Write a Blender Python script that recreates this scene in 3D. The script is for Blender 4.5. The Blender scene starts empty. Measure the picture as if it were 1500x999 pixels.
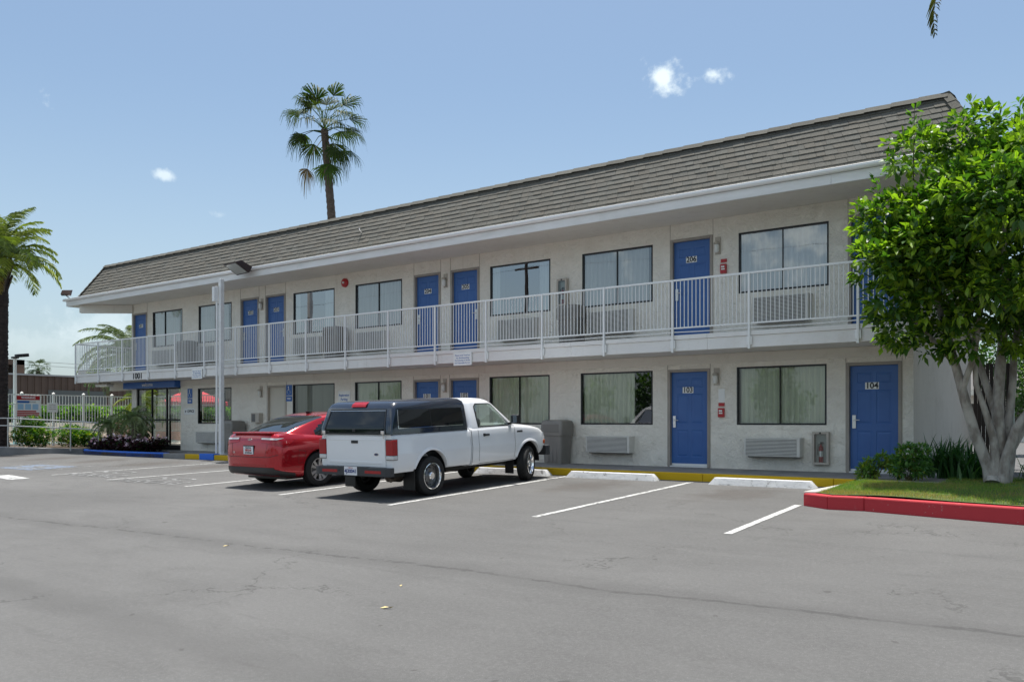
import bpy, bmesh, math, random
import numpy as np
from mathutils import Vector, Matrix, noise
from mathutils.bvhtree import BVHTree
random.seed(7); R = random.random
def U(a, b): return a + (b - a) * random.random()
sc = bpy.context.scene
COL = sc.collection
rad = math.radians
WL = {}                      # base point of every object while it is being built

# ---------------------------------------------------------------- helpers
def tag(o, label=None, cat=None, group=None, kind=None):
    if label: o['label'] = label
    if cat: o['category'] = cat
    if group: o['group'] = group
    if kind: o['kind'] = kind
    return o

def empty(name, loc, label, cat, group=None):
    o = bpy.data.objects.new(name, None); COL.objects.link(o)
    o.location = loc; o.empty_display_size = .2
    WL[o.name] = Vector(loc)
    return tag(o, label, cat, group)

def place(name, me, parent=None, origin=None):
    """link a mesh (vertices in world space) with its origin at its base"""
    if origin is None:
        if len(me.vertices):
            co = np.empty(len(me.vertices) * 3); me.vertices.foreach_get('co', co); co = co.reshape(-1, 3)
            mn, mx = co.min(0), co.max(0)
            origin = Vector(((mn[0] + mx[0]) / 2, (mn[1] + mx[1]) / 2, mn[2]))
        else: origin = Vector((0, 0, 0))
    origin = Vector(origin)
    me.transform(Matrix.Translation(-origin))
    o = bpy.data.objects.new(name, me); COL.objects.link(o)
    WL[o.name] = origin
    if parent is not None:
        o.parent = parent; o.location = origin - WL[parent.name]
    else: o.location = origin
    return o

def inst(src, parent, base):
    """another object on the same mesh, its base at a world point"""
    o = src.copy(); COL.objects.link(o); WL[o.name] = Vector(base)
    o.parent = parent
    o.location = Vector(base) - (WL[parent.name] if parent is not None else Vector((0, 0, 0)))
    return o

def kids(o): return [c for c in bpy.data.objects if c.parent == o]
def copy_tree(o, parent=None):
    ch = kids(o)
    c = o.copy(); COL.objects.link(c); c.parent = parent
    for k in ch: copy_tree(k, c)
    return c

class MB:
    def __init__(s): s.v = []; s.f = []; s.m = []; s.col = None
    def add(s, vs, fs, m=0):
        b = len(s.v); s.v += [tuple(v) for v in vs]
        for f in fs: s.f.append(tuple(b + i for i in f)); s.m.append(m)
        return s
    def box(s, x0, x1, y0, y1, z0, z1, m=0):
        return s.add([(x0,y0,z0),(x1,y0,z0),(x1,y1,z0),(x0,y1,z0),(x0,y0,z1),(x1,y0,z1),(x1,y1,z1),(x0,y1,z1)],
                     [(0,3,2,1),(4,5,6,7),(0,1,5,4),(1,2,6,5),(2,3,7,6),(3,0,4,7)], m)
    def obox(s, M, sx, sy, sz, m=0):
        p = [M @ Vector((a*sx/2, b*sy/2, c*sz/2)) for c in (-1,1) for a, b in ((-1,-1),(1,-1),(1,1),(-1,1))]
        return s.add(p, [(0,3,2,1),(4,5,6,7),(0,1,5,4),(1,2,6,5),(2,3,7,6),(3,0,4,7)], m)
    def quad(s, a, b, c, d, m=0): return s.add([a,b,c,d], [(0,1,2,3)], m)
    def tube(s, pts, rs, n=10, m=0, cap=True):
        pts = [Vector(p) for p in pts]
        if not isinstance(rs, (list, tuple)): rs = [rs] * len(pts)
        rings = []; up = None
        for i, p in enumerate(pts):
            d = (pts[min(i+1, len(pts)-1)] - pts[max(i-1, 0)]).normalized()
            if up is None: up = Vector((0,0,1)) if abs(d.z) < .9 else Vector((1,0,0))
            a = d.cross(up)
            if a.length < 1e-4: a = d.cross(Vector((0,1,0)))
            a.normalize(); b = a.cross(d).normalized(); up = b
            rings.append([p + (a*math.cos(2*math.pi*k/n) + b*math.sin(2*math.pi*k/n))*rs[i] for k in range(n)])
        vs = [v for r in rings for v in r]; fs = []
        for i in range(len(pts)-1):
            for k in range(n):
                fs.append((i*n+k, (i+1)*n+k, (i+1)*n+(k+1)%n, i*n+(k+1)%n))
        if cap: fs.append(tuple(range(n))); fs.append(tuple((len(pts)-1)*n + k for k in reversed(range(n))))
        return s.add(vs, fs, m)
    def bar(s, a, b, w, h=None, m=0):
        """square bar from a to b"""
        a, b = Vector(a), Vector(b); h = h or w
        d = (b-a); L = d.length; d.normalize()
        up = Vector((0,0,1)) if abs(d.z) < .95 else Vector((0,1,0))
        x = d.cross(up).normalized(); z = x.cross(d)
        M = Matrix(((x.x,d.x,z.x,(a.x+b.x)/2),(x.y,d.y,z.y,(a.y+b.y)/2),(x.z,d.z,z.z,(a.z+b.z)/2),(0,0,0,1)))
        return s.obox(M, w, L, h, m)
    def lathe(s, prof, c, axis='z', n=24, m=0, ms=None):
        """prof: list of (radius, height)"""
        c = Vector(c); vs = []
        for r, h in prof:
            for k in range(n):
                a = 2*math.pi*k/n; u, v = r*math.cos(a), r*math.sin(a)
                vs.append(c + (Vector((u,v,h)) if axis == 'z' else Vector((h,u,v)) if axis == 'x' else Vector((u,h,v))))
        b = len(s.v); s.v += [tuple(v) for v in vs]
        for i in range(len(prof)-1):
            for k in range(n):
                s.f.append((b+i*n+k, b+i*n+(k+1)%n, b+(i+1)*n+(k+1)%n, b+(i+1)*n+k)); s.m.append(ms[i] if ms else m)
        return s
    def prism(s, poly, f0, f1, m=0):
        """poly: 2D outline; f0, f1 map a 2D point to the two faces"""
        n = len(poly); vs = [f0(p) for p in poly] + [f1(p) for p in poly]
        fs = [tuple(range(n)), tuple(reversed(range(n, 2*n)))] + [(i, i+n, (i+1)%n+n, (i+1)%n) for i in range(n)]
        return s.add(vs, fs, m)
    def mesh(s, name, mats, smooth=None, merge=0, recalc=True):
        me = bpy.data.meshes.new(name); me.from_pydata(s.v, [], s.f)
        for mt in (mats if isinstance(mats, (list, tuple)) else [mats]): me.materials.append(mt)
        me.polygons.foreach_set('material_index', s.m)
        if s.col is not None:
            ca = me.color_attributes.new('tint', 'FLOAT_COLOR', 'POINT')
            ca.data.foreach_set('color', np.array(s.col, dtype=np.float32).ravel())
        if merge or recalc:
            bm = bmesh.new(); bm.from_mesh(me)
            if merge: bmesh.ops.remove_doubles(bm, verts=bm.verts, dist=merge)
            if recalc: bmesh.ops.recalc_face_normals(bm, faces=bm.faces)
            bm.to_mesh(me); bm.free()
        me.update()
        if smooth is not None:
            me.polygons.foreach_set('use_smooth', [True]*len(me.polygons)); me.set_sharp_from_angle(angle=rad(smooth))
        return me
    def build(s, name, mats, parent=None, origin=None, smooth=None, merge=0, recalc=True, bevel=0):
        o = place(name, s.mesh(name, mats, smooth, merge, recalc), parent, origin)
        if bevel:
            b = o.modifiers.new('bevel', 'BEVEL'); b.width = bevel; b.segments = 2; b.limit_method = 'ANGLE'; b.angle_limit = rad(40)
            b.harden_normals = False
        return o

def fast_mesh(name, V, F, mats, tint=None, smooth=False):
    """numpy arrays: V (n,3), F (m,k)"""
    V = np.asarray(V, dtype=np.float32); F = np.asarray(F, dtype=np.int32); k = F.shape[1]
    me = bpy.data.meshes.new(name)
    me.vertices.add(len(V)); me.vertices.foreach_set('co', V.ravel())
    me.loops.add(F.size); me.loops.foreach_set('vertex_index', F.ravel())
    me.polygons.add(len(F)); me.polygons.foreach_set('loop_start', np.arange(0, F.size, k, dtype=np.int32))
    me.update(calc_edges=True)
    for mt in (mats if isinstance(mats, (list, tuple)) else [mats]): me.materials.append(mt)
    if tint is not None:
        ca = me.color_attributes.new('tint', 'FLOAT_COLOR', 'POINT')
        c = np.ones((len(V), 4), dtype=np.float32); c[:, :3] = np.asarray(tint)[:, None] if np.ndim(tint) == 1 else tint
        ca.data.foreach_set('color', c.ravel())
    if smooth: me.polygons.foreach_set('use_smooth', [True]*len(F))
    return me

def eval_mesh(o):
    dg = bpy.context.evaluated_depsgraph_get(); dg.update()
    return bpy.data.meshes.new_from_object(o.evaluated_get(dg))

def boolean(me, cutters, name='cut'):
    """difference of a mesh with a list of meshes (all in the same space)"""
    o = bpy.data.objects.new('tmp', me); COL.objects.link(o); tmp = []
    for c in cutters:
        co = bpy.data.objects.new('tmpc', c); COL.objects.link(co); tmp.append(co)
        md = o.modifiers.new('b', 'BOOLEAN'); md.operation = 'DIFFERENCE'; md.object = co; md.solver = 'EXACT'
    out = eval_mesh(o)
    for t in tmp + [o]: bpy.data.objects.remove(t)
    out.name = name
    return out

def text_mesh(txt, size, mat, M, depth=.002, align='CENTER', spacing=1.0, bold=0.0, lines=1.0):
    cu = bpy.data.curves.new('t', 'FONT'); cu.body = txt; cu.size = size; cu.align_x = align; cu.align_y = 'CENTER'
    cu.extrude = depth; cu.space_character = spacing; cu.offset = bold; cu.space_line = lines; cu.resolution_u = 4
    o = bpy.data.objects.new('t', cu); COL.objects.link(o)
    me = eval_mesh(o); bpy.data.objects.remove(o)
    me.materials.clear(); me.materials.append(mat); me.transform(M)
    return me

def join_meshes(name, meshes):
    """meshes with their own materials into one"""
    bm = bmesh.new(); mats = []
    for me in meshes:
        idx = []
        for mt in me.materials:
            if mt not in mats: mats.append(mt)
            idx.append(mats.index(mt))
        n0 = len(bm.faces); bm.from_mesh(me); bm.faces.ensure_lookup_table()
        for f in bm.faces[n0:]: f.material_index = idx[min(f.material_index, len(idx)-1)] if idx else 0
    out = bpy.data.meshes.new(name); bm.to_mesh(out); bm.free()
    for mt in mats: out.materials.append(mt)
    return out

# text standing on a wall that faces -Y: x to the right, z up
def wall_M(x, y, z): return Matrix(((1,0,0,x),(0,0,-1,y),(0,1,0,z),(0,0,0,1)))

# ---------------------------------------------------------------- materials
MT = {}
def mat(name, color=(.5,.5,.5), rough=.6, metal=0., spec=.5, coat=0., **kw):
    m = bpy.data.materials.new(name); m.use_nodes = True
    b = m.node_tree.nodes['Principled BSDF']
    b.inputs['Base Color'].default_value = (*color, 1); b.inputs['Roughness'].default_value = rough
    b.inputs['Metallic'].default_value = metal; b.inputs['Specular IOR Level'].default_value = spec
    b.inputs['Coat Weight'].default_value = coat; b.inputs['Coat Roughness'].default_value = .04
    for k, v in kw.items(): b.inputs[k].default_value = v
    MT[name] = m
    return m
def NT(m): return m.node_tree.nodes, m.node_tree.links, m.node_tree.nodes['Principled BSDF']
def node(m, t, **kw):
    n = m.node_tree.nodes.new(t)
    for k, v in kw.items():
        if k.startswith('i_'):
            n.inputs[k[2:].replace('_', ' ')].default_value = v
        else: setattr(n, k, v)
    return n
def noise_n(m, scale, detail=4, rough=.55, vec=None, dist=0.):
    n = node(m, 'ShaderNodeTexNoise'); n.inputs['Scale'].default_value = scale; n.inputs['Detail'].default_value = detail
    n.inputs['Roughness'].default_value = rough; n.inputs['Distortion'].default_value = dist
    if vec is not None: m.node_tree.links.new(vec, n.inputs['Vector'])
    return n
def pos(m):
    g = node(m, 'ShaderNodeNewGeometry'); return g.outputs['Position']
def mapping(m, vec, scale=(1,1,1), loc=(0,0,0), rot=(0,0,0)):
    n = node(m, 'ShaderNodeMapping'); m.node_tree.links.new(vec, n.inputs['Vector'])
    n.inputs['Scale'].default_value = scale; n.inputs['Location'].default_value = loc; n.inputs['Rotation'].default_value = rot
    return n.outputs['Vector']
def ramp(m, fac, stops):
    r = node(m, 'ShaderNodeValToRGB'); m.node_tree.links.new(fac, r.inputs['Fac'])
    e = r.color_ramp.elements
    while len(e) > 1: e.remove(e[0])
    e[0].position = stops[0][0]; e[0].color = (*stops[0][1], 1) if len(stops[0][1]) == 3 else stops[0][1]
    for p, c in stops[1:]:
        q = e.new(p); q.color = (*c, 1)
    return r.outputs['Color']
def mixc(m, fac, a, b, mode='MIX'):
    n = node(m, 'ShaderNodeMix', data_type='RGBA', blend_type=mode)
    L = m.node_tree.links
    for sock, v in ((n.inputs[0], fac), (n.inputs[6], a), (n.inputs[7], b)):
        if hasattr(v, 'is_linked'): L.new(v, sock)
        elif isinstance(v, (tuple, list)): sock.default_value = (*v, 1) if len(v) == 3 else v
        else: sock.default_value = v
    return n.outputs[2]
def mathn(m, op, a, b=None, clamp=False):
    n = node(m, 'ShaderNodeMath', operation=op, use_clamp=clamp); L = m.node_tree.links
    for i, v in enumerate((a, b)):
        if v is None: continue
        if hasattr(v, 'is_linked'): L.new(v, n.inputs[i])
        else: n.inputs[i].default_value = v
    return n.outputs[0]
def maprange(m, v, a, b, c=0., d=1., smooth=True):
    n = node(m, 'ShaderNodeMapRange'); n.interpolation_type = 'SMOOTHSTEP' if smooth else 'LINEAR'
    m.node_tree.links.new(v, n.inputs['Value'])
    for k, x in zip(('From Min','From Max','To Min','To Max'), (a,b,c,d)): n.inputs[k].default_value = x
    return n.outputs['Result']
def bump(m, h, dist=.01, strength=1.):
    n = node(m, 'ShaderNodeBump'); n.inputs['Distance'].default_value = dist; n.inputs['Strength'].default_value = strength
    m.node_tree.links.new(h, n.inputs['Height']); return n
def mottled(name, c1, c2, scale=6., rough=.7, bs=60., bd=.004, spec=.4, detail=6, lo=.35, hi=.65, vscale=(1,1,1), **kw):
    m = mat(name, c1, rough, spec=spec, **kw); N, L, B = NT(m)
    v = mapping(m, pos(m), vscale)
    n = noise_n(m, scale, detail, vec=v)
    L.new(ramp(m, n.outputs['Fac'], [(lo, c1), (hi, c2)]), B.inputs['Base Color'])
    if bd:
        b = bump(m, noise_n(m, bs, 4, vec=v).outputs['Fac'], bd); L.new(b.outputs['Normal'], B.inputs['Normal'])
    return m
# ---- the materials of this place
def make_stucco(name, c1, c2, bd=.012, sc_=7.):
    m = mat(name, c1, .85, spec=.25); N, L, B = NT(m); p = pos(m)
    n1 = noise_n(m, sc_*.6, 7, .68, p, .15); n2 = noise_n(m, 30, 4, .65, p); n3 = noise_n(m, .7, 3, .5, p)
    streak = noise_n(m, 1.0, 4, .6, mapping(m, p, (5, 5, .35)))
    base = ramp(m, n3.outputs['Fac'], [(.3, c1), (.7, c2)])
    base = mixc(m, maprange(m, n1.outputs['Fac'], .53, .68, 0, .22), base, (c1[0]*.74, c1[1]*.71, c1[2]*.67))
    base = mixc(m, maprange(m, noise_n(m, 3.2, 5, .65, p, .5).outputs['Fac'], .5, .75, 0, .22), base, (c1[0]*.76, c1[1]*.73, c1[2]*.68))
    base = mixc(m, maprange(m, streak.outputs['Fac'], .55, .8, 0, .3), base, (c1[0]*.7, c1[1]*.68, c1[2]*.65))
    L.new(base, B.inputs['Base Color'])
    patch = maprange(m, n1.outputs['Fac'], .36, .66)
    h = mathn(m, 'ADD', mathn(m, 'MULTIPLY', patch, .7), mathn(m, 'MULTIPLY', n2.outputs['Fac'], .45))
    L.new(bump(m, h, bd).outputs['Normal'], B.inputs['Normal'])
    return m
STUCCO = make_stucco('stucco', (.87,.825,.74), (.89,.85,.775), .030)
ENDSTUCCO = make_stucco('shaded_end_stucco', (.53,.475,.40), (.59,.53,.45), .006, 3.)  # darker copy of the wall stucco; overhang shade is put into its colour
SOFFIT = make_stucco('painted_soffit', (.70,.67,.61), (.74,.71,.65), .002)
FASCIA = mottled('white_fascia_paint', (.80,.80,.80), (.72,.72,.71), 3, .5, 40, .001, vscale=(.6,2,3))
SLABEDGE = make_stucco('slab_edge_stucco', (.80,.79,.77), (.74,.72,.70), .004)
RAIL = mat('white_rail_paint', (.82,.82,.81), .4)
BEIGE = mottled('beige_trim', (.50,.45,.39), (.44,.40,.35), 3, .6, 60, .001)
TAN = mottled('door_frame_tan', (.36,.32,.28), (.30,.27,.24), 3, .5, 60, .0005)
BLUE = mottled('blue_door_paint', (.042,.132,.385), (.036,.115,.345), 2.2, .42, 90, .0006, .5)
BLUESIGN = mat('blue_sign_enamel', (.02,.12,.42), .35)
BLUEKERB = mottled('blue_kerb_paint', (.02,.13,.62), (.03,.16,.66), 5, .55, 60, .003)
BRONZE = mat('dark_bronze_frame', (.02,.02,.022), .4, metal=.3)
STEEL = mat('brushed_steel', (.6,.6,.6), .3, metal=1.)
CHROME = mat('chrome', (.85,.85,.86), .08, metal=1.)
WHITEP = mat('white_plastic', (.82,.82,.80), .4)
FROST = mat('frosted_globe', (.75,.75,.72), .25)
BLACK = mat('black_plastic', (.012,.012,.013), .45)
DARKTEXT = mat('black_lettering', (.015,.015,.02), .5)
REDP = mat('red_alarm_plastic', (.42,.015,.02), .35)
GREYBIN = mottled('grey_brown_bin_plastic', (.22,.205,.185), (.25,.232,.21), 4, .45, 200, .0006)
ACMETAL = mottled('air_conditioner_grille', (.70,.68,.63), (.62,.60,.56), 4, .5, 80, .0004)
ACDARK = mat('grille_shadow_gap', (.16,.155,.15), .8)
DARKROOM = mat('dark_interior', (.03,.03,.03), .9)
def make_curtain(name, c):
    m = mat(name, c, .9, spec=.1); N, L, B = NT(m)
    n = noise_n(m, 2, 3, vec=mapping(m, pos(m), (14, 1, .5)))
    L.new(ramp(m, n.outputs['Fac'], [(.3, tuple(x*.88 for x in c)), (.7, c)]), B.inputs['Base Color'])
    return m
CURTAIN = make_curtain('cream_curtain', (.88,.88,.76))
CURTAINUP = make_curtain('pale_curtain', (.92,.93,.91))
def make_glass(name, tint, base, rough=0.0):
    m = bpy.data.materials.new(name); m.use_nodes = True; N = m.node_tree.nodes; L = m.node_tree.links
    N.clear(); out = N.new('ShaderNodeOutputMaterial'); mx = N.new('ShaderNodeMixShader')
    t = N.new('ShaderNodeBsdfTransparent'); t.inputs['Color'].default_value = (*tint, 1)
    g = N.new('ShaderNodeBsdfGlossy'); g.inputs['Roughness'].default_value = rough
    f = N.new('ShaderNodeFresnel'); f.inputs['IOR'].default_value = 1.52
    a = N.new('ShaderNodeMath'); a.operation = 'MULTIPLY_ADD'; a.inputs[1].default_value = 1.6; a.inputs[2].default_value = base; a.use_clamp = True
    L.new(f.outputs[0], a.inputs[0]); L.new(a.outputs[0], mx.inputs[0]); L.new(t.outputs[0], mx.inputs[1]); L.new(g.outputs[0], mx.inputs[2])
    # slight waviness of the pane
    p = N.new('ShaderNodeNewGeometry'); n = N.new('ShaderNodeTexNoise'); n.inputs['Scale'].default_value = 1.3; n.inputs['Detail'].default_value = 1
    b = N.new('ShaderNodeBump'); b.inputs['Distance'].default_value = .0007; L.new(p.outputs['Position'], n.inputs['Vector'])
    L.new(n.outputs['Fac'], b.inputs['Height']); L.new(b.outputs['Normal'], g.inputs['Normal'])
    L.new(mx.outputs[0], out.inputs['Surface']); MT[name] = m
    return m
GLASS = make_glass('window_glass', (.90,.95,.89), .04)
GLASSUP = make_glass('upper_window_glass', (.95,.97,.97), .17)
GLASSOPEN = make_glass('sky_mirroring_glass', (.85,.9,.9), .36)
GLASSCLEAR = make_glass('clear_glass', (.88,.92,.90), .02)
CARGLASS = mat('tinted_car_glass', (.012,.016,.016), .02, spec=.8)
CAPGLASS = mat('smoked_shell_glass', (.010,.012,.014), .03, spec=.6)

def make_asphalt():
    m = mat('worn_asphalt', (.2,.2,.195), .88, spec=.25); N, L, B = NT(m); p = pos(m)
    big = noise_n(m, .16, 4, .6, p, .6); mid = noise_n(m, .9, 5, .6, mapping(m, p, (1, 1.9, 1)), .4); fine = noise_n(m, 30, 5, .7, p)
    grit = noise_n(m, 170, 2, .7, p)
    drag = noise_n(m, .8, 5, .62, mapping(m, p, (.30, 2.4, 1), rot=(0,0,.12)), .5)
    c = ramp(m, big.outputs['Fac'], [(.30, (.098,.0965,.094)), (.70, (.137,.135,.131))])
    c = mixc(m, maprange(m, mid.outputs['Fac'], .40, .70, 0, .48), c, (.090,.0885,.086))
    c = mixc(m, maprange(m, drag.outputs['Fac'], .52, .74, 0, .50), c, (.090,.088,.086))
    c = mixc(m, maprange(m, fine.outputs['Fac'], .42, .66, 0, .24), c, (.19,.187,.182))
    c = mixc(m, maprange(m, grit.outputs['Fac'], .54, .70, 0, .42), c, (.10,.10,.10))
    c = mixc(m, maprange(m, grit.outputs['Fac'], .28, .40, .55, 0), c, (.36,.35,.335))
    sep = node(m, 'ShaderNodeSeparateXYZ'); L.new(p, sep.inputs[0]); X, Y = sep.outputs[0], sep.outputs[1]
    wob = noise_n(m, .5, 3, .5, p); jag = noise_n(m, 7, 4, .7, p)
    # long filled seam across the lot: y = 6.42 + .035 x
    d = mathn(m, 'SUBTRACT', Y, mathn(m, 'ADD', mathn(m, 'MULTIPLY', X, .042), 6.68))
    d = mathn(m, 'ADD', d, mathn(m, 'MULTIPLY', mathn(m, 'SUBTRACT', wob.outputs['Fac'], .5), .5))
    d = mathn(m, 'ADD', d, mathn(m, 'MULTIPLY', mathn(m, 'SUBTRACT', jag.outputs['Fac'], .5), .15))
    ad = mathn(m, 'ABSOLUTE', d)
    gate = maprange(m, noise_n(m, 5.5, 3, .6, p).outputs['Fac'], .44, .54)
    gs = mathn(m, 'MAXIMUM', gate, mathn(m, 'MULTIPLY', maprange(m, X, -7.5, -3.5), .55))
    c = mixc(m, mathn(m, 'MULTIPLY', maprange(m, ad, .012, .055, .70, 0), gs), c, (.052,.050,.048))
    c = mixc(m, maprange(m, ad, .05, .42, .35, 0), c, (.085,.083,.081))
    # dark sweep of tyre rubber, nearer
    d2 = mathn(m, 'SUBTRACT', Y, mathn(m, 'ADD', mathn(m, 'MULTIPLY', X, -.03), 3.42))
    d2 = mathn(m, 'ADD', d2, mathn(m, 'MULTIPLY', mathn(m, 'SUBTRACT', wob.outputs['Fac'], .5), .5))
    c = mixc(m, maprange(m, mathn(m, 'ABSOLUTE', d2), 0, .42, .34, 0), c, (.085,.083,.081))
    # edge of the overlay in front of the stalls
    d3 = mathn(m, 'SUBTRACT', Y, mathn(m, 'ADD', mathn(m, 'MULTIPLY', X, -.03), 9.55))
    d3 = mathn(m, 'ADD', d3, mathn(m, 'MULTIPLY', mathn(m, 'SUBTRACT', jag.outputs['Fac'], .5), .16))
    c = mixc(m, mathn(m, 'MULTIPLY', maprange(m, mathn(m, 'ABSOLUTE', d3), .015, .07, .38, 0), gate), c, (.09,.09,.088))
    # oil where engines stand, in every stall
    st = mathn(m, 'SUBTRACT', mathn(m, 'MODULO', mathn(m, 'ADD', X, 101.41), 2.86), 1.43)   # 0 in the middle of a stall
    dy = mathn(m, 'MULTIPLY', mathn(m, 'SUBTRACT', Y, 13.6), .62)
    rr = mathn(m, 'SQRT', mathn(m, 'ADD', mathn(m, 'MULTIPLY', st, st), mathn(m, 'MULTIPLY', dy, dy)))
    rr = mathn(m, 'ADD', rr, mathn(m, 'MULTIPLY', mathn(m, 'SUBTRACT', noise_n(m, 2.2, 5, .65, p).outputs['Fac'], .5), 1.5))
    c = mixc(m, maprange(m, rr, .15, .95, .55, 0), c, (.072,.062,.055))
    # drips and scuffs
    sp_ = noise_n(m, 5.5, 2, .5, p); c = mixc(m, maprange(m, sp_.outputs['Fac'], .735, .76, 0, .55), c, (.06,.058,.055))
    ty = noise_n(m, 1.0, 3, .5, mapping(m, p, (1.1, 9, 1), rot=(0,0,-.5))); c = mixc(m, maprange(m, ty.outputs['Fac'], .66, .78, 0, .30), c, (.08,.078,.075))
    # hair cracks
    vo = node(m, 'ShaderNodeTexVoronoi', feature='DISTANCE_TO_EDGE'); vo.inputs['Scale'].default_value = .42
    wv = node(m, 'ShaderNodeVectorMath', operation='ADD'); L.new(p, wv.inputs[0])
    nv = noise_n(m, 1.4, 4, .7, p); sv = node(m, 'ShaderNodeVectorMath', operation='SCALE'); L.new(nv.outputs['Color'], sv.inputs[0]); sv.inputs['Scale'].default_value = 1.4
    L.new(sv.outputs[0], wv.inputs[1]); L.new(wv.outputs[0], vo.inputs['Vector'])
    cg = maprange(m, noise_n(m, .35, 2, .5, p).outputs['Fac'], .50, .58)
    c = mixc(m, mathn(m, 'MULTIPLY', maprange(m, vo.outputs['Distance'], .003, .011, .55, 0), cg), c, (.05,.049,.047))
    L.new(c, B.inputs['Base Color'])
    h = mathn(m, 'ADD', mathn(m, 'MULTIPLY', fine.outputs['Fac'], .6), mathn(m, 'MULTIPLY', grit.outputs['Fac'], .8))
    L.new(bump(m, h, .006).outputs['Normal'], B.inputs['Normal'])
    return m
ASPHALT = make_asphalt()
def make_paint(name, col, wear=.5, under=(.12,.12,.118)):
    m = mat(name, col, .7, spec=.3); N, L, B = NT(m); p = pos(m)
    n = noise_n(m, 16, 6, .75, p); n2 = noise_n(m, 2.0, 3, .6, p)
    w = mathn(m, 'ADD', n.outputs['Fac'], mathn(m, 'MULTIPLY', n2.outputs['Fac'], .35))
    L.new(mixc(m, maprange(m, w, .98 - wear*.35, 1.08 - wear*.35, 0, .9), col, under), B.inputs['Base Color'])
    L.new(bump(m, n.outputs['Fac'], .002).outputs['Normal'], B.inputs['Normal'])
    return m
LINE = make_paint('white_line_paint', (.50,.50,.485), .85)
FADED = make_paint('faded_white_paint', (.62,.62,.61), 1.35)
FADEDBLUE = make_paint('faded_blue_paint', (.17,.24,.36), 1.15)
YELLOW = make_paint('yellow_kerb_paint', (.60,.38,.01), .35, (.3,.27,.2))
RED = make_paint('red_kerb_paint', (.46,.038,.048), .50, (.40,.27,.25))
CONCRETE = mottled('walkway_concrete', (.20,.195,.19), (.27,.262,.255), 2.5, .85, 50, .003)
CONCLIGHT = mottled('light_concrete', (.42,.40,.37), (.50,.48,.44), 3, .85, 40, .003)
def make_stop():
    m = mat('white_wheel_stop_paint', (.66,.66,.66), .7, spec=.3); N, L, B = NT(m); p = pos(m)
    n = noise_n(m, 9, 6, .75, mapping(m, p, (1, 1, 1))); L.new(ramp(m, n.outputs['Fac'], [(.34, (.22,.21,.20)), (.43, (.56,.56,.56)), (1, (.68,.68,.68))]), B.inputs['Base Color'])
    L.new(bump(m, n.outputs['Fac'], .012).outputs['Normal'], B.inputs['Normal']); return m
STOPP = make_stop()
def tinted(name, rough=.85, spec=.3, bs=90, bd=.003, var=None):
    """colour from the mesh's own 'tint' attribute with fine noise"""
    m = mat(name, (.5,.5,.5), rough, spec=spec); N, L, B = NT(m)
    a = node(m, 'ShaderNodeAttribute', attribute_name='tint'); n = noise_n(m, bs, 4, .6, pos(m))
    c = mixc(m, maprange(m, n.outputs['Fac'], .3, .7, 0, .35), a.outputs['Color'], (0,0,0)) if var is None else a.outputs['Color']
    L.new(c, B.inputs['Base Color'])
    if bd: L.new(bump(m, n.outputs['Fac'], bd).outputs['Normal'], B.inputs['Normal'])
    return m
SHINGLE = tinted('grey_roof_shingle', .95, .15, 60, .004)
def leaf_mat(name, rough=.42, trans=.32, spec=.45):
    m = bpy.data.materials.new(name); m.use_nodes = True; N = m.node_tree.nodes; L = m.node_tree.links
    b = N['Principled BSDF']; b.inputs['Roughness'].default_value = rough; b.inputs['Specular IOR Level'].default_value = spec
    a = N.new('ShaderNodeAttribute'); a.attribute_name = 'tint'
    t = N.new('ShaderNodeBsdfTranslucent'); mx = N.new('ShaderNodeMixShader'); mx.inputs[0].default_value = trans
    hs = N.new('ShaderNodeMix'); hs.data_type = 'RGBA'; hs.blend_type = 'MULTIPLY'; hs.inputs[0].default_value = 1.
    hs.inputs[7].default_value = (1.7, 2.0, .6, 1)
    L.new(a.outputs['Color'], b.inputs['Base Color']); L.new(a.outputs['Color'], hs.inputs[6]); L.new(hs.outputs[2], t.inputs['Color'])
    L.new(b.outputs[0], mx.inputs[1]); L.new(t.outputs[0], mx.inputs[2]); L.new(mx.outputs[0], N['Material Output'].inputs['Surface'])
    return m
LEAF = leaf_mat('glossy_leaf'); FROND = leaf_mat('palm_frond', .6, .22, .2); GRASSM = leaf_mat('grass_blade', .6, .35)
BARKW = mottled('pale_bark', (.24,.205,.18), (.48,.44,.40), 7, .85, 30, .012, lo=.38, hi=.6, vscale=(1,1,.5))
BARKP = mottled('palm_trunk_bark', (.085,.065,.05), (.16,.12,.095), 5, .95, 20, .03, vscale=(1,1,4))
BARKD = mottled('dark_palm_bark', (.03,.022,.02), (.055,.04,.035), 5, .95, 20, .03, vscale=(1,1,3))
SOIL = mottled('planting_soil', (.07,.05,.035), (.12,.09,.06), 8, .95, 60, .02)
TURF = mottled('turf_soil', (.07,.12,.03), (.17,.15,.06), 1.6, .95, 80, .02, lo=.4, hi=.75)
PETAL = tinted('flower_petals', .6, .3, 50, 0, 1)
REDCAR = mat('metallic_red_paint', (.46,.006,.016), .24, metal=.5, coat=1.)
WHITECAR = mottled('white_truck_paint', (.84,.845,.86), (.80,.81,.83), 1.2, .25, 300, 0, .5, coat=.8)
NAVY = mottled('navy_shell_paint', (.012,.018,.032), (.016,.023,.038), 2, .16, 300, 0, .5, coat=1.)
RUBBER = mottled('tyre_rubber', (.013,.013,.013), (.02,.02,.02), 8, .8, 60, .002)
ALLOY = mat('alloy_wheel', (.62,.62,.63), .28, metal=.9)
TLRED = mat('red_lamp_lens', (.34,.004,.008), .18, coat=.35)
TLCLEAR = mat('clear_lamp_lens', (.62,.62,.62), .1, coat=1.)
UPHOL = mat('seat_fabric', (.045,.043,.042), .9)
PLATE = mat('plate_white', (.75,.75,.78), .4)
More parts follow.
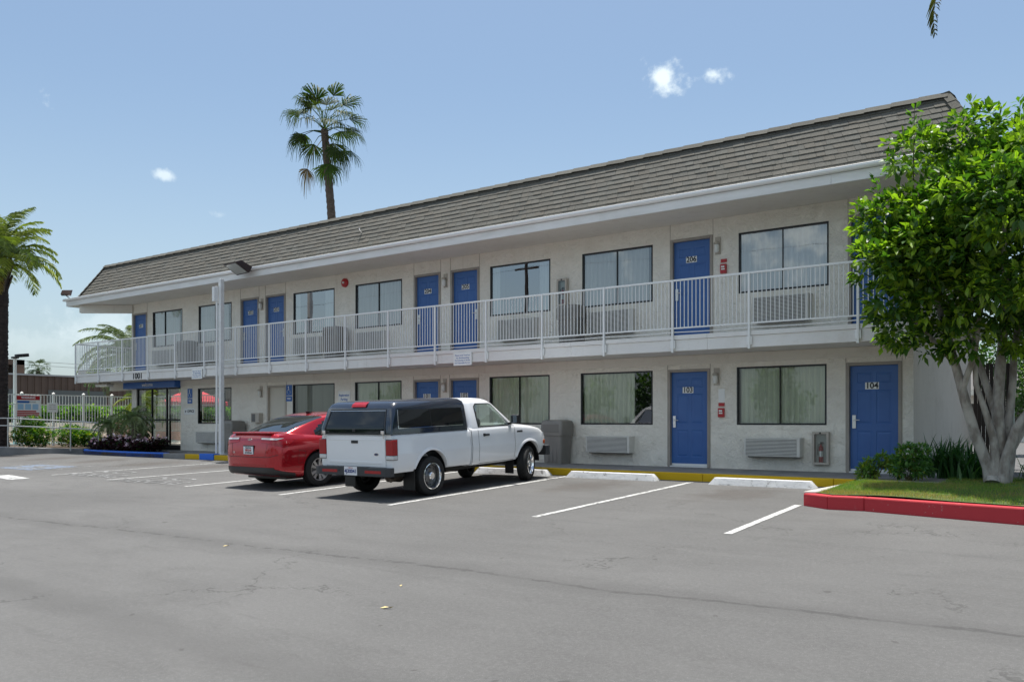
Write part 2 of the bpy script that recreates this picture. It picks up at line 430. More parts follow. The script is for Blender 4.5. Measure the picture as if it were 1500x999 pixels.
BROWNWALL = mottled('brown_ribbed_metal', (.115,.072,.050), (.135,.088,.062), .6, .7, 30, 0)
UMBRELLA = mat('red_umbrella_canvas', (.62,.03,.05), .8)
POOLM = mat('pool_water', (.05,.38,.42), .08)
WHITEFENCE = mat('white_fence_paint', (.80,.78,.73), .45)
GALV = mat('galvanised_rail', (.50,.50,.49), .35, metal=.7)
DECKM = mottled('pool_deck_concrete', (.62,.52,.44), (.70,.60,.52), 2, .9, 30, .003)
# ---------------------------------------------------------------- camera, sky, sun
EYE = .97
cd = bpy.data.cameras.new('camera'); cam = bpy.data.objects.new('camera', cd); COL.objects.link(cam); sc.camera = cam
cd.sensor_width = 36; cd.lens = 36 * 1280 / 1500; cd.shift_y = (618 - 499.5) / 1500; cd.clip_end = 2000; cd.clip_start = .05
YAW = math.atan2(1280, 1709)
cam.location = (0, 0, EYE); cam.rotation_euler = (math.pi/2, 0, YAW)

SUN = Vector((-.10, .145, 1)).normalized()          # towards the sun
sd = bpy.data.lights.new('sun', 'SUN'); so = bpy.data.objects.new('sun', sd); COL.objects.link(so)
sd.energy = 4.9; sd.angle = rad(.55); sd.color = (1, .965, .91)
so.rotation_euler = SUN.to_track_quat('Z', 'Y').to_euler(); so.location = (0, 0, 30)
w = bpy.data.worlds.new('World'); sc.world = w; w.use_nodes = True
N = w.node_tree.nodes; L = w.node_tree.links; bg = N['Background']; bg.inputs['Strength'].default_value = .112
sky = N.new('ShaderNodeTexSky'); sky.sky_type = 'NISHITA'; sky.sun_disc = False
sky.sun_elevation = math.asin(SUN.z); sky.sun_rotation = math.atan2(SUN.x, SUN.y)
sky.altitude = 50; sky.air_density = 1.0; sky.dust_density = 2.2; sky.ozone_density = .8
class W: node_tree = w.node_tree
tc = N.new('ShaderNodeTexCoord'); dirv = tc.outputs['Generated']
def pixdir(x, y):
    u, v = (x - 750) / 1280, -(y - 618) / 1280
    sb, cb = math.sin(YAW), math.cos(YAW)
    return Vector((-sb + u*cb, cb + u*sb, v)).normalized()
base = sky.outputs['Color']
nz = noise_n(W, 34, 5, .62, dirv); nz2 = noise_n(W, 9, 4, .6, dirv)
def cloud(base, d, rx, rz, dens, hard=.35, tilt=0.):
    """one cloud of the sky, in direction d, angular half-sizes rx, rz"""
    d = Vector(d); t = Vector((0,0,1)).cross(d).normalized(); b = d.cross(t)
    t, b = t*math.cos(tilt) + b*math.sin(tilt), b*math.cos(tilt) - t*math.sin(tilt)
    def dotn(vec, k):
        n = N.new('ShaderNodeVectorMath'); n.operation = 'DOT_PRODUCT'; L.new(dirv, n.inputs[0]); n.inputs[1].default_value = vec
        return mathn(W, 'DIVIDE', n.outputs['Value'], k)
    a, c = dotn(t, rx), dotn(b - d*0, rz)
    off = b.dot(d)
    r = mathn(W, 'SQRT', mathn(W, 'ADD', mathn(W, 'MULTIPLY', a, a), mathn(W, 'MULTIPLY', c, c)))
    r = mathn(W, 'ADD', r, mathn(W, 'MULTIPLY', mathn(W, 'SUBTRACT', nz.outputs['Fac'], .5), 3.3))
    front = N.new('ShaderNodeVectorMath'); front.operation = 'DOT_PRODUCT'; L.new(dirv, front.inputs[0]); front.inputs[1].default_value = d
    fac = mathn(W, 'MULTIPLY', maprange(W, r, hard, 1.05, dens, 0), mathn(W, 'GREATER_THAN', front.outputs['Value'], .5))
    return mixc(W, fac, base, CLOUDCOL)
CLOUDCOL = (8.0, 8.1, 8.2)
base = cloud(base, pixdir(973, 113), .022, .016, .78, .0, .35)
base = cloud(base, pixdir(1047, 110), .018, .009, .75, .05, .15)
base = cloud(base, pixdir(241, 255), .011, .006, .6, .0, .2)
base = cloud(base, pixdir(322, 315), .012, .006, .35, .1)
base = cloud(base, pixdir(160, 478), .09, .022, .35, 0.)
base = cloud(base, pixdir(60, 500), .12, .020, .22, 0.)
# cloud banks behind the camera, mirrored in panes; added and enlarged to fill the shade
base = cloud(base, Vector((-.22, -.95, .27)).normalized(), .30, .13, .9, .1)
base = cloud(base, Vector((.55, -.75, .36)).normalized(), .55, .20, .9, .1)
base = cloud(base, Vector((-.05, -.72, .66)).normalized(), .80, .24, .9, .1)
base = cloud(base, Vector((-.85, -.35, .50)).normalized(), .42, .14, .85, .1)
# thin haze towards the horizon
sp = N.new('ShaderNodeSeparateXYZ'); L.new(dirv, sp.inputs[0])
hz = maprange(W, sp.outputs[2], .0, .38, .45, 0)
base = mixc(W, hz, base, (4.6, 5.1, 5.8))
base = mixc(W, 1., base, (.91,.985,.975), 'MULTIPLY')   # white balance of the sky
L.new(base, bg.inputs['Color'])
vs = sc.view_settings; vs.view_transform = 'Standard'; vs.look = 'None'; vs.exposure = 0.46; vs.gamma = 1; vs.use_curve_mapping = False
cy = sc.cycles
cy.use_denoising = True; cy.max_bounces = 8; cy.diffuse_bounces = 4; cy.glossy_bounces = 4; cy.transparent_max_bounces = 12; cy.transmission_bounces = 4
cy.caustics_reflective = False; cy.caustics_refractive = False
try: cy.denoiser = 'OPENIMAGEDENOISE'
except Exception: pass

# ---------------------------------------------------------------- ground
def gz(y): return -.14 - .037 * (15.2 - y)
def lot_z(x, y):
    if y > 15.2: return -.14
    if y < -6: return gz(-6)
    return gz(y)
g = MB()
ys = [-400, -6, 0, 5, 10, 15.2, 60, 900]; xs = [-900, -60, -20, 10, 60, 900]
vv = [(x, y, lot_z(x, y)) for y in ys for x in xs]
ff = [(j*6+i, j*6+i+1, (j+1)*6+i+1, (j+1)*6+i) for j in range(len(ys)-1) for i in range(5)]
g.add(vv, ff)
tag(g.build('parking_lot_ground', ASPHALT, origin=(0,0,-.14)), kind='structure')
# walkway along the front with its yellow kerb
wk = MB()
Y0 = 15.2
x = -24.9
while x < -4.2:                                     # poured slabs with joints
    x2 = min(x + 1.9, -4.15)
    wk.box(x + .006, x2 - .006, Y0 + .16, 17.30, -.13, 0)
    x = x2
wk.box(-24.9, -3.0, Y0 + .15, 17.26, -.135, -.012)
wk.box(-4.16, 2.5, 15.36, 17.5, -.13, -.004)
wk.box(-32.6, -24.91, 16.6, 23.2, -.13, -.003)
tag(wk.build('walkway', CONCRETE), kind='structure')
gk = MB(); gk.box(-24.9, -23.75, Y0, Y0 + .155, -.16, .004); tag(gk.build('plain_kerb', CONCRETE, bevel=.012), kind='structure')
yk = MB(); x = -23.74
while x < -4.2:
    x2 = min(x + 2.4, -4.2); yk.box(x + .003, x2 - .003, Y0, Y0 + .155, -.16, .004); x = x2
tag(yk.build('yellow_kerb', YELLOW, bevel=.012), kind='structure')
# red kerbed island with the lawn
def poly_prism(mb, pts, z0, z1, m=0): return mb.prism(pts, lambda p: (p[0], p[1], z0), lambda p: (p[0], p[1], z1), m)
outer = [(-4.20, 12.62), (-3.78, 12.36), (-3.30, 12.40), (-1.35, 11.98), (1.0, 11.45), (4.5, 10.6)]
inner = [(-4.03, 12.72), (-3.74, 12.52), (-3.28, 12.56), (-1.31, 12.14), (1.04, 11.61), (4.5, 10.77)]
rk = MB()
for i in range(len(outer)-1):
    q = [outer[i], outer[i+1], inner[i+1], inner[i]]
    n0 = 1 if i < 2 else max(1, int(math.dist(outer[i], outer[i+1]) / 1.2))
    for k in range(n0):
        f = lambda a, b, t: (a[0]+(b[0]-a[0])*t, a[1]+(b[1]-a[1])*t)
        a0, a1 = f(outer[i], outer[i+1], k/n0), f(outer[i], outer[i+1], (k+1)/n0 - .002)
        b0, b1 = f(inner[i], inner[i+1], k/n0), f(inner[i], inner[i+1], (k+1)/n0 - .002)
        poly_prism(rk, [a0, a1, b1, b0], -.3, -.055)
tag(rk.build('red_kerb', RED, bevel=.02), kind='structure')
lk = MB(); poly_prism(lk, [(-4.20, 12.63), (-4.04, 12.73), (-4.05, 15.18), (-4.20, 15.18)], -.3, -.03)
poly_prism(lk, [(-4.15, 15.185), (-4.15, 15.36), (-2.9, 15.36), (-2.9, 15.185)], -.3, .006)
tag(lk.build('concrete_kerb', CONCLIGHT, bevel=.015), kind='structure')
def lawn_h(x, y): return -.045 + .05*min(1, max(0, (y - 12.2)/2.5)) + .025*noise.noise(Vector((x*.9, y*.9, 0)))
lawn_poly_front = lambda x: np.interp(x, [p[0] for p in inner], [p[1] for p in inner])
lw = MB(); nx, ny = 60, 26
for i in range(nx+1):
    for j in range(ny+1):
        x = -4.04 + i*(8.4/nx); y0 = lawn_poly_front(x) if x > -4.03 else 12.72
        ytop = 15.18 if x < -2.9 else 17.6
        y = y0 + (ytop - y0)*j/ny
        lw.v.append((x, y, lawn_h(x, y)))
for i in range(nx):
    for j in range(ny): lw.f.append((i*(ny+1)+j, (i+1)*(ny+1)+j, (i+1)*(ny+1)+j+1, i*(ny+1)+j+1)); lw.m.append(0)
tag(lw.build('lawn_soil', TURF, smooth=60), kind='structure')
# blades
rng = np.random.default_rng(5)
def blades(n, sampler, hmin, hmax, wdt, c0, c1, name, label, dry=None):
    P = sampler(n); n = len(P)
    h = rng.uniform(hmin, hmax, n); a = rng.uniform(0, 2*np.pi, n); lean = rng.uniform(.1, .75, n); la = rng.uniform(0, 2*np.pi, n)
    dx, dy = np.cos(a)*wdt, np.sin(a)*wdt
    V = np.empty((n, 3, 3)); V[:, 0] = P + np.stack([dx, dy, 0*h], 1); V[:, 1] = P - np.stack([dx, dy, 0*h], 1)
    V[:, 2] = P + np.stack([np.cos(la)*lean*h, np.sin(la)*lean*h, h], 1)
    t = rng.random(n)[:, None]; c = np.array(c0)*(1-t) + np.array(c1)*t
    if dry is not None:
        k = dry(P); c = np.where((rng.random(n) < k)[:, None], np.array([.34, .27, .10])*(.7 + .5*rng.random((n,1))), c)
    me = fast_mesh(name, V.reshape(-1, 3), np.arange(n*3).reshape(-1, 3), GRASSM, np.repeat(c, 3, 0))
    return tag(place(name, me), label, 'grass', kind='stuff')
def lawn_sampler(n):
    x = -4.0 + 6.2*rng.random(n)**1.15; y0 = np.interp(x, [p[0] for p in inner], [p[1] for p in inner]) + .015
    yt = np.where(x < -2.9, 15.16, 16.6); y = y0 + (yt - y0)*rng.random(n)
    z = np.array([lawn_h(a, b) for a, b in zip(x, y)]); return np.stack([x, y, z], 1)
def dryf(P):
    d = np.array([noise.noise(Vector((a*1.3, b*1.3, 4))) for a, b in P[:, :2]])
    edge = np.exp(-((P[:, 1] - np.interp(P[:, 0], [p[0] for p in inner], [p[1] for p in inner]))/.5)) * (P[:, 0] < -2.2)
    return np.clip(.20 + d*1.0 + edge*.85, 0.03, .9)
blades(60000, lawn_sampler, .02, .055, .0022, (.085,.19,.028), (.24,.33,.055), 'lawn_grass', 'short green lawn grass with dry patches inside the red kerb', dryf)

# painted stall lines (thin sheets just above the asphalt)
def strip(mb, a, b, w, m=0, lift=.005):
    a, b = Vector((*a, 0)), Vector((*b, 0)); d = (b-a).normalized(); n = Vector((-d.y, d.x, 0))*w/2
    ps = []
    k = max(1, int((b-a).length/.5))
    for i in range(k):
        p, q = a.lerp(b, i/k), a.lerp(b, (i+1)/k)
        ps = [p-n, q-n, q+n, p+n]
        mb.quad(*[(v.x, v.y, lot_z(v.x, v.y)+lift) for v in ps], m)
ln = MB()
for a, b in (((-4.12, 9.72), (-4.27, 12.62)), ((-6.97, 9.82), (-7.05, 14.95)), ((-9.78, 9.83), (-9.86, 15.1)), ((-12.68, 10.0), (-12.74, 15.1)),
             ((-15.79, 10.12), (-15.5, 15.1)), ((-18.95, 10.2), (-18.1, 15.1)), ((-21.7, 10.3), (-20.9, 15.1))):
    strip(ln, a, b, .10)
tag(ln.build('parking_stall_lines', LINE, recalc=False), kind='structure')
def ground_text(txt, x, y, w, hgt, mt, name, ang=0.):
    me = text_mesh(txt, 1., mt, Matrix.Identity(4), 0.0, bold=.02)
    xs = [v.co.x for v in me.vertices]; ysv = [v.co.y for v in me.vertices]
    sx, sy = w/(max(xs)-min(xs)), hgt/(max(ysv)-min(ysv)); ca, sa = math.cos(ang), math.sin(ang)
    for v in me.vertices:
        a, b = v.co.x*sx, v.co.y*sy; X, Yv = x + a*ca - b*sa, y + a*sa + b*ca
        v.co = (X, Yv, lot_z(X, Yv) + .006)
    return me
me = join_meshes('words', [ground_text('NO', -20.9, 11.45, 1.5, .5, FADED, 'a', .03), ground_text('PARKING', -20.6, 10.72, 2.3, .55, FADED, 'a', .03),
                           ground_text('NO', -17.6, 11.0, 1.3, .42, FADED, 'a', .06), ground_text('PARKING', -17.55, 10.38, 2.3, .5, FADED, 'a', .06)])
tag(place('painted_no_parking_words', me), kind='structure')
hc = MB()
cx_, cy_ = -25.0, 11.45
def gq(mb, pts, m, lift): mb.add([(px, py, lot_z(px, py)+lift) for px, py in pts], [tuple(range(len(pts)))], m)
gq(hc, [(cx_-1.05, cy_-.62), (cx_+1.05, cy_-.62), (cx_+1.05, cy_+.62), (cx_-1.05, cy_+.62)], 0, .004)
def arc(cx, cy, r, a0, a1, wd, n=14):
    for i in range(n):
        t0, t1 = a0+(a1-a0)*i/n, a0+(a1-a0)*(i+1)/n
        gq(hc, [(cx+r*math.cos(t0)*1.5, cy+r*math.sin(t0)), (cx+r*math.cos(t1)*1.5, cy+r*math.sin(t1)), (cx+(r+wd)*math.cos(t1)*1.5, cy+(r+wd)*math.sin(t1)), (cx+(r+wd)*math.cos(t0)*1.5, cy+(r+wd)*math.sin(t0))], 1, .008)
arc(cx_, cy_-.12, .26, -2.6, .4, .09); arc(cx_-.1, cy_+.40, 0, 0, 2*math.pi, .10)
gq(hc, [(cx_-.2, cy_+.28), (cx_-.05, cy_+.28), (cx_+.05, cy_-.05), (cx_-.12, cy_-.05)], 1, .008)
gq(hc, [(cx_-.12, cy_-.05), (cx_+.42, cy_-.05), (cx_+.40, cy_+.05), (cx_-.10, cy_+.05)], 1, .008)
gq(hc, [(cx_+.32, cy_-.05), (cx_+.47, cy_-.05), (cx_+.75, cy_-.42), (cx_+.58, cy_-.45)], 1, .008)
strip(hc, (-26.4, 10.6), (-26.25, 12.6), .1, 1); strip(hc, (-23.5, 10.8), (-23.6, 12.4), .1, 1)
strip(hc, (-22.9, 9.62), (-21.3, 9.38), .42, 2)
tag(hc.build('accessible_stall_symbol', [FADEDBLUE, FADED, LINE], recalc=False), kind='structure')
# ---------------------------------------------------------------- the motel
YW = 17.27; XL, XR = -30.34, -3.72; YB = 23.0
ZS, ZF = 2.40, 2.70; ZSOF = 5.24
motel = empty('motel_building', (-17, 20, 0), 'long two-storey white stucco motel with blue room doors, front balcony and grey shingled mansard roof', 'motel')
SM = {}
def part(mb_or_me, name, mats=None, parent=None, **kw):
    parent = parent or motel
    if isinstance(mb_or_me, MB): return mb_or_me.build(name, mats, parent, **kw)
    return place(name, mb_or_me, parent)
lowdoors = [(-4.87,-3.97), (-8.64,-7.76), (-14.91,-14.04), (-16.2,-15.34), (-22.44,-21.61)]
updoors = [(-4.83,-3.95), (-8.58,-7.70), (-14.88,-14.02), (-16.18,-15.33), (-22.52,-21.65), (-23.79,-22.95), (-30.20,-29.36)]
lowwin = [(-7.12,-5.29), (-10.93,-9.06), (-13.64,-11.81), (-18.53,-16.70), (-21.26,-19.39), (-26.19,-24.33)]
upwin = [(-7.08,-5.25), (-10.89,-9.06), (-13.62,-11.79), (-18.51,-16.68), (-21.23,-19.39), (-26.15,-24.32), (-28.94,-27.11)]
ENTRY = (-30.02, -27.22)
ops = [(a, b, 0, 2.05) for a, b in lowdoors] + [(a, b, 2.745, 4.86) for a, b in updoors] + \
      [(a, b, .91, 2.10) for a, b in lowwin] + [(a, b, 3.62, 4.87) for a, b in upwin] + [(ENTRY[0], ENTRY[1], 0, 2.20)]
wl = MB()
def wall_grid(mb, u0, u1, z0, z1, openings, P, depth, m=0, mr=1):
    """P(u, z, d) -> point; front face, back face and reveals"""
    us = sorted({u0, u1, *[o[0] for o in openings], *[o[1] for o in openings]}); zs = sorted({z0, z1, *[o[2] for o in openings], *[o[3] for o in openings]})
    solid = {}
    for i in range(len(us)-1):
        for j in range(len(zs)-1):
            cu, cz = (us[i]+us[i+1])/2, (zs[j]+zs[j+1])/2
            solid[i, j] = not any(o[0] < cu < o[1] and o[2] < cz < o[3] for o in openings)
    for (i, j), s in solid.items():
        a, b, c, d = us[i], us[i+1], zs[j], zs[j+1]
        if s:
            mb.quad(P(a,c,0), P(b,c,0), P(b,d,0), P(a,d,0), m); mb.quad(P(a,c,depth), P(a,d,depth), P(b,d,depth), P(b,c,depth), m)
        else:
            if solid.get((i-1, j)): mb.quad(P(a,c,0), P(a,d,0), P(a,d,depth), P(a,c,depth), mr)
            if solid.get((i+1, j)): mb.quad(P(b,c,0), P(b,c,depth), P(b,d,depth), P(b,d,0), mr)
            if solid.get((i, j-1)): mb.quad(P(a,c,0), P(a,c,depth), P(b,c,depth), P(b,c,0), mr)
            if solid.get((i, j+1)): mb.quad(P(a,d,0), P(b,d,0), P(b,d,depth), P(a,d,depth), mr)
wall_grid(wl, XL, XR, -.15, ZSOF, ops, lambda u, z, d: (u, YW + d, z), .16, 0, 0)
part(wl, 'front_wall', STUCCO, recalc=False)
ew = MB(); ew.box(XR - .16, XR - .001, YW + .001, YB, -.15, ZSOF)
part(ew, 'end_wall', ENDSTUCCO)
lwall = MB()
wall_grid(lwall, YW + .001, YB, -.15, ZSOF, [(17.55, 22.4, .02, 2.25)], lambda u, z, d: (XL + d, u, z), .14, 0, 0)
part(lwall, 'end_wall', STUCCO, recalc=False)
bw = MB(); bw.box(XL, XR, YB, YB + .15, -.15, ZSOF + 1.2); part(bw, 'back_wall', ENDSTUCCO)
ip = MB(); ip.box(-23.9, -23.8, YW + .2, YB, 0, 2.4); ip.box(XL + .15, XR - .17, YW + .17, YB - .01, 2.40, 2.62)
ip.box(XL + .15, -23.91, 22.8, 22.95, .0, 2.39)
for xx in (-9.3, -11.3, -14.9, -18.8, -24.2): ip.box(xx, xx + .06, YW + .2, YB, 2.63, 5.2)
part(ip, 'partition_wall', mat('interior_paint', (.32,.30,.27), .9))
fl = MB(); fl.box(XL + .15, -23.91, YW + .01, 22.79, -.1, .006); part(fl, 'lobby_floor', mottled('lobby_tile', (.30,.26,.21), (.36,.32,.27), 2, .3, 30, 0))
ctr = MB(); ctr.box(-25.6, -24.6, 18.6, 20.9, 0, 1.02); ctr.box(-25.68, -24.52, 18.52, 20.98, 1.02, 1.07); part(ctr, 'reception_counter', mat('counter_wood', (.12,.06,.03), .35), bevel=.01)

# soffit, fascia, gutter
EX0, EX1 = -32.45, -2.05; EY = 15.95
sf = MB()
sf.box(EX0 + .05, EX1 - .05, EY + .03, YW - .002, ZSOF, ZSOF + .05)
sf.box(EX0 + .05, XL - .002, YW - .001, YB, ZSOF, ZSOF + .05); sf.box(XR + .002, EX1 - .05, YW - .001, YB, ZSOF, ZSOF + .05)
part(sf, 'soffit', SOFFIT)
fa = MB(); xs_ = [EX0, -29.1, -24.2, -19.4, -14.5, -9.6, -4.8, EX1]
for a, b in zip(xs_[:-1], xs_[1:]): fa.box(a + .0015, b - .0015, EY - .025, EY + .025, ZSOF - .025, ZSOF + .155)
fa.box(EX0 - .025, EX0 + .025, EY + .03, YB, ZSOF - .025, ZSOF + .155); fa.box(EX1 - .025, EX1 + .025, EY + .03, YB, ZSOF - .025, ZSOF + .155)
part(fa, 'fascia', FASCIA, bevel=.004)
gt = MB()
prof = [(-.03, .16), (-.095, .17), (-.115, .20), (-.115, .238), (-.105, .245), (-.09, .238), (-.085, .19), (-.03, .185)]
for a, b in zip(xs_[:-1], xs_[1:]):
    gt.prism(prof, lambda p: (a - .07*(a == EX0), EY + p[0], ZSOF + p[1]), lambda p: (b + .001, EY + p[0], ZSOF + p[1]))
gt.box(EX0 - .10, EX0 - .03, EY - .11, YB, ZSOF + .16, ZSOF + .24); gt.box(EX1 + .03, EX1 + .1, EY - .11, YB, ZSOF + .16, ZSOF + .24)
gt.box(EX0 - .03, EX1 + .03, EY - .03, 16.9, ZSOF + .17, ZSOF + .20)
gt.box(EX0 - .03, -31.0, 16.9, YB, ZSOF + .17, ZSOF + .20); gt.box(-3.0, EX1 + .03, 16.9, YB, ZSOF + .17, ZSOF + .20)
part(gt, 'gutter', mat('gutter_white', (.85,.85,.85), .35))

# mansard roof in real shingle courses
rf = MB(); rf.col = []
B0, B1 = (-31.73, 15.98), (-2.33, 15.98); T0, T1 = (-31.03, 16.66), (-3.02, 16.66); ZB0, ZT0 = 5.46, 6.64
def course_plane(p0, p1, q0, q1, z0, z1, n, out, rnd):
    p0, p1, q0, q1 = [Vector((*p, z)) for p, z in ((p0, z0), (p1, z0), (q0, z1), (q1, z1))]
    up = (q0 + q1 - p0 - p1).normalized(); al = (p1 - p0).normalized(); nrm = al.cross(up).normalized()
    if nrm.dot(out) < 0: nrm = -nrm
    rf.add([p0, p1, q1, q0], [(0,1,2,3)]); rf.col += [(.10,.097,.09,1)]*4
    for i in range(n):
        a0, a1 = p0.lerp(q0, i/n), p1.lerp(q1, i/n); b0, b1 = p0.lerp(q0, (i+1.12)/n), p1.lerp(q1, (i+1.12)/n)
        L0 = (a1-a0).length; u = -rnd.random()*.3
        while u < L0:
            wdt = rnd.uniform(.13, .34); u1 = min(u + wdt, L0); uu = max(u, 0)
            if u1 - uu < .02: u = u1; continue
            t0, t1 = uu/L0 + .002/L0, u1/L0 - .002/L0
            hi = rnd.choice([.020, .024, .028, .026]); dr = rnd.uniform(-.005, .007)
            A, B = a0.lerp(a1, t0) - up*dr, a0.lerp(a1, t1) - up*dr; C, D = b0.lerp(b1, t1), b0.lerp(b1, t0)
            vs = [A + nrm*hi, B + nrm*hi, C + nrm*.008, D + nrm*.008, A, B, C, D]
            rf.add(vs, [(0,1,2,3), (4,5,1,0), (5,6,2,1), (7,4,0,3)])
            s = rnd.uniform(.93, 1.07); wm = rnd.uniform(-.006, .008)
            rf.col += [((.158 + wm*.6)*s, (.153)*s, (.136 - wm*.4)*s, 1)]*8
            u = u1
rr = random.Random(3)
course_plane(B0, B1, T0, T1, ZB0, ZT0, 10, Vector((0,-1,1)), rr)
course_plane((-31.73, YB + .6), B0, (-31.03, YB), T0, ZB0, ZT0, 9, Vector((-1,0,1)), rr)
course_plane(B1, (-2.33, YB + .6), T1, (-3.02, YB), ZB0, ZT0, 9, Vector((1,0,1)), rr)
# ridge and hip caps
def caps(a, b, w, n, nrm):
    a, b = Vector(a), Vector(b); d = (b-a); L0 = d.length; d.normalize(); side = d.cross(nrm).normalized()
    for i in range(n):
        p, q = a + d*(L0*i/n - .03), a + d*(L0*(i+1)/n)
        h0, h1 = .036, .024; s = rr.uniform(.85, 1.1)
        vs = [p - side*w - nrm*.03, p + nrm*h0, p + side*w - nrm*.03, q - side*w - nrm*.045, q + nrm*h1, q + side*w - nrm*.045]
        rf.add(vs, [(0,1,4,3), (1,2,5,4), (0,2,1), (3,4,5)]); rf.col += [(.145*s, .141*s, .125*s, 1)]*6
caps((T0[0], T0[1], ZT0 + .02), (T1[0], T1[1], ZT0 + .02), .13, 62, Vector((0, -.35, 1)).normalized())
caps((B0[0], B0[1], ZB0 + .02), (T0[0], T0[1], ZT0 + .02), .12, 7, Vector((-.7, -.7, .5)).normalized())
caps((B1[0], B1[1], ZB0 + .02), (T1[0], T1[1], ZT0 + .02), .12, 7, Vector((.7, -.7, .5)).normalized())
caps((T1[0], T1[1], ZT0 + .02), (T1[0], YB, ZT0 + .02), .12, 16, Vector((.35, 0, 1)).normalized())
part(rf, 'roof', SHINGLE, recalc=False)
fd = MB(); fd.box(T0[0] + .01, T1[0] - .01, T0[1] + .01, YB, 6.45, 6.60); part(fd, 'roof_deck', mat('flat_roof', (.2,.2,.2), .9))
vent = MB(); vent.tube([(-17.2, 16.30, 6.0), (-17.2, 16.18, 6.12)], .02, 8); part(vent, 'vent_pipe', STEEL)

# balcony slab with its ledge and beams
BX0, BX1, BY0 = -31.92, -2.45, 16.02
sl = MB()
sl.box(BX0 + .03, BX1 - .03, BY0 + .03, YW - .002, ZS, ZF - .004)
sl.box(BX0 + .03, XL - .002, YW - .001, 19.2, ZS, ZF - .004)
part(sl, 'balcony_slab', SLABEDGE)
bx = MB(); bxs = [BX0] + [-29.47 + 3.18*k for k in range(8)] + [BX1]
for a, b in zip(bxs[:-1], bxs[1:]):
    bx.box(a + .002, b - .002, BY0, BY0 + .028, ZS - .01, ZF - .085); bx.box(a + .002, b - .002, BY0 - .022, BY0 + .028, ZF - .083, ZF + .004)
bx.box(BX0, BX0 + .028, BY0 + .03, 19.2, ZS - .01, ZF - .085); bx.box(BX0 - .022, BX0 + .028, BY0 + .03, 19.2, ZF - .083, ZF + .004)
part(bx, 'slab_edge_board', SLABEDGE, bevel=.004)
bm_ = MB(); bm_.box(-31.85, XL - .01, YW - .02, YW + .14, 2.13, 2.397)
bm_.box(XL, XR, YW - .018, YW - .0015, 2.20, 2.397)
bm_.bar((XL + .06, YW + .04, 5.09), (-31.75, 16.10, 5.09), .20, .29)
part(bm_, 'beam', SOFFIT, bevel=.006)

# ---- railing: posts are sub-parts
rl = MB(); yr = 15.985
posts = [-31.87 + 1.5955*k for k in range(17)] + [-4.35, -2.47]
ZR, ZL = 3.80, 2.845
def rail_run(a, b):
    a, b = Vector(a), Vector(b); d = (b-a).normalized(); L0 = (b-a).length
    rl.bar(a + Vector((0,0,ZR)), b + Vector((0,0,ZR)), .042, .036); rl.bar(a + Vector((0,0,ZL)), b + Vector((0,0,ZL)), .03, .028)
    sag = .012
    rl.tube([a + d*(L0*t) + Vector((0,0,2.765 - sag*math.sin(math.pi*t))) for t in (0,.25,.5,.75,1)], .010, 6)
    n = max(2, round(L0/.0838))
    for k in range(1, n):
        p = a + d*(L0*k/n); rl.box(p.x - .0065, p.x + .0065, p.y - .0065, p.y + .0065, ZL + .01, ZR - .015)
for a, b in zip(posts[:-1], posts[1:]): rail_run((a, yr, 0), (b, yr, 0))
ends = [15.985, 17.55, 19.1]
for a, b in zip(ends[:-1], ends[1:]): rail_run((posts[0], a, 0), (posts[0], b, 0))
railing = part(rl, 'railing', RAIL)
pm = MB(); pm.box(-.021, .021, -.021, .021, 2.36, ZR + .012); pm.box(-.05, .05, .0, .033, 2.44, 2.60)
p0 = pm.build('railing_post', RAIL, railing, bevel=.003); BASEZ = WL[p0.name].z
first = True
for xx, yy in [(p, yr - .005) for p in posts] + [(posts[0] - .005, e) for e in ends[1:]]:
    if first: p0.location = Vector((xx, yy, BASEZ)) - WL[railing.name]; WL[p0.name] = Vector((xx, yy, BASEZ)); first = False
    else: inst(p0, railing, (xx, yy, BASEZ))

# ---- doors
def door_leaf(x0, x1, z0, z1, y, m_leaf, seamy=True):
    mb = MB(); W_, H_ = x1 - x0, z1 - z0
    s = H_/2.03
    rows = [(.20, .78), (.92, 1.56), (1.70, 1.90)]
    cols = [(.14, .46), (.54, .86)]
    pr = [(x0 + c0*W_, x0 + c1*W_, z0 + r0*s, z0 + r1*s) for r0, r1 in rows for c0, c1 in cols]
    wall_grid(mb, x0, x1, z0, z1, pr, lambda u, z, d: (u, y + d, z), .04)
    # the grid adds reveals and a back; close every panel with a moulded field
    mb2 = MB()
    wall_grid_faces = [(v, f) for v, f in []]
    for a, b, c, d in pr:
        rings = [(0, 0), (.012, .007), (.022, .007), (.050, .001)]
        loops = [[(a+i, y+dd, c+i), (b-i, y+dd, c+i), (b-i, y+dd, d-i), (a+i, y+dd, d-i)] for i, dd in rings]
        for l0, l1 in zip(loops[:-1], loops[1:]):
            for k in range(4): mb2.quad(l0[k], l0[(k+1)%4], l1[(k+1)%4], l1[k])
        mb2.quad(*loops[-1])
    # keep only front faces of the grid
    keep = MB()
    for f, m in zip(mb.f, mb.m):
        if all(abs(mb.v[i][1] - y) < 1e-6 for i in f): keep.add([mb.v[i] for i in f], [tuple(range(len(f)))])
    keep.add(mb2.v, mb2.f)
    keep.quad((x0,y,z0), (x0,y,z1), (x0,y+.04,z1), (x0,y+.04,z0)); keep.quad((x1,y,z0), (x1,y+.04,z0), (x1,y+.04,z1), (x1,y,z1))
    keep.quad((x0,y+.04,z0), (x0,y+.04,z1), (x1,y+.04,z1), (x1,y+.04,z0)); keep.quad((x0,y,z1), (x1,y,z1), (x1,y+.04,z1), (x0,y+.04,z1))
    return keep
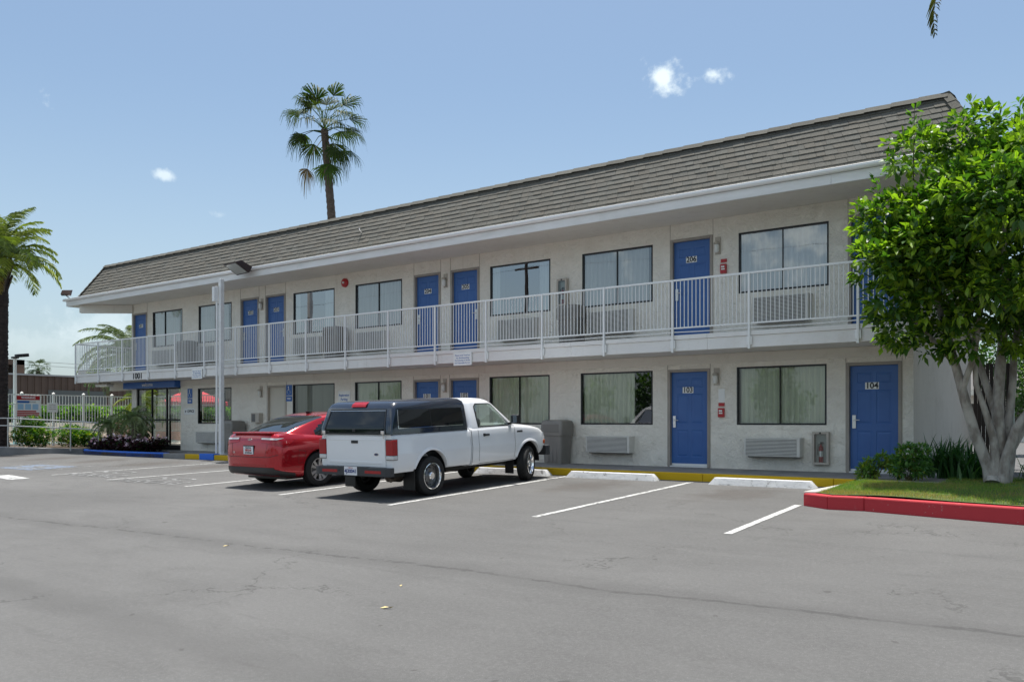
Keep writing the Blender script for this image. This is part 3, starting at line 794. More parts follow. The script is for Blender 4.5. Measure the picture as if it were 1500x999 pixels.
def make_door(x0, x1, z0, z1, num, handle_left=True, label=None, panel=True, leafmat=None):
    y = YW + .055
    if panel: d = part(door_leaf(x0 + .012, x1 - .012, z0 + .02, z1 - .01, y, BLUE), 'door', leafmat or BLUE, recalc=False)
    else:
        mb = MB(); mb.box(x0 + .012, x1 - .012, y, y + .04, z0 + .01, z1 - .01); d = part(mb, 'door', leafmat)
    if label: d['label'] = label
    f = MB(); t = .05
    f.box(x0 - t, x0 + .01, YW - .022, YW + .09, z0, z1 + t); f.box(x1 - .01, x1 + t, YW - .022, YW + .09, z0, z1 + t); f.box(x0 + .0105, x1 - .0105, YW - .020, YW + .09, z1 - .008, z1 + t - .001)
    part(f, 'door_frame', TAN if panel else BEIGE, d, bevel=.004)
    th = MB(); th.box(x0 + .0105, x1 - .0105, YW - .03, YW + .11, z0 + .001, z0 + .028)
    th.box(x0 + .02, x1 - .02, y - .012, y - .001, z0 + .03, z0 + .075)
    part(th, 'threshold', FASCIA if z0 < 1 else BEIGE, d)
    if num:
        zc = z0 + 1.655*(z1 - z0)/2.05; xc = (x0+x1)/2 - .04 + (.02 if z0 > 1 else 0)
        pl = MB(); pl.box(xc - .125, xc + .125, y - .007, y - .001, zc - .065, zc + .065)
        me = join_meshes('number_plate', [pl.mesh('p', WHITEP), text_mesh(num, .155, DARKTEXT, wall_M(xc, y - .0095, zc), .001, bold=.004)])
        place('number_plate', me, d)
    hx = x0 + .085 if handle_left else x1 - .085; s = 1 if handle_left else -1; hz_ = z0 + .98
    h = MB(); h.box(hx - .032, hx + .032, y - .022, y - .001, hz_ - .13, hz_ + .12); h.tube([(hx, y - .02, hz_ + .03), (hx, y - .06, hz_ + .03)], .012, 8)
    h.tube([(hx, y - .058, hz_ + .03), (hx + s*.11, y - .062, hz_ + .025)], [.011, .009], 8); h.tube([(hx, y - .02, hz_ - .07), (hx, y - .034, hz_ - .07)], .014, 8)
    part(h, 'door_handle', STEEL, d, smooth=40)
    return d
for (a, b), n in zip(lowdoors[:4], ('104', '103', '102', '101')): make_door(a, b, 0, 2.05, n, handle_left=n not in ('102',))
make_door(*lowdoors[4], 0, 2.05, None, leafmat=mat('cream_door', (.62,.58,.50), .5), panel=False, label='plain cream service door with no number')
for (a, b), n in zip(updoors, ('207', '206', '205', '204', '203', '202', '201')): make_door(a, b, 2.745, 4.86, n, handle_left=n in ('206', '204', '207', '202', '201'))
# thin plaster joints running from the door heads to the ceiling
for (a, b), z1, zt in [(d, 2.05, 2.20) for d in lowdoors] + [(d, 4.86, ZSOF) for d in updoors]:
    for xx in (a - .062, b + .05): jt = MB(); jt.box(xx, xx + .012, YW - .008, YW - .0012, (0.02 if zt < 3 else 2.72), zt - .002); part(jt, 'plaster_joint', BEIGE)

# ---- windows
def curtain_mesh(x0, x1, z0, z1, y, amp=.022, pitch=.115, seed=0, m=CURTAIN, gather=1.):
    r_ = random.Random(seed); n = max(8, int((x1-x0)/.012)); V = []; F = []
    ph = r_.random()*6; nz_ = 5; phase = ph
    offs = []
    for i in range(n+1):
        phase += 2*math.pi*(.012/pitch)*r_.uniform(.55, 1.5); offs.append(phase)
    for j in range(nz_+1):
        z = z0 + (z1-z0)*j/nz_; k = 1 - .35*(j/nz_)**3
        for i in range(n+1):
            x = x0 + (x1-x0)*i/n
            V.append((x, y + amp*k*(math.sin(offs[i] + .25*math.sin(z*2)) + .35*math.sin(offs[i]*2.1 + 1)), z))
    for j in range(nz_):
        for i in range(n): F.append((j*(n+1)+i, j*(n+1)+i+1, (j+1)*(n+1)+i+1, (j+1)*(n+1)+i))
    return fast_mesh('curtain', V, F, m, smooth=True)
def make_window(x0, x1, z0, z1, glass, curtains, cm, seed, mull=.5, label=None, blinds=False):
    f = MB(); t = .032; y0, y1 = YW - .006, YW + .09
    f.box(x0, x0 + t, y0, y1, z0, z1); f.box(x1 - t, x1, y0, y1, z0, z1); f.box(x0 + t + .0005, x1 - t - .0005, y0 + .001, y1, z1 - t, z1); f.box(x0 + t + .0005, x1 - t - .0005, y0 + .001, y1, z0, z0 + t*1.1)
    if mull: xm = x0 + (x1-x0)*mull; f.box(xm - .006, xm + .006, YW + .01, YW + .075, z0 + t + .002, z1 - t - .001)
    wn = part(f, 'window', BRONZE, bevel=.003)
    if label: wn['label'] = label
    g_ = MB()
    spans = [(x0 + t, x1 - t)] if not mull else [(x0 + t, x0 + (x1-x0)*mull - .006), (x0 + (x1-x0)*mull + .006, x1 - t)]
    for k, (a, b) in enumerate(spans): g_.quad((a, YW + .03 + .008*k, z0 + t), (b, YW + .03 + .008*k, z0 + t), (b, YW + .03 + .008*k, z1 - t), (a, YW + .03 + .008*k, z1 - t))
    part(g_, 'pane', glass, wn, recalc=False)
    W_ = x1 - x0
    if blinds:
        b_ = MB(); k = x0 + .06
        while k < x1 - .06: b_.obox(Matrix.Translation((k, YW + .18, (z0+z1)/2)) @ Matrix.Rotation(rad(62 + U(-6, 6)), 4, 'Z'), .085, .002, z1 - z0 - .04); k += .085
        part(b_, 'blind', mat('vertical_blind', (.60,.59,.54), .8) if 'vertical_blind' not in MT else MT['vertical_blind'], wn)
    for i, (a, b) in enumerate(curtains):
        place('curtain', curtain_mesh(x0 + a*W_, x0 + b*W_, z0 + .01, z1 - .01, YW + .085, seed=seed*7 + i, m=cm), wn)
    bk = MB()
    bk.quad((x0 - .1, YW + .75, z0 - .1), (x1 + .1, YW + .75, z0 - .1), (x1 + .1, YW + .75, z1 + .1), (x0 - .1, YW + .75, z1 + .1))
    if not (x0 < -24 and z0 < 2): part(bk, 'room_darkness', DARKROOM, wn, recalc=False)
    return wn
zl, zh = .91, 2.10
make_window(*lowwin[0], zl, zh, GLASS, [(.03, .50), (.49, .98)], CURTAIN, 1, .49)
make_window(*lowwin[1], zl, zh, GLASS, [(.02, .74)], CURTAIN, 2, 0, label='window with its curtain drawn back from the right third')
make_window(*lowwin[2], zl, zh, GLASS, [(.02, .505), (.495, .98)], CURTAIN, 3, .5)
make_window(*lowwin[3], zl, zh, GLASS, [(.02, .505), (.50, .98)], CURTAIN, 4, .5)
make_window(*lowwin[4], zl, zh, GLASS, [], CURTAIN, 5, 0, blinds=True, label='window with vertical blinds')
make_window(*lowwin[5], zl, zh, GLASSCLEAR, [], CURTAIN, 6, 0, label='clear office window looking through the lobby')
zl, zh = 3.62, 4.87
make_window(*upwin[0], zl, zh, GLASSUP, [(.02, .505), (.495, .98)], CURTAINUP, 11, .5)
make_window(*upwin[1], zl, zh, GLASSUP, [(.02, .5), (.5, .92)], CURTAINUP, 12, .5)
make_window(*upwin[2], zl, zh, GLASSOPEN, [(.0, .14), (.80, .99)], CURTAINUP, 13, 0, label='upstairs window with open curtains reflecting a pole')
make_window(*upwin[3], zl, zh, GLASSUP, [(.02, .505), (.495, .98)], CURTAINUP, 14, .5)
make_window(*upwin[4], zl, zh, GLASSOPEN, [(.02, .12), (.74, .98)], CURTAINUP, 15, 0)
make_window(*upwin[5], zl, zh, GLASSUP, [(.02, .5), (.5, .86)], CURTAINUP, 16, .5)
make_window(*upwin[6], zl, zh, GLASSUP, [(.02, .38), (.42, .85)], CURTAINUP, 17, .4)

# ---- through-wall air conditioners
ac = MB()
def ac_unit(w_, h_, d_):
    mb = MB(); mb.box(-w_/2, w_/2, -d_, 0, 0, h_, 0)
    n = int(h_/.027)
    for k in range(n):
        z = .02 + (h_ - .04)*k/(n-1) - .006
        mb.add([(-w_/2 + .03, -d_ - .012, z), (w_/2 - .06, -d_ - .012, z), (w_/2 - .06, -d_ - .001, z + .014), (-w_/2 + .03, -d_ - .001, z + .014), (-w_/2 + .03, -d_ - .001, z), (w_/2 - .06, -d_ - .001, z)],
               [(0,1,2,3), (0,4,5,1)], 0)
    mb.quad((-w_/2 + .03, -d_ - .0008, .01), (w_/2 - .06, -d_ - .0008, .01), (w_/2 - .06, -d_ - .0008, h_ - .01), (-w_/2 + .03, -d_ - .0008, h_ - .01), 1)
    mb.box(-w_/2 - .012, w_/2 + .012, -d_*.35, -.002, h_, h_ + .008, 0); mb.box(-w_/2 + .06, w_/2 - .06, -d_ + .04, -.01, -.02, -.001, 1)
    return mb
lowac = ac_unit(1.13, .37, .24).mesh('air_conditioner', [ACMETAL, ACDARK], recalc=False); upac = ac_unit(1.13, .50, .22).mesh('air_conditioner', [ACMETAL, ACDARK], recalc=False)
def put(me, name, base, parent=None, mat_parent=None):
    o = bpy.data.objects.new(name, me); COL.objects.link(o); parent = parent or motel
    o.parent = parent; o.location = Vector(base) - WL[parent.name]; WL[o.name] = Vector(base); return o
for xx in (-6.30, -10.08, -13.0, -17.6, -20.4, -25.40): put(lowac, 'air_conditioner', (xx, YW - .001, .28))
for xx in (-6.14, -10.04, -12.68, -17.72, -20.42, -25.45, -28.05): put(upac, 'air_conditioner', (xx, YW - .001, 2.98))
# ---- wall lights
wlm = MB(); wlm.box(-.06, .06, -.02, 0, -.02, .34); wlm.lathe([(0,.12),(.04,.12),(.052,.10),(.052,-.02),(.03,-.05),(0,-.05)], (0, -.075, .06), n=14, m=1)
wlm.lathe([(0,.05),(.045,.05),(.062,.03),(.062,0),(0,0)], (0, -.075, .185), n=14, m=0); wlm.box(-.02, .02, -.07, -.01, .20, .23, 0)
wlo = wlm.mesh('wall_light', [BEIGE, FROST], smooth=40)
for xx in (-7.56, -15.12, -22.83+.05): put(wlo, 'wall_light', (xx, YW - .001, 1.76))
for xx in (-7.53, -15.10, -22.74): put(wlo, 'wall_light', (xx, YW - .001, 4.50))
# ceiling light under the slab at the left end
cl = MB(); cl.box(-31.55, -30.75, 16.55, 16.80, 2.26, 2.33, 1); cl.box(-31.5, -31.42, 16.64, 16.72, 2.33, 2.405); cl.box(-30.88, -30.80, 16.64, 16.72, 2.33, 2.405); cl.box(-31.57, -30.73, 16.53, 16.82, 2.331, 2.36)
part(cl, 'ceiling_light', [BEIGE, FROST])

# ---- glazed entrance
en = MB(); t = .05; x0, x1 = ENTRY; ye = YW + .03
for xx in (x0, x0 + .92, x0 + 1.86, x1 - t): en.box(xx, xx + t, ye, ye + .06, .0, 2.19)
for a, b in ((x0 + t, x0 + .92), (x0 + .92 + t, x0 + 1.86), (x0 + 1.86 + t, x1 - t)):
    for z in (.0, 1.02, 2.12): en.box(a + .001, b - .001, ye + .003, ye + .057, z, z + (.16 if z == 0 else .05))
en.box(x0, x1, ye - .09, ye - .001, 0, .09)
ent = part(en, 'entrance_frame', BRONZE, bevel=.003)
eg = MB(); eg.quad((x0, ye + .03, 0), (x1, ye + .03, 0), (x1, ye + .03, 2.19), (x0, ye + .03, 2.19)); part(eg, 'pane', GLASSCLEAR, ent, recalc=False)
eh = MB(); eh.bar((x0 + 1.0, ye - .04, .9), (x0 + 1.0, ye - .04, 1.25), .02); eh.bar((x0 + .86, ye - .04, .9), (x0 + .86, ye - .04, 1.25), .02); part(eh, 'door_handle', STEEL, ent)
sg = MB(); 
for yy in (17.55, 18.75, 19.95, 21.15, 22.35): sg.box(XL + .03, XL + .09, yy, yy + .05, .02, 2.24)
sg.box(XL + .033, XL + .087, 17.55, 22.4, 1.02, 1.07)
sf_ = part(sg, 'side_window_frame', BRONZE)
sg2 = MB(); sg2.quad((XL + .06, 17.56, .03), (XL + .06, 22.4, .03), (XL + .06, 22.4, 2.24), (XL + .06, 17.56, 2.24)); part(sg2, 'pane', GLASSCLEAR, sf_, recalc=False)
# ---- house number on the slab edge
place('house_number', text_mesh('1001', .30, DARKTEXT, wall_M(-27.78, BY0 - .006, 2.515), .006, spacing=1.05, bold=.006), motel)

# ---------------------------------------------------------------- signs and fittings on the wall (things of their own)
def sign(name, x, y, z, w_, h_, face, texts, label, cat, group=None, rim=None, depth=.012):
    mb = MB(); mb.box(x - w_/2, x + w_/2, y - depth, y, z - h_/2, z + h_/2)
    ms = [mb.mesh('s', face)]
    for t_, size, dz, m_, b in texts: ms.append(text_mesh(t_, size, m_, wall_M(x, y - depth - .001, z + dz), .0008, bold=b))
    return tag(place(name, join_meshes(name, ms)), label, cat, group)
def wheelchair(x, y, z, s, m_):
    """the seated-figure symbol as flat strokes"""
    mb = MB(); P = lambda a, b: (x + a*s, y, z + b*s)
    def stroke(pts, w_):
        for (a, b), (c, d) in zip(pts[:-1], pts[1:]): mb.bar(P(a, b), P(c, d), w_*s, .0015)
    def disc(cx, cz, r): mb.add([P(cx + r*math.cos(t), cz + r*math.sin(t)) for t in np.linspace(0, 2*math.pi, 14, endpoint=False)], [tuple(range(14))])
    disc(-.08, .42, .08)
    stroke([(-.07, .33), (-.04, .0), (.20, .0), (.32, -.32), (.40, -.30)], .09); stroke([(-.05, .18), (.16, .16)], .07)
    stroke([(.0 + .27*math.cos(t) - .05, -.15 + .27*math.sin(t)) for t in np.linspace(1.9, 5.7, 12)], .06)
    return mb.mesh('w', m_, recalc=False)
for xs, lab in ((-26.65, 'blue accessible-parking sign with white wheelchair on wall beside the lobby entrance'), (-21.43, 'blue accessible-parking sign with white wheelchair between the cream door and the blinds window')):
    mb = MB(); mb.box(xs - .135, xs + .135, YW - .012, YW - .001, 1.78, 2.10); mb.box(xs - .135, xs + .135, YW - .012, YW - .001, 1.60, 1.76)
    me = join_meshes('accessible_sign', [mb.mesh('s', BLUESIGN), wheelchair(xs, YW - .0145, 1.93, .26, WHITEP), text_mesh('VAN', .075, WHITEP, wall_M(xs, YW - .014, 1.68), .0008, bold=.003)])
    tag(place('accessible_sign', me), lab, 'sign', 'accessible parking signs')
s_ = sign('office_sign', -26.67, YW - .001, 1.33, .62, .22, WHITEP, [('\u2190 OFFICE', .12, 0, DARKTEXT, .004)], 'small white sign with arrow and the word OFFICE on the wall', 'sign')
sign('parking_sign', -18.97, YW - .001, 1.62, .50, .48, WHITEP, [('Registration', .088, .12, BLUESIGN, .002), ('Parking', .095, 0, BLUESIGN, .002), ('Only', .095, -.13, BLUESIGN, .002)], 'white sign reading Registration Parking Only above the red car', 'sign')
for xx, lab in ((-13.45, 'white notice board of four text lines on balcony edge above door 102'), (-24.3, 'white notice board of four text lines on balcony edge beside the tall white post')):
    sign('notice_sign', xx, BY0 - .024, 2.47, .56, .30, WHITEP, [('Please Limit Time For', .052, .09, BLUESIGN, 0), ('No Skateboarding', .055, .03, BLUESIGN, 0), ('No Loitering or Parties', .05, -.03, BLUESIGN, 0), ('Not Responsible For Loss', .045, -.09, BLUESIGN, 0)], lab, 'sign', 'notices on the balcony edge')
# blue welcome header
wh = MB(); wh.box(-30.50, -27.20, YW - .24, YW - .003, 2.165, 2.385); 
me = join_meshes('w', [wh.mesh('s', BLUESIGN), text_mesh('welcome', .19, WHITEP, wall_M(-28.9, YW - .243, 2.285), .001, bold=.001)])
tag(place('welcome_sign', me), 'long blue header sign reading welcome over the glass entrance', 'sign')
# fire things
bl = MB(); bl.lathe([(0,-.07),(.10,-.07),(.125,-.05),(.13,0),(0,0)], (-18.93, YW - .001, 4.97), axis='y', n=22); bl.lathe([(0,-.10),(.03,-.10),(.03,-.07),(0,-.07)], (-18.93, YW - .001, 4.97), axis='y', n=14, m=1)
tag(bl.build('fire_bell', [REDP, WHITEP], smooth=40), 'round red fire bell high on the upper wall between two windows', 'fire bell')
def pull_station(x, z, lab, plate=False):
    t_ = empty('fire_alarm', (x, YW, z - .17), lab, 'fire alarm', 'fire alarm call points')
    b_ = MB(); b_.box(x - .065, x + .065, YW - .055, YW - .001, z - .17, z + .02); b_.box(x - .04, x + .04, YW - .062, YW - .0555, z - .10, z - .07, 1); b_.box(x - .035, x + .035, YW - .075, YW - .056, z - .055, z - .02, 1)
    b_.build('call_point', [REDP, WHITEP], t_, bevel=.004)
    c_ = MB(); c_.box(x - .065, x + .065, YW - .02, YW - .001, z + .06, z + .13); c_.build('sounder', REDP, t_)
    if plate: d_ = MB(); d_.box(x - .07, x + .07, YW - .006, YW - .001, z + .14, z + .42); d_.build('back_plate', WHITEP, t_)
pull_station(-7.40, 4.24, 'small red fire alarm call point on upper wall beside door 206')
pull_station(-7.45, 1.24, 'red fire alarm with white plate on lower wall beside door 103', True)
def ext_cabinet(x0, x1, z0, z1, lab, labx, hung):
    t_ = empty('extinguisher_cabinet', ((x0+x1)/2, YW, z0), lab, 'cabinet', 'fire extinguisher cabinets')
    f_ = MB(); b = .045; D = .11; f_.box(x0, x0 + b, YW - D, YW - .001, z0, z1); f_.box(x1 - b, x1, YW - D, YW - .001, z0, z1)
    f_.box(x0 + b, x1 - b, YW - D + .001, YW - .001, z1 - b, z1); f_.box(x0 + b, x1 - b, YW - D + .001, YW - .001, z0, z0 + b)
    f_.build('cabinet_frame', BEIGE, t_, bevel=.004)
    q = MB(); q.box(x0 + b, x1 - b, YW - .012, YW - .002, z0 + b, z1 - b); q.build('back_panel', mat('cabinet_inside' , (.5,.52,.5), .6) if 'cabinet_inside' not in MT else MT['cabinet_inside'], t_)
    q = MB(); q.quad((x0 + b, YW - D + .01, z0 + b), (x1 - b, YW - D + .01, z0 + b), (x1 - b, YW - D + .01, z1 - b), (x0 + b, YW - D + .01, z1 - b)); q.build('door_pane', GLASSCLEAR, t_, recalc=False)
    q = MB(); q.lathe([(0,-.01),(.018,-.01),(.018,0),(0,0)], ((x0+x1)/2, YW - D, z1 - .025), axis='y', n=12); q.build('lock', BLACK, t_)
    xc, yc, zb = (x0+x1)/2, YW - .058, z0 + b
    e_ = empty('fire_extinguisher', (xc, yc, zb), labx, 'fire extinguisher', 'fire extinguishers')
    c_ = MB(); c_.lathe([(0,0),(.036,0),(.042,.01),(.042,.27),(.034,.31),(.016,.33),(.016,.35),(0,.35)], (xc, yc, zb), n=20, ms=[0,0,0,0,0,0,0]); c_.build('cylinder', REDP, e_, smooth=40)
    c_ = MB(); c_.lathe([(.0428,.11),(.0428,.22)], (xc, yc, zb), n=20); c_.build('paper_label', WHITEP, e_, smooth=40)
    c_ = MB(); c_.box(xc - .012, xc + .05, yc - .01, yc + .01, zb + .36, zb + .375); c_.box(xc - .012, xc + .045, yc - .008, yc + .008, zb + .385, zb + .395); c_.tube([(xc, yc, zb + .35), (xc, yc, zb + .39)], .012, 8); c_.build('valve_handle', BLACK, e_)
    c_ = MB(); c_.tube([(xc - .01, yc, zb + .36), (xc - .05, yc - .005, zb + .35), (xc - .058, yc - .01, zb + .25), (xc - .055, yc - .01, zb + .14)], .007, 6); c_.build('hose', BLACK, e_, smooth=50)
ext_cabinet(-5.54, -5.22, .14, .78, 'beige extinguisher cabinet low on the wall beside door 104', 'small red fire extinguisher in the low cabinet beside door 104', True)
ext_cabinet(-11.54, -11.26, 3.70, 4.34, 'beige extinguisher cabinet on upper wall left of a curtained window', 'red fire extinguisher inside the upstairs wall cabinet', True)
bxm = MB(); bxm.box(-23.10, -22.70, YW - .16, YW - .001, .95, 1.25); bxm.box(-23.06, -22.88, YW - .165, YW - .161, .98, 1.22, 1)
tag(bxm.build('utility_box', [BEIGE, ACDARK], bevel=.006), 'beige utility box on the wall left of the cream service door', 'utility box')
# litter bins
def make_bin(x, y, z, lab, w_=.60, d_=.55, h_=1.02):
    t_ = empty('litter_bin', (x, y, z), lab, 'litter bin', 'grey-brown litter bins')
    def ring(w, d, h, r=.06, n=4):
        p = []
        for (sx, sy, a0) in ((1,1,0),(-1,1,90),(-1,-1,180),(1,-1,270)):
            for k in range(n+1):
                a = rad(a0 + 90*k/n); p.append((x + sx*(w/2 - r) + r*math.cos(a), y + sy*(d/2 - r) + r*math.sin(a), z + h))
        return p
    def loft(rings, cap=True):
        mb = MB(); n = len(rings[0]); mb.v = [v for r_ in rings for v in r_]
        for i in range(len(rings)-1):
            for k in range(n): mb.f.append((i*n+k, i*n+(k+1)%n, (i+1)*n+(k+1)%n, (i+1)*n+k)); mb.m.append(0)
        mb.f.append(tuple(reversed(range(n)))); mb.f.append(tuple((len(rings)-1)*n + k for k in range(n))); mb.m += [0, 0]
        return mb
    b_ = loft([ring(w_*.80, d_*.82, 0), ring(w_*.80, d_*.82, .02), ring(w_*.90, d_*.92, h_*.66)])
    for k in (-.18, 0, .18): b_.box(x + k*w_ - .03, x + k*w_ + .03, y - d_*.445, y - d_*.40, z + .05, z + h_*.6)
    b_.build('bin_body', GREYBIN, t_, smooth=40)
    l_ = loft([ring(w_*.97, d_*.98, h_*.64), ring(w_, d_, h_*.70), ring(w_*1.0, d_*1.0, h_*.90), ring(w_*.93, d_*.90, h_*.975), ring(w_*.7, d_*.6, h_)])
    l_.build('bin_lid', GREYBIN, t_, smooth=50)
    q = MB(); q.box(x - w_*.36, x + w_*.36, y - d_*.512, y - d_*.495, z + h_*.72, z + h_*.90); q.build('swing_flap', mat('bin_flap', (.19,.178,.16), .5) if 'bin_flap' not in MT else MT['bin_flap'], t_, bevel=.004)
make_bin(-11.36, 16.93, 0, 'tall grey-brown litter bin in front of the lower wall beside the truck nose')
make_bin(-23.75, 16.93, 0, 'grey-brown litter bin below the office window behind the red car')
make_bin(-26.25, 16.9, 2.70, 'upstairs grey-brown litter bin left of the tall white post', .62, .5, .98)
make_bin(-18.95, 16.9, 2.70, 'upstairs grey-brown litter bin between the bell and window', .62, .5, .98)
make_bin(-10.95, 16.9, 2.70, 'upstairs grey-brown litter bin below the extinguisher cabinet', .56, .5, .95)
# white post with conduit
pt = empty('white_post', (-22.5, 15.62, 0), 'tall square white post with conduit rising from blue kerb to eave', 'post')
q = MB(); q.box(-22.56, -22.44, 15.56, 15.68, 0, 5.215); q.box(-22.62, -22.38, 15.50, 15.74, 0.001, .02); q.build('square_post', FASCIA, pt, bevel=.006)
q = MB(); q.tube([(-22.62, 15.53, .04), (-22.62, 15.53, .62), (-22.60, 15.53, .82), (-22.60, 15.53, 5.0)], .03, 10); q.box(-22.69, -22.57, 15.43, 15.56, 4.55, 4.98); q.build('conduit', RAIL, pt, smooth=40)
bk = MB(); bk.box(-22.95, -22.25, 15.17, 15.40, -.17, .035); tag(bk.build('blue_kerb', BLUEKERB, bevel=.012), kind='structure')
# floodlights
def floodlight(loc, rot, s, arm_to, lab):
    t_ = empty('floodlight', loc, lab, 'floodlight', 'floodlights on the eaves'); M = Matrix.Translation(loc) @ rot
    q = MB(); a, b, c = .36*s, .26*s, .17*s       # lens side at -z
    vs = [M @ Vector(v) for v in [(-a,-b,0),(a,-b,0),(a,b,0),(-a,b,0),(-a*.96,-b*.45,c),(a*.96,-b*.45,c),(a*.96,b,c*1.25),(-a*.96,b,c*1.25)]]
    q.add(vs, [(0,1,5,4),(1,2,6,5),(2,3,7,6),(3,0,4,7),(4,5,6,7),(0,3,2,1)]); q.build('lamp_housing', mat('brown_lamp_paint', (.035,.018,.016), .4) if 'brown_lamp_paint' not in MT else MT['brown_lamp_paint'], t_, bevel=.008)
    q = MB(); q.add([M @ Vector(v) for v in [(-a*.86,-b*.82,-.006),(a*.86,-b*.82,-.006),(a*.86,b*.82,-.006),(-a*.86,b*.82,-.006)]], [(0,3,2,1)]); q.build('lamp_glass', mat('lamp_glass', (.42,.44,.42), .15) if 'lamp_glass' not in MT else MT['lamp_glass'], t_, recalc=False)
    q = MB(); q.tube([M @ Vector((0, b, c*.6)), arm_to], .022*s + .006, 8); q.build('bracket_arm', MT['brown_lamp_paint'], t_)
floodlight((-21.55, 15.45, 5.40), Matrix.Rotation(rad(-8), 4, 'Z') @ Matrix.Rotation(rad(-30), 4, 'X'), 1.0, (-21.45, 15.90, 5.42), 'large brown square floodlight on the eave beside the tall white post')
floodlight((-32.43, 15.95, 5.72), Matrix.Rotation(rad(215), 4, 'Z') @ Matrix.Rotation(rad(-65), 4, 'X'), .5, (-32.22, 15.98, 5.47), 'small dark floodlight on the far left roof corner')
# ---------------------------------------------------------------- vehicles
def bvh_of(meshes):
    V = []; P = []
    for me in meshes:
        b = len(V); V += [v.co.copy() for v in me.vertices]; P += [tuple(b + i for i in p.vertices) for p in me.polygons]
    return BVHTree.FromPolygons(V, P)
def project(bv, p, d, off, far=None):
    h = bv.ray_cast(Vector(p), Vector(d).normalized(), 10)
    if h[0] is None: return (Vector(far) if far is not None else None)
    return h[0] - Vector(d).normalized()*off
def decal(mb, bv, c, d, off=.004, nu=8, nv=6, m=0):
    """c: four corners (any plane), bilinear patch projected along d onto the body; a thin raised skin"""
    c = [Vector(p) for p in c]; G = []; last = None
    for j in range(nv+1):
        for i in range(nu+1):
            u, v = i/nu, j/nv
            p = c[0]*(1-u)*(1-v) + c[1]*u*(1-v) + c[2]*u*v + c[3]*(1-u)*v
            q = project(bv, p, d, off); G.append(q)
    b = len(mb.v); idx = {}
    for k, q in enumerate(G):
        if q is not None: idx[k] = len(mb.v); mb.v.append(tuple(q))
    for j in range(nv):
        for i in range(nu):
            ks = [j*(nu+1)+i, j*(nu+1)+i+1, (j+1)*(nu+1)+i+1, (j+1)*(nu+1)+i]
            if all(k in idx for k in ks):
                ps = [G[k] for k in ks]
                if max((a-b_).length for a in ps for b_ in ps) < .4: mb.f.append(tuple(idx[k] for k in ks)); mb.m.append(m)
def seam(mb, bv, pts, d, w=.006, off=.002, m=0, up=None):
    """a narrow line on the body through points, projected along d"""
    pts = [Vector(p) for p in pts]; dense = []
    for a, b in zip(pts[:-1], pts[1:]):
        n = max(1, int((b-a).length/.04)); dense += [a.lerp(b, k/n) for k in range(n)]
    dense.append(pts[-1]); L_ = []
    for i, p in enumerate(dense):
        t = (dense[min(i+1, len(dense)-1)] - dense[max(i-1, 0)]).normalized(); s = t.cross(Vector(d)).normalized()*w/2
        a, b = project(bv, p + s, d, off), project(bv, p - s, d, off); L_.append((a, b))
    for (a, b), (c, e) in zip(L_[:-1], L_[1:]):
        if None not in (a, b, c, e) and (a-c).length < .2: mb.quad(a, b, e, c, m)
def loft(stations, sect, name='loft', close_ends=True, mats=None, matfn=None):
    """stations: list of t; sect(t) -> list of 3D points (closed ring)"""
    mb = MB(); rings = [sect(t) for t in stations]; n = len(rings[0])
    mb.v = [tuple(p) for r in rings for p in r]
    for i in range(len(rings)-1):
        for k in range(n):
            mb.f.append((i*n+k, (i+1)*n+k, (i+1)*n+(k+1)%n, i*n+(k+1)%n)); mb.m.append(matfn(i, k) if matfn else 0)
    if close_ends: mb.f.append(tuple(range(n))); mb.f.append(tuple((len(rings)-1)*n + k for k in reversed(range(n)))); mb.m += [0, 0]
    return mb
def interp(ts, tab, t):
    xs = [r[0] for r in tab]
    return [float(np.interp(t, xs, [r[k] for r in tab])) for k in range(1, len(tab[0]))]
def smooth_interp(tab, t):
    """Catmull-Rom through table rows (t, a, b, ...)"""
    n = len(tab)
    if t <= tab[0][0]: return list(tab[0][1:])
    if t >= tab[-1][0]: return list(tab[-1][1:])
    i = max(k for k in range(n-1) if tab[k][0] <= t)
    t0, t1 = tab[i][0], tab[i+1][0]; u = (t-t0)/(t1-t0); out = []
    for k in range(1, len(tab[0])):
        p1, p2 = tab[i][k], tab[i+1][k]
        s1 = (tab[i+1][k] - tab[i-1][k])/(tab[i+1][0] - tab[i-1][0]) if i > 0 else (p2-p1)/(t1-t0)
        s2 = (tab[i+2][k] - tab[i][k])/(tab[i+2][0] - tab[i][0]) if i < n-2 else (p2-p1)/(t1-t0)
        d = (p2-p1)/(t1-t0)
        for_ = lambda s: 0 if s*d <= 0 else (s if abs(s) < 2.6*abs(d) else 2.6*d)
        s1, s2 = for_(s1), for_(s2); h = t1-t0
        out.append((2*u**3-3*u**2+1)*p1 + (u**3-2*u**2+u)*h*s1 + (-2*u**3+3*u**2)*p2 + (u**3-u**2)*h*s2)
    return out
def cyl_mesh(c, r, x0, x1, n=40):
    mb = MB(); vs = [(x, c[0] + r*math.cos(2*math.pi*k/n), c[1] + r*math.sin(2*math.pi*k/n)) for x in (x0, x1) for k in range(n)]
    mb.add(vs, [tuple(range(n)), tuple(reversed(range(n, 2*n)))] + [(k, k+n, (k+1)%n+n, (k+1)%n) for k in range(n)])
    return mb.mesh('c', [])
def arch_liner(root, c, r, x0, x1, side):
    mb = MB(); n = 22; vs = []
    for x in (x0, x1):
        for k in range(n+1):
            a = math.pi*k/n; vs.append((x*side, c[0] + r*math.cos(a), c[1] + r*math.sin(a)))
    mb.add(vs, [(k, k+1, n+2+k, n+1+k) for k in range(n)])
    vs2 = [(x0*side, c[0] + r*math.cos(math.pi*k/n), c[1] + r*math.sin(math.pi*k/n)) for k in range(n+1)]
    mb.add(vs2, [tuple(range(n+1))])
    mb.build('wheel_arch_liner', BLACK, root, recalc=False)
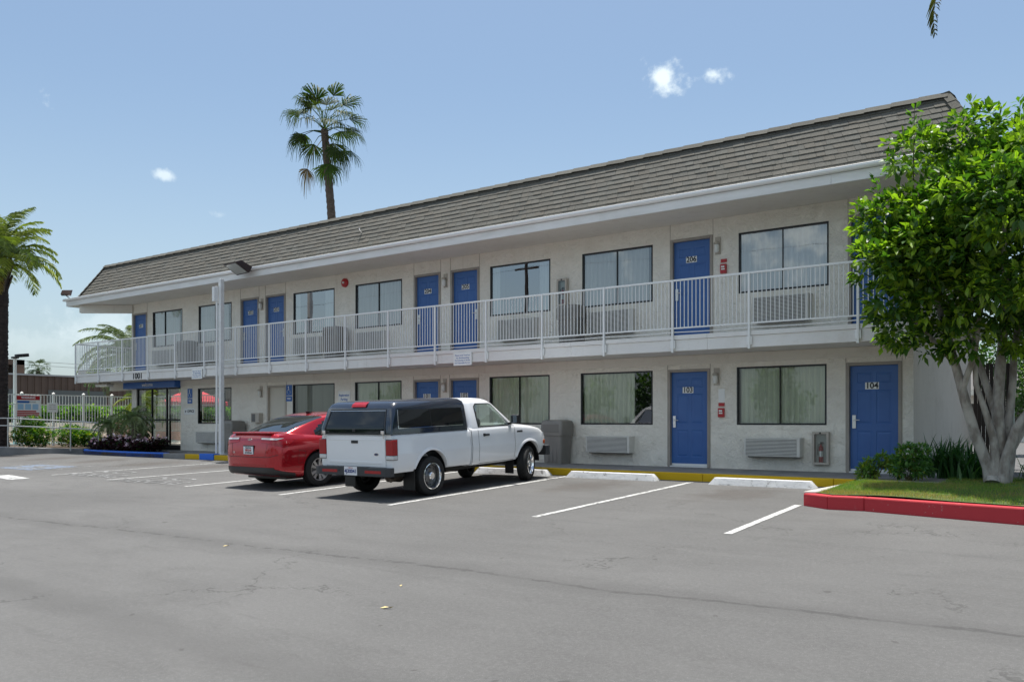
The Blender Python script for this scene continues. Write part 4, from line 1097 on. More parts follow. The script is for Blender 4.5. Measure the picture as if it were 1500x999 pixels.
def make_wheel(root, c, r, w_, side, kind, steer=0.):
    """c: centre of the tyre; side +1 right"""
    t_ = MB(); hw = w_/2
    prof = [(r*.62, -hw*.75), (r*.66, -hw*.92), (r*.80, -hw), (r*.93, -hw*.93), (r*.985, -hw*.78), (r, -hw*.55)]
    tread = [(r, -hw*.30), (r*.982, -hw*.28), (r*.982, -hw*.22), (r, -hw*.20), (r, hw*.20), (r*.982, hw*.22), (r*.982, hw*.28), (r, hw*.30)]
    prof = prof + tread + [(a, -b) for a, b in reversed(prof)]
    t_.lathe(prof, (0,0,0), axis='x', n=56)
    parts = []
    ty = t_.mesh('tyre', RUBBER, smooth=35)
    rm = MB(); rr_ = r*.655
    if kind == 'alloy':
        rm.lathe([(rr_, hw*.80), (rr_*1.0, hw*.92), (rr_*.95, hw*.90), (rr_*.92, hw*.60), (rr_*.90, -hw*.4)], (0,0,0), axis='x', n=48)
        ns = 5
        for k in range(ns):
            for dlt in (-.16, .16):
                a = 2*math.pi*k/ns + dlt; b = 2*math.pi*k/ns + dlt*1.55
                ca, sa, cb_, sb_ = math.cos(a*1), math.sin(a), math.cos(b), math.sin(b)
                p0 = Vector((hw*.62, ca*rr_*.16, sa*rr_*.16)); p1 = Vector((hw*.84, cb_*rr_*.93, sb_*rr_*.93))
                tt = Vector((0, -sb_, cb_))
                w0, w1 = .016, .030
                vs = [p0 - tt*w0, p0 + tt*w0, p1 + tt*w1, p1 - tt*w1]
                vs += [v - Vector((.035, 0, 0)) for v in vs]
                rm.add(vs, [(0,1,2,3), (4,7,6,5), (0,4,5,1), (1,5,6,2), (2,6,7,3), (3,7,4,0)])
        rm.lathe([(0, hw*.72), (rr_*.14, hw*.72), (rr_*.22, hw*.62), (rr_*.22, hw*.3)], (0,0,0), axis='x', n=20)
        dk = MB(); dk.lathe([(0, hw*.05), (rr_*.93, hw*.05)], (0,0,0), axis='x', n=30, m=0)
        dk.lathe([(0, hw*.20), (rr_*.62, hw*.20), (rr_*.62, hw*.1)], (0,0,0), axis='x', n=30, m=1)
        rim = join_meshes('rim', [rm.mesh('a', ALLOY, smooth=35), dk.mesh('b', [BLACK, mat('brake_disc', (.25,.25,.25), .4, metal=1.) if 'brake_disc' not in MT else MT['brake_disc']])])
    else:
        rm.lathe([(rr_, hw*.82), (rr_*1.02, hw*.95), (rr_*.97, hw*.97), (rr_*.93, hw*.80), (rr_*.90, hw*.40)], (0,0,0), axis='x', n=48)
        rm.lathe([(rr_*.33, hw*.42), (rr_*.30, hw*.80), (rr_*.24, hw*.92), (0, hw*.92)], (0,0,0), axis='x', n=24)
        dk = MB()
        for k in range(10):
            a = 2*math.pi*(k+.5)/10; cy_, cz_ = math.cos(a)*rr_*.66, math.sin(a)*rr_*.66
            q = [(hw*.33 + .003 + (math.hypot(cy_ + .018*math.cos(t)*1, cz_ + .026*math.sin(t)) < rr_*.66)*.012, cy_ + .017*math.cos(t), cz_ + .017*math.sin(t)) for t in np.linspace(0, 2*math.pi, 10, endpoint=False)]
            dk.add(q, [tuple(range(10))])
        rm2 = MB(); rm2.lathe([(rr_*.905, hw*.40), (rr_*.86, hw*.15), (rr_*.70, hw*.10), (rr_*.62, hw*.42), (rr_*.52, hw*.55), (rr_*.36, hw*.50), (rr_*.33, hw*.44)], (0,0,0), axis='x', n=48)
        rim = join_meshes('rim', [rm.mesh('a', CHROME, smooth=35), rm2.mesh('c', mat('steel_rim_grey', (.16,.16,.16), .35, metal=.8) if 'steel_rim_grey' not in MT else MT['steel_rim_grey'], smooth=35), dk.mesh('b', BLACK, recalc=False)])
    M = Matrix.Translation(c) @ Matrix.Rotation(steer, 4, 'Z') @ (Matrix.Identity(4) if side > 0 else Matrix.Rotation(math.pi, 4, 'Z'))
    ty.transform(M); rim.transform(M)
    wo = place('wheel', ty, root); place('rim', rim, wo)
    return wo
def slab(mb, bv_center, M, sx, sy, sz, m=0): mb.obox(M, sx, sy, sz, m)

# ======== white pickup with camper shell.  local: y forward from the rear bumper face, x right, z up, wheels on z = 0
truck = empty('pickup_truck', (0, 0, 0), 'white pickup truck with dark blue camper shell parked nose-in beside a red sedan', 'pickup truck')
RW, FW, WR = 1.03, 3.93, .338
def sym(half):                       # half outline bottom->top on the right side, mirrored to a closed ring
    return half + [(-x, z) for x, z in reversed(half)]
def body_half(hw, zb, zt, crown=.0, top_in=.06):
    r = [(hw*.82, zb), (hw*.93, zb + .012), (hw*.968, zb + .06), (hw*.985, zb + .16), (hw*.992, .66), (hw*1.0, .745), (hw*1.0, .775), (hw*.988, .83), (hw*.982, .93), (hw*.970, zt - .055), (hw*.955, zt - .018), (hw*.93, zt), (hw*.80, zt + crown*.45), (hw*.5, zt + crown*.85), (hw*.15, zt + crown)]
    return r
# bed
def bed_sec(y):
    k = 0 if y > .18 else (.18 - y)/.10*.018
    return [Vector((x, y, z)) for x, z in sym(body_half(.875 - k, .44, 1.09))]
bed = loft([.085, .10, .14, .18, .6, 1.2, 1.8, 2.06, 2.085], bed_sec).mesh('bed', WHITECAR, smooth=50)
# cab and front end
FT = [(2.11, .875, .42, 1.10, .01), (2.6, .875, .42, 1.105, .01), (3.1, .875, .42, 1.11, .03), (3.45, .875, .43, 1.105, .06), (3.75, .872, .44, 1.09, .06), (4.1, .865, .46, 1.06, .055), (4.35, .85, .50, 1.015, .05), (4.47, .83, .54, .965, .04), (4.545, .80, .58, .90, .02), (4.58, .77, .62, .84, .0)]
def cab_sec(y):
    hw, zb, zt, cr = smooth_interp(FT, y)
    h = body_half(hw, zb, zt, cr)
    h = [(x, min(z, zt + cr)) for x, z in h]
    return [Vector((x, y, z)) for x, z in sym(h)]
cabl = loft([2.11, 2.13] + [2.2 + .1*k for k in range(22)] + [4.35, 4.41, 4.47, 4.51, 4.545, 4.565, 4.58], cab_sec).mesh('cab', WHITECAR, smooth=50)
def arch_cut(me, yc, name, r=.425, zc=.36):
    return boolean(me, [cyl_mesh((yc, zc), r, .50, 1.2), cyl_mesh((yc, zc), r, -1.2, -.50)], name)
bed = arch_cut(bed, RW, 'bed'); cabl = arch_cut(cabl, FW, 'cab_body')
for me in (bed, cabl):
    me.polygons.foreach_set('use_smooth', [True]*len(me.polygons)); me.set_sharp_from_angle(angle=rad(40))
bvt = bvh_of([bed, cabl])
tb = place('bed', bed, truck); tcb = place('cab_body', cabl, truck)
for yc in (RW, FW):
    for s in (1, -1): arch_liner(truck, (yc, .36), .423, .45, .80, s)
# flared lips round the wheel arches
for yc in (RW, FW):
    for s in (1, -1):
        prev = None; lip = MB()
        for k in range(29):
            a = rad(-12 + 204*k/28); row = []
            for rr2, off in ((.422, .0), (.430, .014), (.462, .010), (.475, .0015)):
                p = (1.3*s, yc + rr2*math.cos(a), .36 + rr2*math.sin(a)); q = project(bvt, p, (-s, 0, 0), off) if rr2 > .425 else None
                if rr2 < .425:
                    q2 = project(bvt, (1.3*s, yc + .434*math.cos(a), .36 + .434*math.sin(a)), (-s, 0, 0), .012); q = Vector((q2.x - s*.05, p[1], p[2])) if q2 is not None else None
                row.append(q)
            if prev and None not in row and None not in prev:
                for (a0, a1), (b0, b1) in zip(zip(prev[:-1], prev[1:]), zip(row[:-1], row[1:])): lip.quad(a0, a1, b1, b0)
            prev = row
        lip.build('fender_lip', WHITECAR, truck, smooth=60)
# greenhouse: a real shell with window openings
def frus(corn, rr_=.09, n=5):
    """ring of a rounded rectangle; corn = (y0, y1, hw, z) ; z may tilt"""
    y0, y1, hw, z0, z1 = corn; P = []
    for sx, sy, a0 in ((1, 1, 0), (-1, 1, 90), (-1, -1, 180), (1, -1, 270)):
        for k in range(n+1):
            a = rad(a0 + 90*k/n); x = sx*(hw - rr_) + rr_*math.cos(a); y = (y1 - rr_ if sy > 0 else y0 + rr_) + rr_*math.sin(a)
            P.append(Vector((x, y, z0 + (z1 - z0)*(y - y0)/(y1 - y0))))
    return P
OUT = [(2.115, 3.62, .835, 1.06, 1.06, .10), (2.125, 3.50, .825, 1.13, 1.13, .10), (2.18, 2.98, .715, 1.54, 1.535, .11), (2.22, 2.86, .685, 1.605, 1.60, .12), (2.30, 2.74, .63, 1.645, 1.64, .13), (2.45, 2.6, .45, 1.662, 1.66, .07)]
INN = [(o[0]+.04, o[1]-.05, o[2]-.045, o[3]-.001, o[4]-.001, o[5]*.8) for o in OUT[:3]] + [(2.27, 2.80, .63, 1.57, 1.57, .10), (2.36, 2.70, .5, 1.60, 1.60, .1)]
ro = [frus(o[:5], o[5]) for o in OUT]; ri = [frus(o[:5], o[5]) for o in reversed(INN)]
mb = MB(); rings = ro
n = len(ro[0])
for r_ in ro + ri: mb.v += [tuple(p) for p in r_]
no, ni = len(ro), len(ri)
for i in range(no-1):
    for k in range(n): mb.f.append((i*n+k, i*n+(k+1)%n, (i+1)*n+(k+1)%n, (i+1)*n+k)); mb.m.append(0)
mb.f.append(tuple((no-1)*n + k for k in range(n))); mb.m.append(0)
for i in range(no, no+ni-1):
    for k in range(n): mb.f.append((i*n+k, i*n+(k+1)%n, (i+1)*n+(k+1)%n, (i+1)*n+k)); mb.m.append(0)
mb.f.append(tuple(reversed([no*n + k for k in range(n)]))); mb.m.append(0)
for k in range(n): mb.f.append(((no+ni-1)*n+k, (no+ni-1)*n+(k+1)%n, (k+1)%n, k)); mb.m.append(0)
shell = mb.mesh('greenhouse', WHITECAR, merge=0)
def prism_x(poly, x0, x1): q = MB(); q.prism(poly, lambda p: (x0, p[0], p[1]), lambda p: (x1, p[0], p[1])); return q.mesh('c', [])
sidewin = [(2.36, 1.125), (3.26, 1.125), (3.31, 1.155), (2.89, 1.515), (2.82, 1.540), (2.42, 1.540), (2.36, 1.49)]
def prism_y(poly, y0, y1): q = MB(); q.prism(poly, lambda p: (p[0], y0, p[1]), lambda p: (p[0], y1, p[1])); return q.mesh('c', [])
shell = boolean(shell, [prism_x(sidewin, -1, 1), prism_y([(-.66, 1.15), (.66, 1.15), (.58, 1.53), (-.58, 1.53)], 2.75, 4.2), prism_y([(-.60, 1.15), (.60, 1.15), (.56, 1.50), (-.56, 1.50)], 1.9, 2.4)], 'cab_roof')
shell.polygons.foreach_set('use_smooth', [True]*len(shell.polygons)); shell.set_sharp_from_angle(angle=rad(35))
bvg = bvh_of([mb.mesh('full', [])])
cr = place('cab_roof', shell, truck)
TRUCKGLASS = make_glass('truck_side_glass', (.62,.70,.66), .05)
def glass_panel(poly3, d, off, name='side_window'):
    q = MB(); ps = [project(bvg, Vector(p) - Vector(d)*1.0, d, off) for p in poly3]
    q.add([p for p in ps], [tuple(range(len(ps)))]); q.build(name, TRUCKGLASS, truck, recalc=False)
for s in (1, -1): glass_panel([(s, y, z) for y, z in sidewin], (-s, 0, 0), -.02)
q = MB(); q.add([(-.70, 3.40, 1.12), (.70, 3.40, 1.12), (.61, 2.955, 1.545), (-.61, 2.955, 1.545)], [(0,1,2,3)]); q.build('windshield', TRUCKGLASS, truck, recalc=False)
q = MB(); q.add([(-.62, 2.16, 1.14), (.62, 2.16, 1.14), (.58, 2.20, 1.51), (-.58, 2.20, 1.51)], [(0,1,2,3)]); q.build('rear_window', TRUCKGLASS, truck, recalc=False)
# black weather strip round the side windows
q = MB()
for s in (1, -1):
    pts = sidewin + [sidewin[0], sidewin[1]]
    cen = Vector((0, sum(p[0] for p in sidewin)/7, sum(p[1] for p in sidewin)/7))
    for a, b in zip(pts[:-2], pts[1:-1]):
        def g_(p, k, off): v = Vector((s*1.2, p[0], p[1])); v = Vector((v.x, cen.y + (v.y - cen.y)*k, cen.z + (v.z - cen.z)*(k + (k-1)*.8))); return project(bvg, v, (-s, 0, 0), off)
        r1 = [g_(a, .985, .006), g_(b, .985, .006), g_(b, 1.035, .004), g_(a, 1.035, .004)]
        if None not in r1: q.quad(*r1)
q.build('window_seal', BLACK, truck, recalc=False)
# interior
q = MB(); q.box(-.64, .64, 2.50, 3.00, .62, .80); q.build('bench_seat', UPHOL, truck, bevel=.05)
q = MB()
for s in (-1, 1): q.obox(Matrix.Translation((s*.33, 2.64, 1.02)) @ Matrix.Rotation(rad(14), 4, 'X'), .54, .13, .56)
q.build('seat_back', UPHOL, truck, bevel=.05)
SEATCOVER = mat('brown_seat_cover', (.20,.085,.055), .9); SEATCOVER2 = mat('pale_seat_cover', (.42,.36,.32), .9)
for s in (-1, 1):
    q = MB(); q.obox(Matrix.Translation((s*.33, 2.72, 1.30)) @ Matrix.Rotation(rad(8), 4, 'X'), .30, .10, .20)
    for e in (-1, 1): q.add([(s*.33 + e*.14, 2.70, 1.38), (s*.33 + e*.05, 2.70, 1.39), (s*.33 + e*.12, 2.71, 1.455), (s*.33 + e*.14, 2.76, 1.38), (s*.33 + e*.05, 2.76, 1.39)], [(0,1,2), (3,2,4), (0,2,3), (1,4,2), (0,3,4,1)])
    q.build('headrest', SEATCOVER, truck, bevel=.02)
    q = MB(); q.obox(Matrix.Translation((s*.33, 2.76, 1.19)) @ Matrix.Rotation(rad(14), 4, 'X'), .42, .12, .16); q.build('seat_cushion', SEATCOVER2, truck, bevel=.05)
q = MB(); q.box(-.74, .74, 3.15, 3.46, .95, 1.12); q.build('dashboard', UPHOL, truck, bevel=.04)
q = MB(); q.tube([Vector((-.34 + .18*math.cos(a), 3.08 + .05*math.sin(a), 1.10 + .17*math.sin(a))) for a in np.linspace(0, 2*math.pi, 21)], .013, 6, cap=False); q.tube([(-.34, 3.08, 1.10), (-.34, 3.25, 1.03)], .03, 8); q.build('steering_wheel', BLACK, truck, smooth=40)
q = MB(); q.obox(Matrix.Translation((0, 2.93, 1.49)), .22, .02, .06); q.build('rearview_mirror', BLACK, truck)
# camper shell
CO = [(.055, 2.06, .845, 1.085, 1.085, .05), (.06, 2.058, .842, 1.20, 1.20, .06), (.165, 2.05, .80, 1.50, 1.52, .08), (.215, 2.04, .775, 1.585, 1.60, .10), (.28, 2.00, .72, 1.625, 1.645, .12), (.50, 1.9, .50, 1.650, 1.672, .12), (.8, 1.6, .2, 1.655, 1.675, .1)]
mb = MB(); rs = [frus(o[:5], o[5]) for o in CO]; n = len(rs[0])
for r_ in rs: mb.v += [tuple(p) for p in r_]
for i in range(len(rs)-1):
    for k in range(n): mb.f.append((i*n+k, i*n+(k+1)%n, (i+1)*n+(k+1)%n, (i+1)*n+k)); mb.m.append(0)
mb.f.append(tuple((len(rs)-1)*n + k for k in range(n))); mb.m.append(0); mb.f.append(tuple(reversed(range(n)))); mb.m.append(0)
shm = mb.mesh('camper_shell', NAVY, smooth=40); bvs = bvh_of([shm]); csh = place('camper_shell', shm, truck)
for s in (1, -1):
    q = MB(); decal(q, bvs, [(s*1.5, .22, 1.185), (s*1.5, 1.93, 1.185), (s*1.5, 1.90, 1.49), (s*1.5, .27, 1.49)], (-s, 0, 0), .004, 16, 8); wq = q.build('side_window', CAPGLASS, csh, recalc=False, smooth=60)
    q = MB(); seam(q, bvs, [(s*1.5, .24, 1.182), (s*1.5, 1.90, 1.182)], (-s, 0, 0), .010, .007); seam(q, bvs, [(s*1.5, .235, 1.18), (s*1.5, .265, 1.49)], (-s, 0, 0), .012, .007); seam(q, bvs, [(s*1.5, 1.05, 1.19), (s*1.5, 1.05, 1.49)], (-s, 0, 0), .02, .007, 1)
    q.build('window_trim', [CHROME, BLACK], csh, recalc=False)
q = MB(); decal(q, bvs, [(-.70, -.5, 1.115), (.70, -.5, 1.115), (.63, -.5, 1.475), (-.63, -.5, 1.475)], (0, 1, 0), .005, 14, 8); hg = q.build('rear_hatch_glass', CAPGLASS, csh, recalc=False, smooth=60)
q = MB()
fr = [(-.73, -.5, 1.10), (.73, -.5, 1.10), (.655, -.5, 1.495), (-.655, -.5, 1.495), (-.73, -.5, 1.10)]
seam(q, bvs, fr, (0, 1, 0), .026, .008, 1); seam(q, bvs, [(-.66, -.5, 1.48), (.66, -.5, 1.48)], (0, 1, 0), .006, .012, 0)
q.build('hatch_frame', [CHROME, BLACK], csh, recalc=False)
q = MB(); q.obox(Matrix.Translation((0.0, .055, 1.155)), .07, .03, .045, 1)
for s in (-1, 1): q.obox(Matrix.Translation((s*.70, .025, 1.125)), .07, .04, .05, 0); q.tube([(s*.70, .02, 1.12), (s*.70, .03, 1.03)], .010, 6, 0)
q.build('hatch_latch', [CHROME, BLACK], csh, bevel=.004)
q = MB(); decal(q, bvs, [(-.17, -.5, 1.545), (.17, -.5, 1.545), (.17, -.5, 1.605), (-.17, -.5, 1.605)], (0, 1, 0), .022, 6, 3); decal(q, bvs, [(-.17, .18, 2), (.17, .18, 2), (.17, .26, 2), (-.17, .26, 2)], (0, 0, -1), .012, 6, 3); q.build('high_brake_lamp', TLRED, csh, recalc=False)
# tailgate
q = MB(); q.box(-.705, .705, .062, .095, .545, 1.065); tg = q.build('tailgate', WHITECAR, truck, bevel=.012)
q = MB(); q.box(-.62, .62, .056, .0622, .60, .64); q.box(-.62, .62, .056, .0622, .99, 1.005); q.build('pressed_rib', WHITECAR, tg, bevel=.004)
q = MB(); q.box(-.075, .075, .045, .0618, .94, .985); q.build('tailgate_handle', BLACK, tg, bevel=.006)
q = MB(); q.add([(.50 + .055*math.cos(t), .058, .76 + .024*math.sin(t)) for t in np.linspace(0, 2*math.pi, 20, endpoint=False)], [tuple(range(20))]); q.add([(.50 + .046*math.cos(t), .0565, .76 + .017*math.sin(t)) for t in np.linspace(0, 2*math.pi, 20, endpoint=False)], [tuple(range(20))], 1)
me = join_meshes('e', [q.mesh('q', [CHROME, mat('badge_blue', (.01,.02,.09), .2)], recalc=False)]); place('oval_badge', me, tg)
q = MB(); q.box(-.715, .715, .0955, .11, .50, 1.08); q.build('tailgate_gap', BLACK, truck)
for s in (1, -1):
    q = MB(); x0, x1 = s*.718, s*.882
    def lens(z0, z1, m): 
        a, b = min(x0, x1), max(x0, x1)
        q.box(a, b, .055, .175, z0, z1, m)
    lens(.745, 1.00, 0); lens(.675, .742, 1)
    tl = q.build('tail_lamp', [TLRED, TLCLEAR], truck, bevel=.012)
    q = MB(); a, b = min(x0, x1), max(x0, x1); q.box(a - .004, b - .004, .063, .182, .668, 1.007); q.build('lamp_surround', BLACK, tl, bevel=.01)
# bumper, plate, hitch
q = MB(); q.prism([(-.86, .10), (-.885, -.02), (-.80, -.045), (.80, -.045), (.885, -.02), (.86, .10)], lambda p: (p[0], p[1], .405), lambda p: (p[0], p[1], .545))
q.box(-.34, .34, -.03, .08, .5455, .553); bp = q.build('rear_bumper', mat('bumper_charcoal', (.035,.037,.042), .45), truck, bevel=.012)
q = MB()
for s in (-1, 1): q.box(min(s*.33, s*.70), max(s*.33, s*.70), -.0475, -.0455, .452, .500)
q.build('reflector', TLRED, bp)
q = MB(); q.box(-.153, .153, -.052, -.048, .412, .558); me = join_meshes('p', [q.mesh('q', PLATE), text_mesh('4J30041', .088, mat('plate_blue', (.03,.05,.2), .5), wall_M(0, -.0535, .478), .0005, bold=.003), text_mesh('California', .028, REDP, wall_M(0, -.0535, .537), .0005)]); place('licence_plate', me, bp)
q = MB(); q.box(-.60, -.595, -.047, -.046, .47, .49); q.tube([(-.28, -.03, .49), (-.28, -.052, .49)], .012, 8); q.build('bumper_bolt', BLACK, bp)
q = MB(); q.prism([(-.83, 4.55), (-.86, 4.50), (-.88, 4.56), (-.86, 4.66), (-.70, 4.74), (0, 4.77), (.70, 4.74), (.86, 4.66), (.88, 4.56), (.86, 4.50), (.83, 4.55)], lambda p: (p[0], p[1] - .05*(p[1] < 4.6)*0, .46), lambda p: (p[0], p[1], .66)); q.build('front_bumper', MT['bumper_charcoal'], truck, bevel=.015)
q = MB(); q.box(-.52, .52, 4.575, 4.60, .68, .84); q.build('grille', BLACK, truck)
for s in (1, -1):
    q = MB(); a, b = min(s*.54, s*.79), max(s*.54, s*.79); q.box(a, b, 4.50, 4.585, .69, .85); q.build('headlight', TLCLEAR, truck, bevel=.02)
    q = MB(); a, b = min(s*.77, s*.835), max(s*.77, s*.835); q.box(a, b, 4.44, 4.53, .70, .78); q.build('turn_signal', mat('amber_lens', (.5,.10,.01), .1) if 'amber_lens' not in MT else MT['amber_lens'], truck, bevel=.015)
# seams, handles, mirrors, flaps, underside
for s in (1, -1):
    q = MB(); D = (-s, 0, 0)
    seam(q, bvt, [(s*1.3, 2.36, .44), (s*1.3, 2.33, .55), (s*1.3, 2.33, 1.09)], D, .008); seam(q, bvt, [(s*1.3, 2.36, .455), (s*1.3, 3.42, .455), (s*1.3, 3.44, .60), (s*1.3, 3.46, 1.08)], D, .008)
    q.build('door_gap', BLACK, truck, recalc=False); q = MB()
    seam(q, bvt, [(s*1.3, 2.13, .44), (s*1.3, 2.13, 1.08)], D, .012)
    q.build('panel_gap', BLACK, truck, recalc=False)
q = MB()
seam(q, bvt, [(-.62, 3.62, 2), (-.66, 4.40, 2)], (0, 0, -1), .008); seam(q, bvt, [(.62, 3.62, 2), (.66, 4.40, 2)], (0, 0, -1), .008)
q.build('bonnet_gap', BLACK, truck, recalc=False)
for s in (1, -1):
    q = MB(); c = project(bvt, (s*1.3, 2.56, .97), (-s, 0, 0), .012); q.obox(Matrix.Translation(c), .03, .15, .035); q.obox(Matrix.Translation((c.x, c.y - .07, c.z)), .026, .04, .055); q.build('door_handle', BLACK, truck, bevel=.006)
    q = MB(); q.obox(Matrix.Translation((s*.985, 3.30, 1.235)) @ Matrix.Rotation(rad(s*8), 4, 'Z'), .17, .085, .17); mr = q.build('side_mirror', BLACK, truck, bevel=.03)
    q = MB(); q.bar((s*.80, 3.34, 1.14), (s*.93, 3.31, 1.17), .09, .035); q.build('mirror_arm', BLACK, mr, bevel=.01)
    q = MB(); q.quad((s*.985 - .07, 3.254, 1.165), (s*.985 + .07, 3.254, 1.165), (s*.985 + .07, 3.254, 1.305), (s*.985 - .07, 3.254, 1.305)); q.build('mirror_glass', CHROME, mr, recalc=False)
    q = MB(); q.box(min(s*.58, s*.84), max(s*.58, s*.84), .60, .612, .13, .50); q.build('mud_flap', BLACK, truck)
    q = MB(); q.box(min(s*.60, s*.80), max(s*.60, s*.80), 3.46, 3.472, .17, .46); q.build('mud_flap', BLACK, truck)
c = project(bvt, (1.3, 3.62, .93), (-1, 0, 0), .003)
me = text_mesh('RANGER', .045, BLACK, Matrix(((0,0,1,c.x),(1,0,0,3.62),(0,1,0,.985),(0,0,0,1))), .002, bold=.003); place('fender_badge', me, truck)
q = MB(); q.box(-.62, .62, .25, 4.35, .36, .46); q.box(-.1, .1, .9, 1.2, .24, .36); q.tube([(-.7, RW, .34), (.7, RW, .34)], .05, 10); q.tube([(-.7, FW, .32), (.7, FW, .32)], .03, 10); q.lathe([(0,-.13),(.13,-.1),(.13,.1),(0,.13)], (0, RW, .33), axis='x', n=16); q.build('chassis', mat('underbody_grime', (.03,.028,.026), .9), truck)
q = MB(); q.tube([(.45, 2.2, .36), (.48, .9, .34), (.52, .45, .33), (.60, .28, .31)], .032, 10); q.lathe([(0,0),(.085,.01),(.085,.42),(0,.43)], (.40, .42, .35), axis='y', n=14); q.build('exhaust', mat('rusty_exhaust', (.12,.09,.07), .6, metal=.5), truck, smooth=40)
for yc, st in ((RW, 0.), (FW, rad(19))):
    for s in (1, -1): make_wheel(truck, (s*.765, yc, WR), WR, .215, s, 'steel', st)
PITCH = math.atan(.037)
def park(root, x, y, yaw=0.):
    root.location = (x, y, gz(y)); root.rotation_euler = (Matrix.Rotation(yaw, 3, 'Z') @ Matrix.Rotation(PITCH, 3, 'X')).to_euler()
park(truck, -10.915, 10.14, rad(0.6))

# ======== red sedan
def make_sedan(paint, label, detail=True, alloy='alloy'):
    car = empty('sedan', (0, 0, 0), label, 'car')
    RWs, FWs, wr = 1.00, 3.70, .335
    # y, halfwidth, z_bottom, z_shoulder, z_top, crown
    T = [(0.00, .60, .33, .62, .70), (.03, .72, .30, .66, .90), (.08, .80, .27, .70, 1.02), (.16, .85, .245, .74, 1.065), (.32, .880, .225, .80, 1.075), (.55, .89, .20, .83, 1.06), (1.0, .892, .19, .86, 1.02), (1.6, .892, .185, .865, 1.0), (2.4, .892, .185, .85, .985), (3.1, .892, .19, .825, .975), (3.55, .888, .195, .80, .955), (3.9, .875, .20, .765, .885), (4.2, .84, .205, .70, .80), (4.4, .77, .22, .62, .69), (4.50, .66, .26, .54, .57), (4.545, .50, .32, .46, .48)]
    def sec(y):
        hw, zb, zs, zt = smooth_interp(T, y)
        h = [(hw*.70, zb), (hw*.88, zb + .015), (hw*.945, zb + .06), (hw*.972, zb + .14), (hw*.975, zb + (zs-zb)*.5), (hw*1.0, zs - (zs-zb)*.16), (hw*1.0, zs - .02), (hw*.985, zs + (zt-zs)*.30), (hw*.955, zs + (zt-zs)*.62), (hw*.90, zs + (zt-zs)*.88), (hw*.80, zt - .012), (hw*.5, zt), (hw*.2, zt + .004)]
        return [Vector((x, y, z)) for x, z in sym(h)]
    st = [0, .012, .03, .05, .08, .12, .16, .22, .30] + [.4 + .12*k for k in range(31)] + [4.12, 4.2, 4.28, 4.36, 4.42, 4.47, 4.51, 4.545]
    me = loft(sorted(set(st)), sec).mesh('body', paint, smooth=55)
    me = boolean(me, [cyl_mesh((yc, .345), .385, a, b) for yc in (RWs, FWs) for a, b in ((.52, 1.3), (-1.3, -.52))], 'body')
    me.polygons.foreach_set('use_smooth', [True]*len(me.polygons)); me.set_sharp_from_angle(angle=rad(38))
    bv = bvh_of([me]); body = place('body', me, car)
    for yc in (RWs, FWs):
        for s in (1, -1): arch_liner(car, (yc, .345), .384, .45, .82, s)
    # greenhouse
    G = [(.30, .60, 1.045), (.42, .655, 1.085), (.60, .685, 1.155), (.85, .70, 1.25), (1.15, .705, 1.345), (1.5, .70, 1.41), (1.85, .69, 1.435), (2.2, .685, 1.432), (2.5, .675, 1.405), (2.8, .66, 1.335), (3.1, .655, 1.225), (3.4, .66, 1.09), (3.62, .66, .965)]
    def gsec(y):
        hr, zr = smooth_interp(G, y)
        zb = min(.955, zr - .01); hb = float(np.interp(y, [.3, .7, 1.2, 3.0, 3.6], [.70, .80, .835, .83, .76])); H = zr - zb
        h = []
        for k in range(9):                       # side from the belt up
            u = k/8; h.append((hb + (hr*.98 - hb)*u - .012*math.sin(u*math.pi)*-1, zb + H*.86*u))
        h += [(hr*.955, zb + H*.915), (hr*.90, zb + H*.955), (hr*.80, zb + H*.982), (hr*.5, zb + H), (hr*.15, zb + H*1.004)]
        return [Vector((x, y, z)) for x, z in sym(h)]
    gy = sorted(set([.30, .36, .42, .48, .54] + [.60 + .06*k for k in range(51)]))
    nring = 28
    def is_glass(i, k):
        y = (gy[i] + gy[i+1])/2
        kk = k if k < 14 else nring - 2 - k
        side = 1 <= kk < 7 and .98 < y < 3.02 and not (2.02 < y < 2.10) 
        if y < 1.25: side = side and kk < 1 + (y - .80)/.075
        rear = 9 <= k <= 17 and .42 < y < 1.24
        front = 9 <= k <= 17 and 2.62 < y < 3.5
        return 1 if side else 2 if rear else 3 if front else 0
    rings = [gsec(y) for y in gy]
    for kind_, nm, mt in ((0, 'roof', paint), (1, 'side_window', CARGLASS), (2, 'rear_window', CARGLASS), (3, 'windshield', CARGLASS)):
        for sd_ in ((1, -1) if kind_ == 1 else (0,)):
            q = MB(); q.v = [tuple(p) for r_ in rings for p in r_]
            for i in range(len(gy)-1):
                for k in range(nring-1):
                    if is_glass(i, k) == kind_ and (sd_ == 0 or (k < 14) == (sd_ > 0)): q.f.append((i*nring+k, (i+1)*nring+k, (i+1)*nring+k+1, i*nring+k+1)); q.m.append(0)
            bm = bmesh.new(); m_ = q.mesh('t', mt, recalc=False); bm.from_mesh(m_); bmesh.ops.delete(bm, geom=[v for v in bm.verts if not v.link_faces], context='VERTS'); bm.normal_update()
            bm.to_mesh(m_); bm.free(); m_.polygons.foreach_set('use_smooth', [True]*len(m_.polygons)); place(nm, m_, car)
    full = MB(); full.v = [tuple(p) for r_ in rings for p in r_]
    for i in range(len(gy)-1):
        for k in range(nring-1): full.f.append((i*nring+k, (i+1)*nring+k, (i+1)*nring+k+1, i*nring+k+1)); full.m.append(0)
    bvr = bvh_of([full.mesh('f', [], recalc=False)])
    for yc in (RWs, FWs):
        for s in (1, -1): make_wheel(car, (s*.785, yc, wr), wr, .205, s, alloy)
    q = MB(); q.box(-.6, .6, .4, 4.1, .17, .25); q.tube([(-.7, RWs, .33), (.7, RWs, .33)], .04, 8); q.build('underbody', BLACK, car)
    if not detail: return car
    Dr = (0, 1, 0)
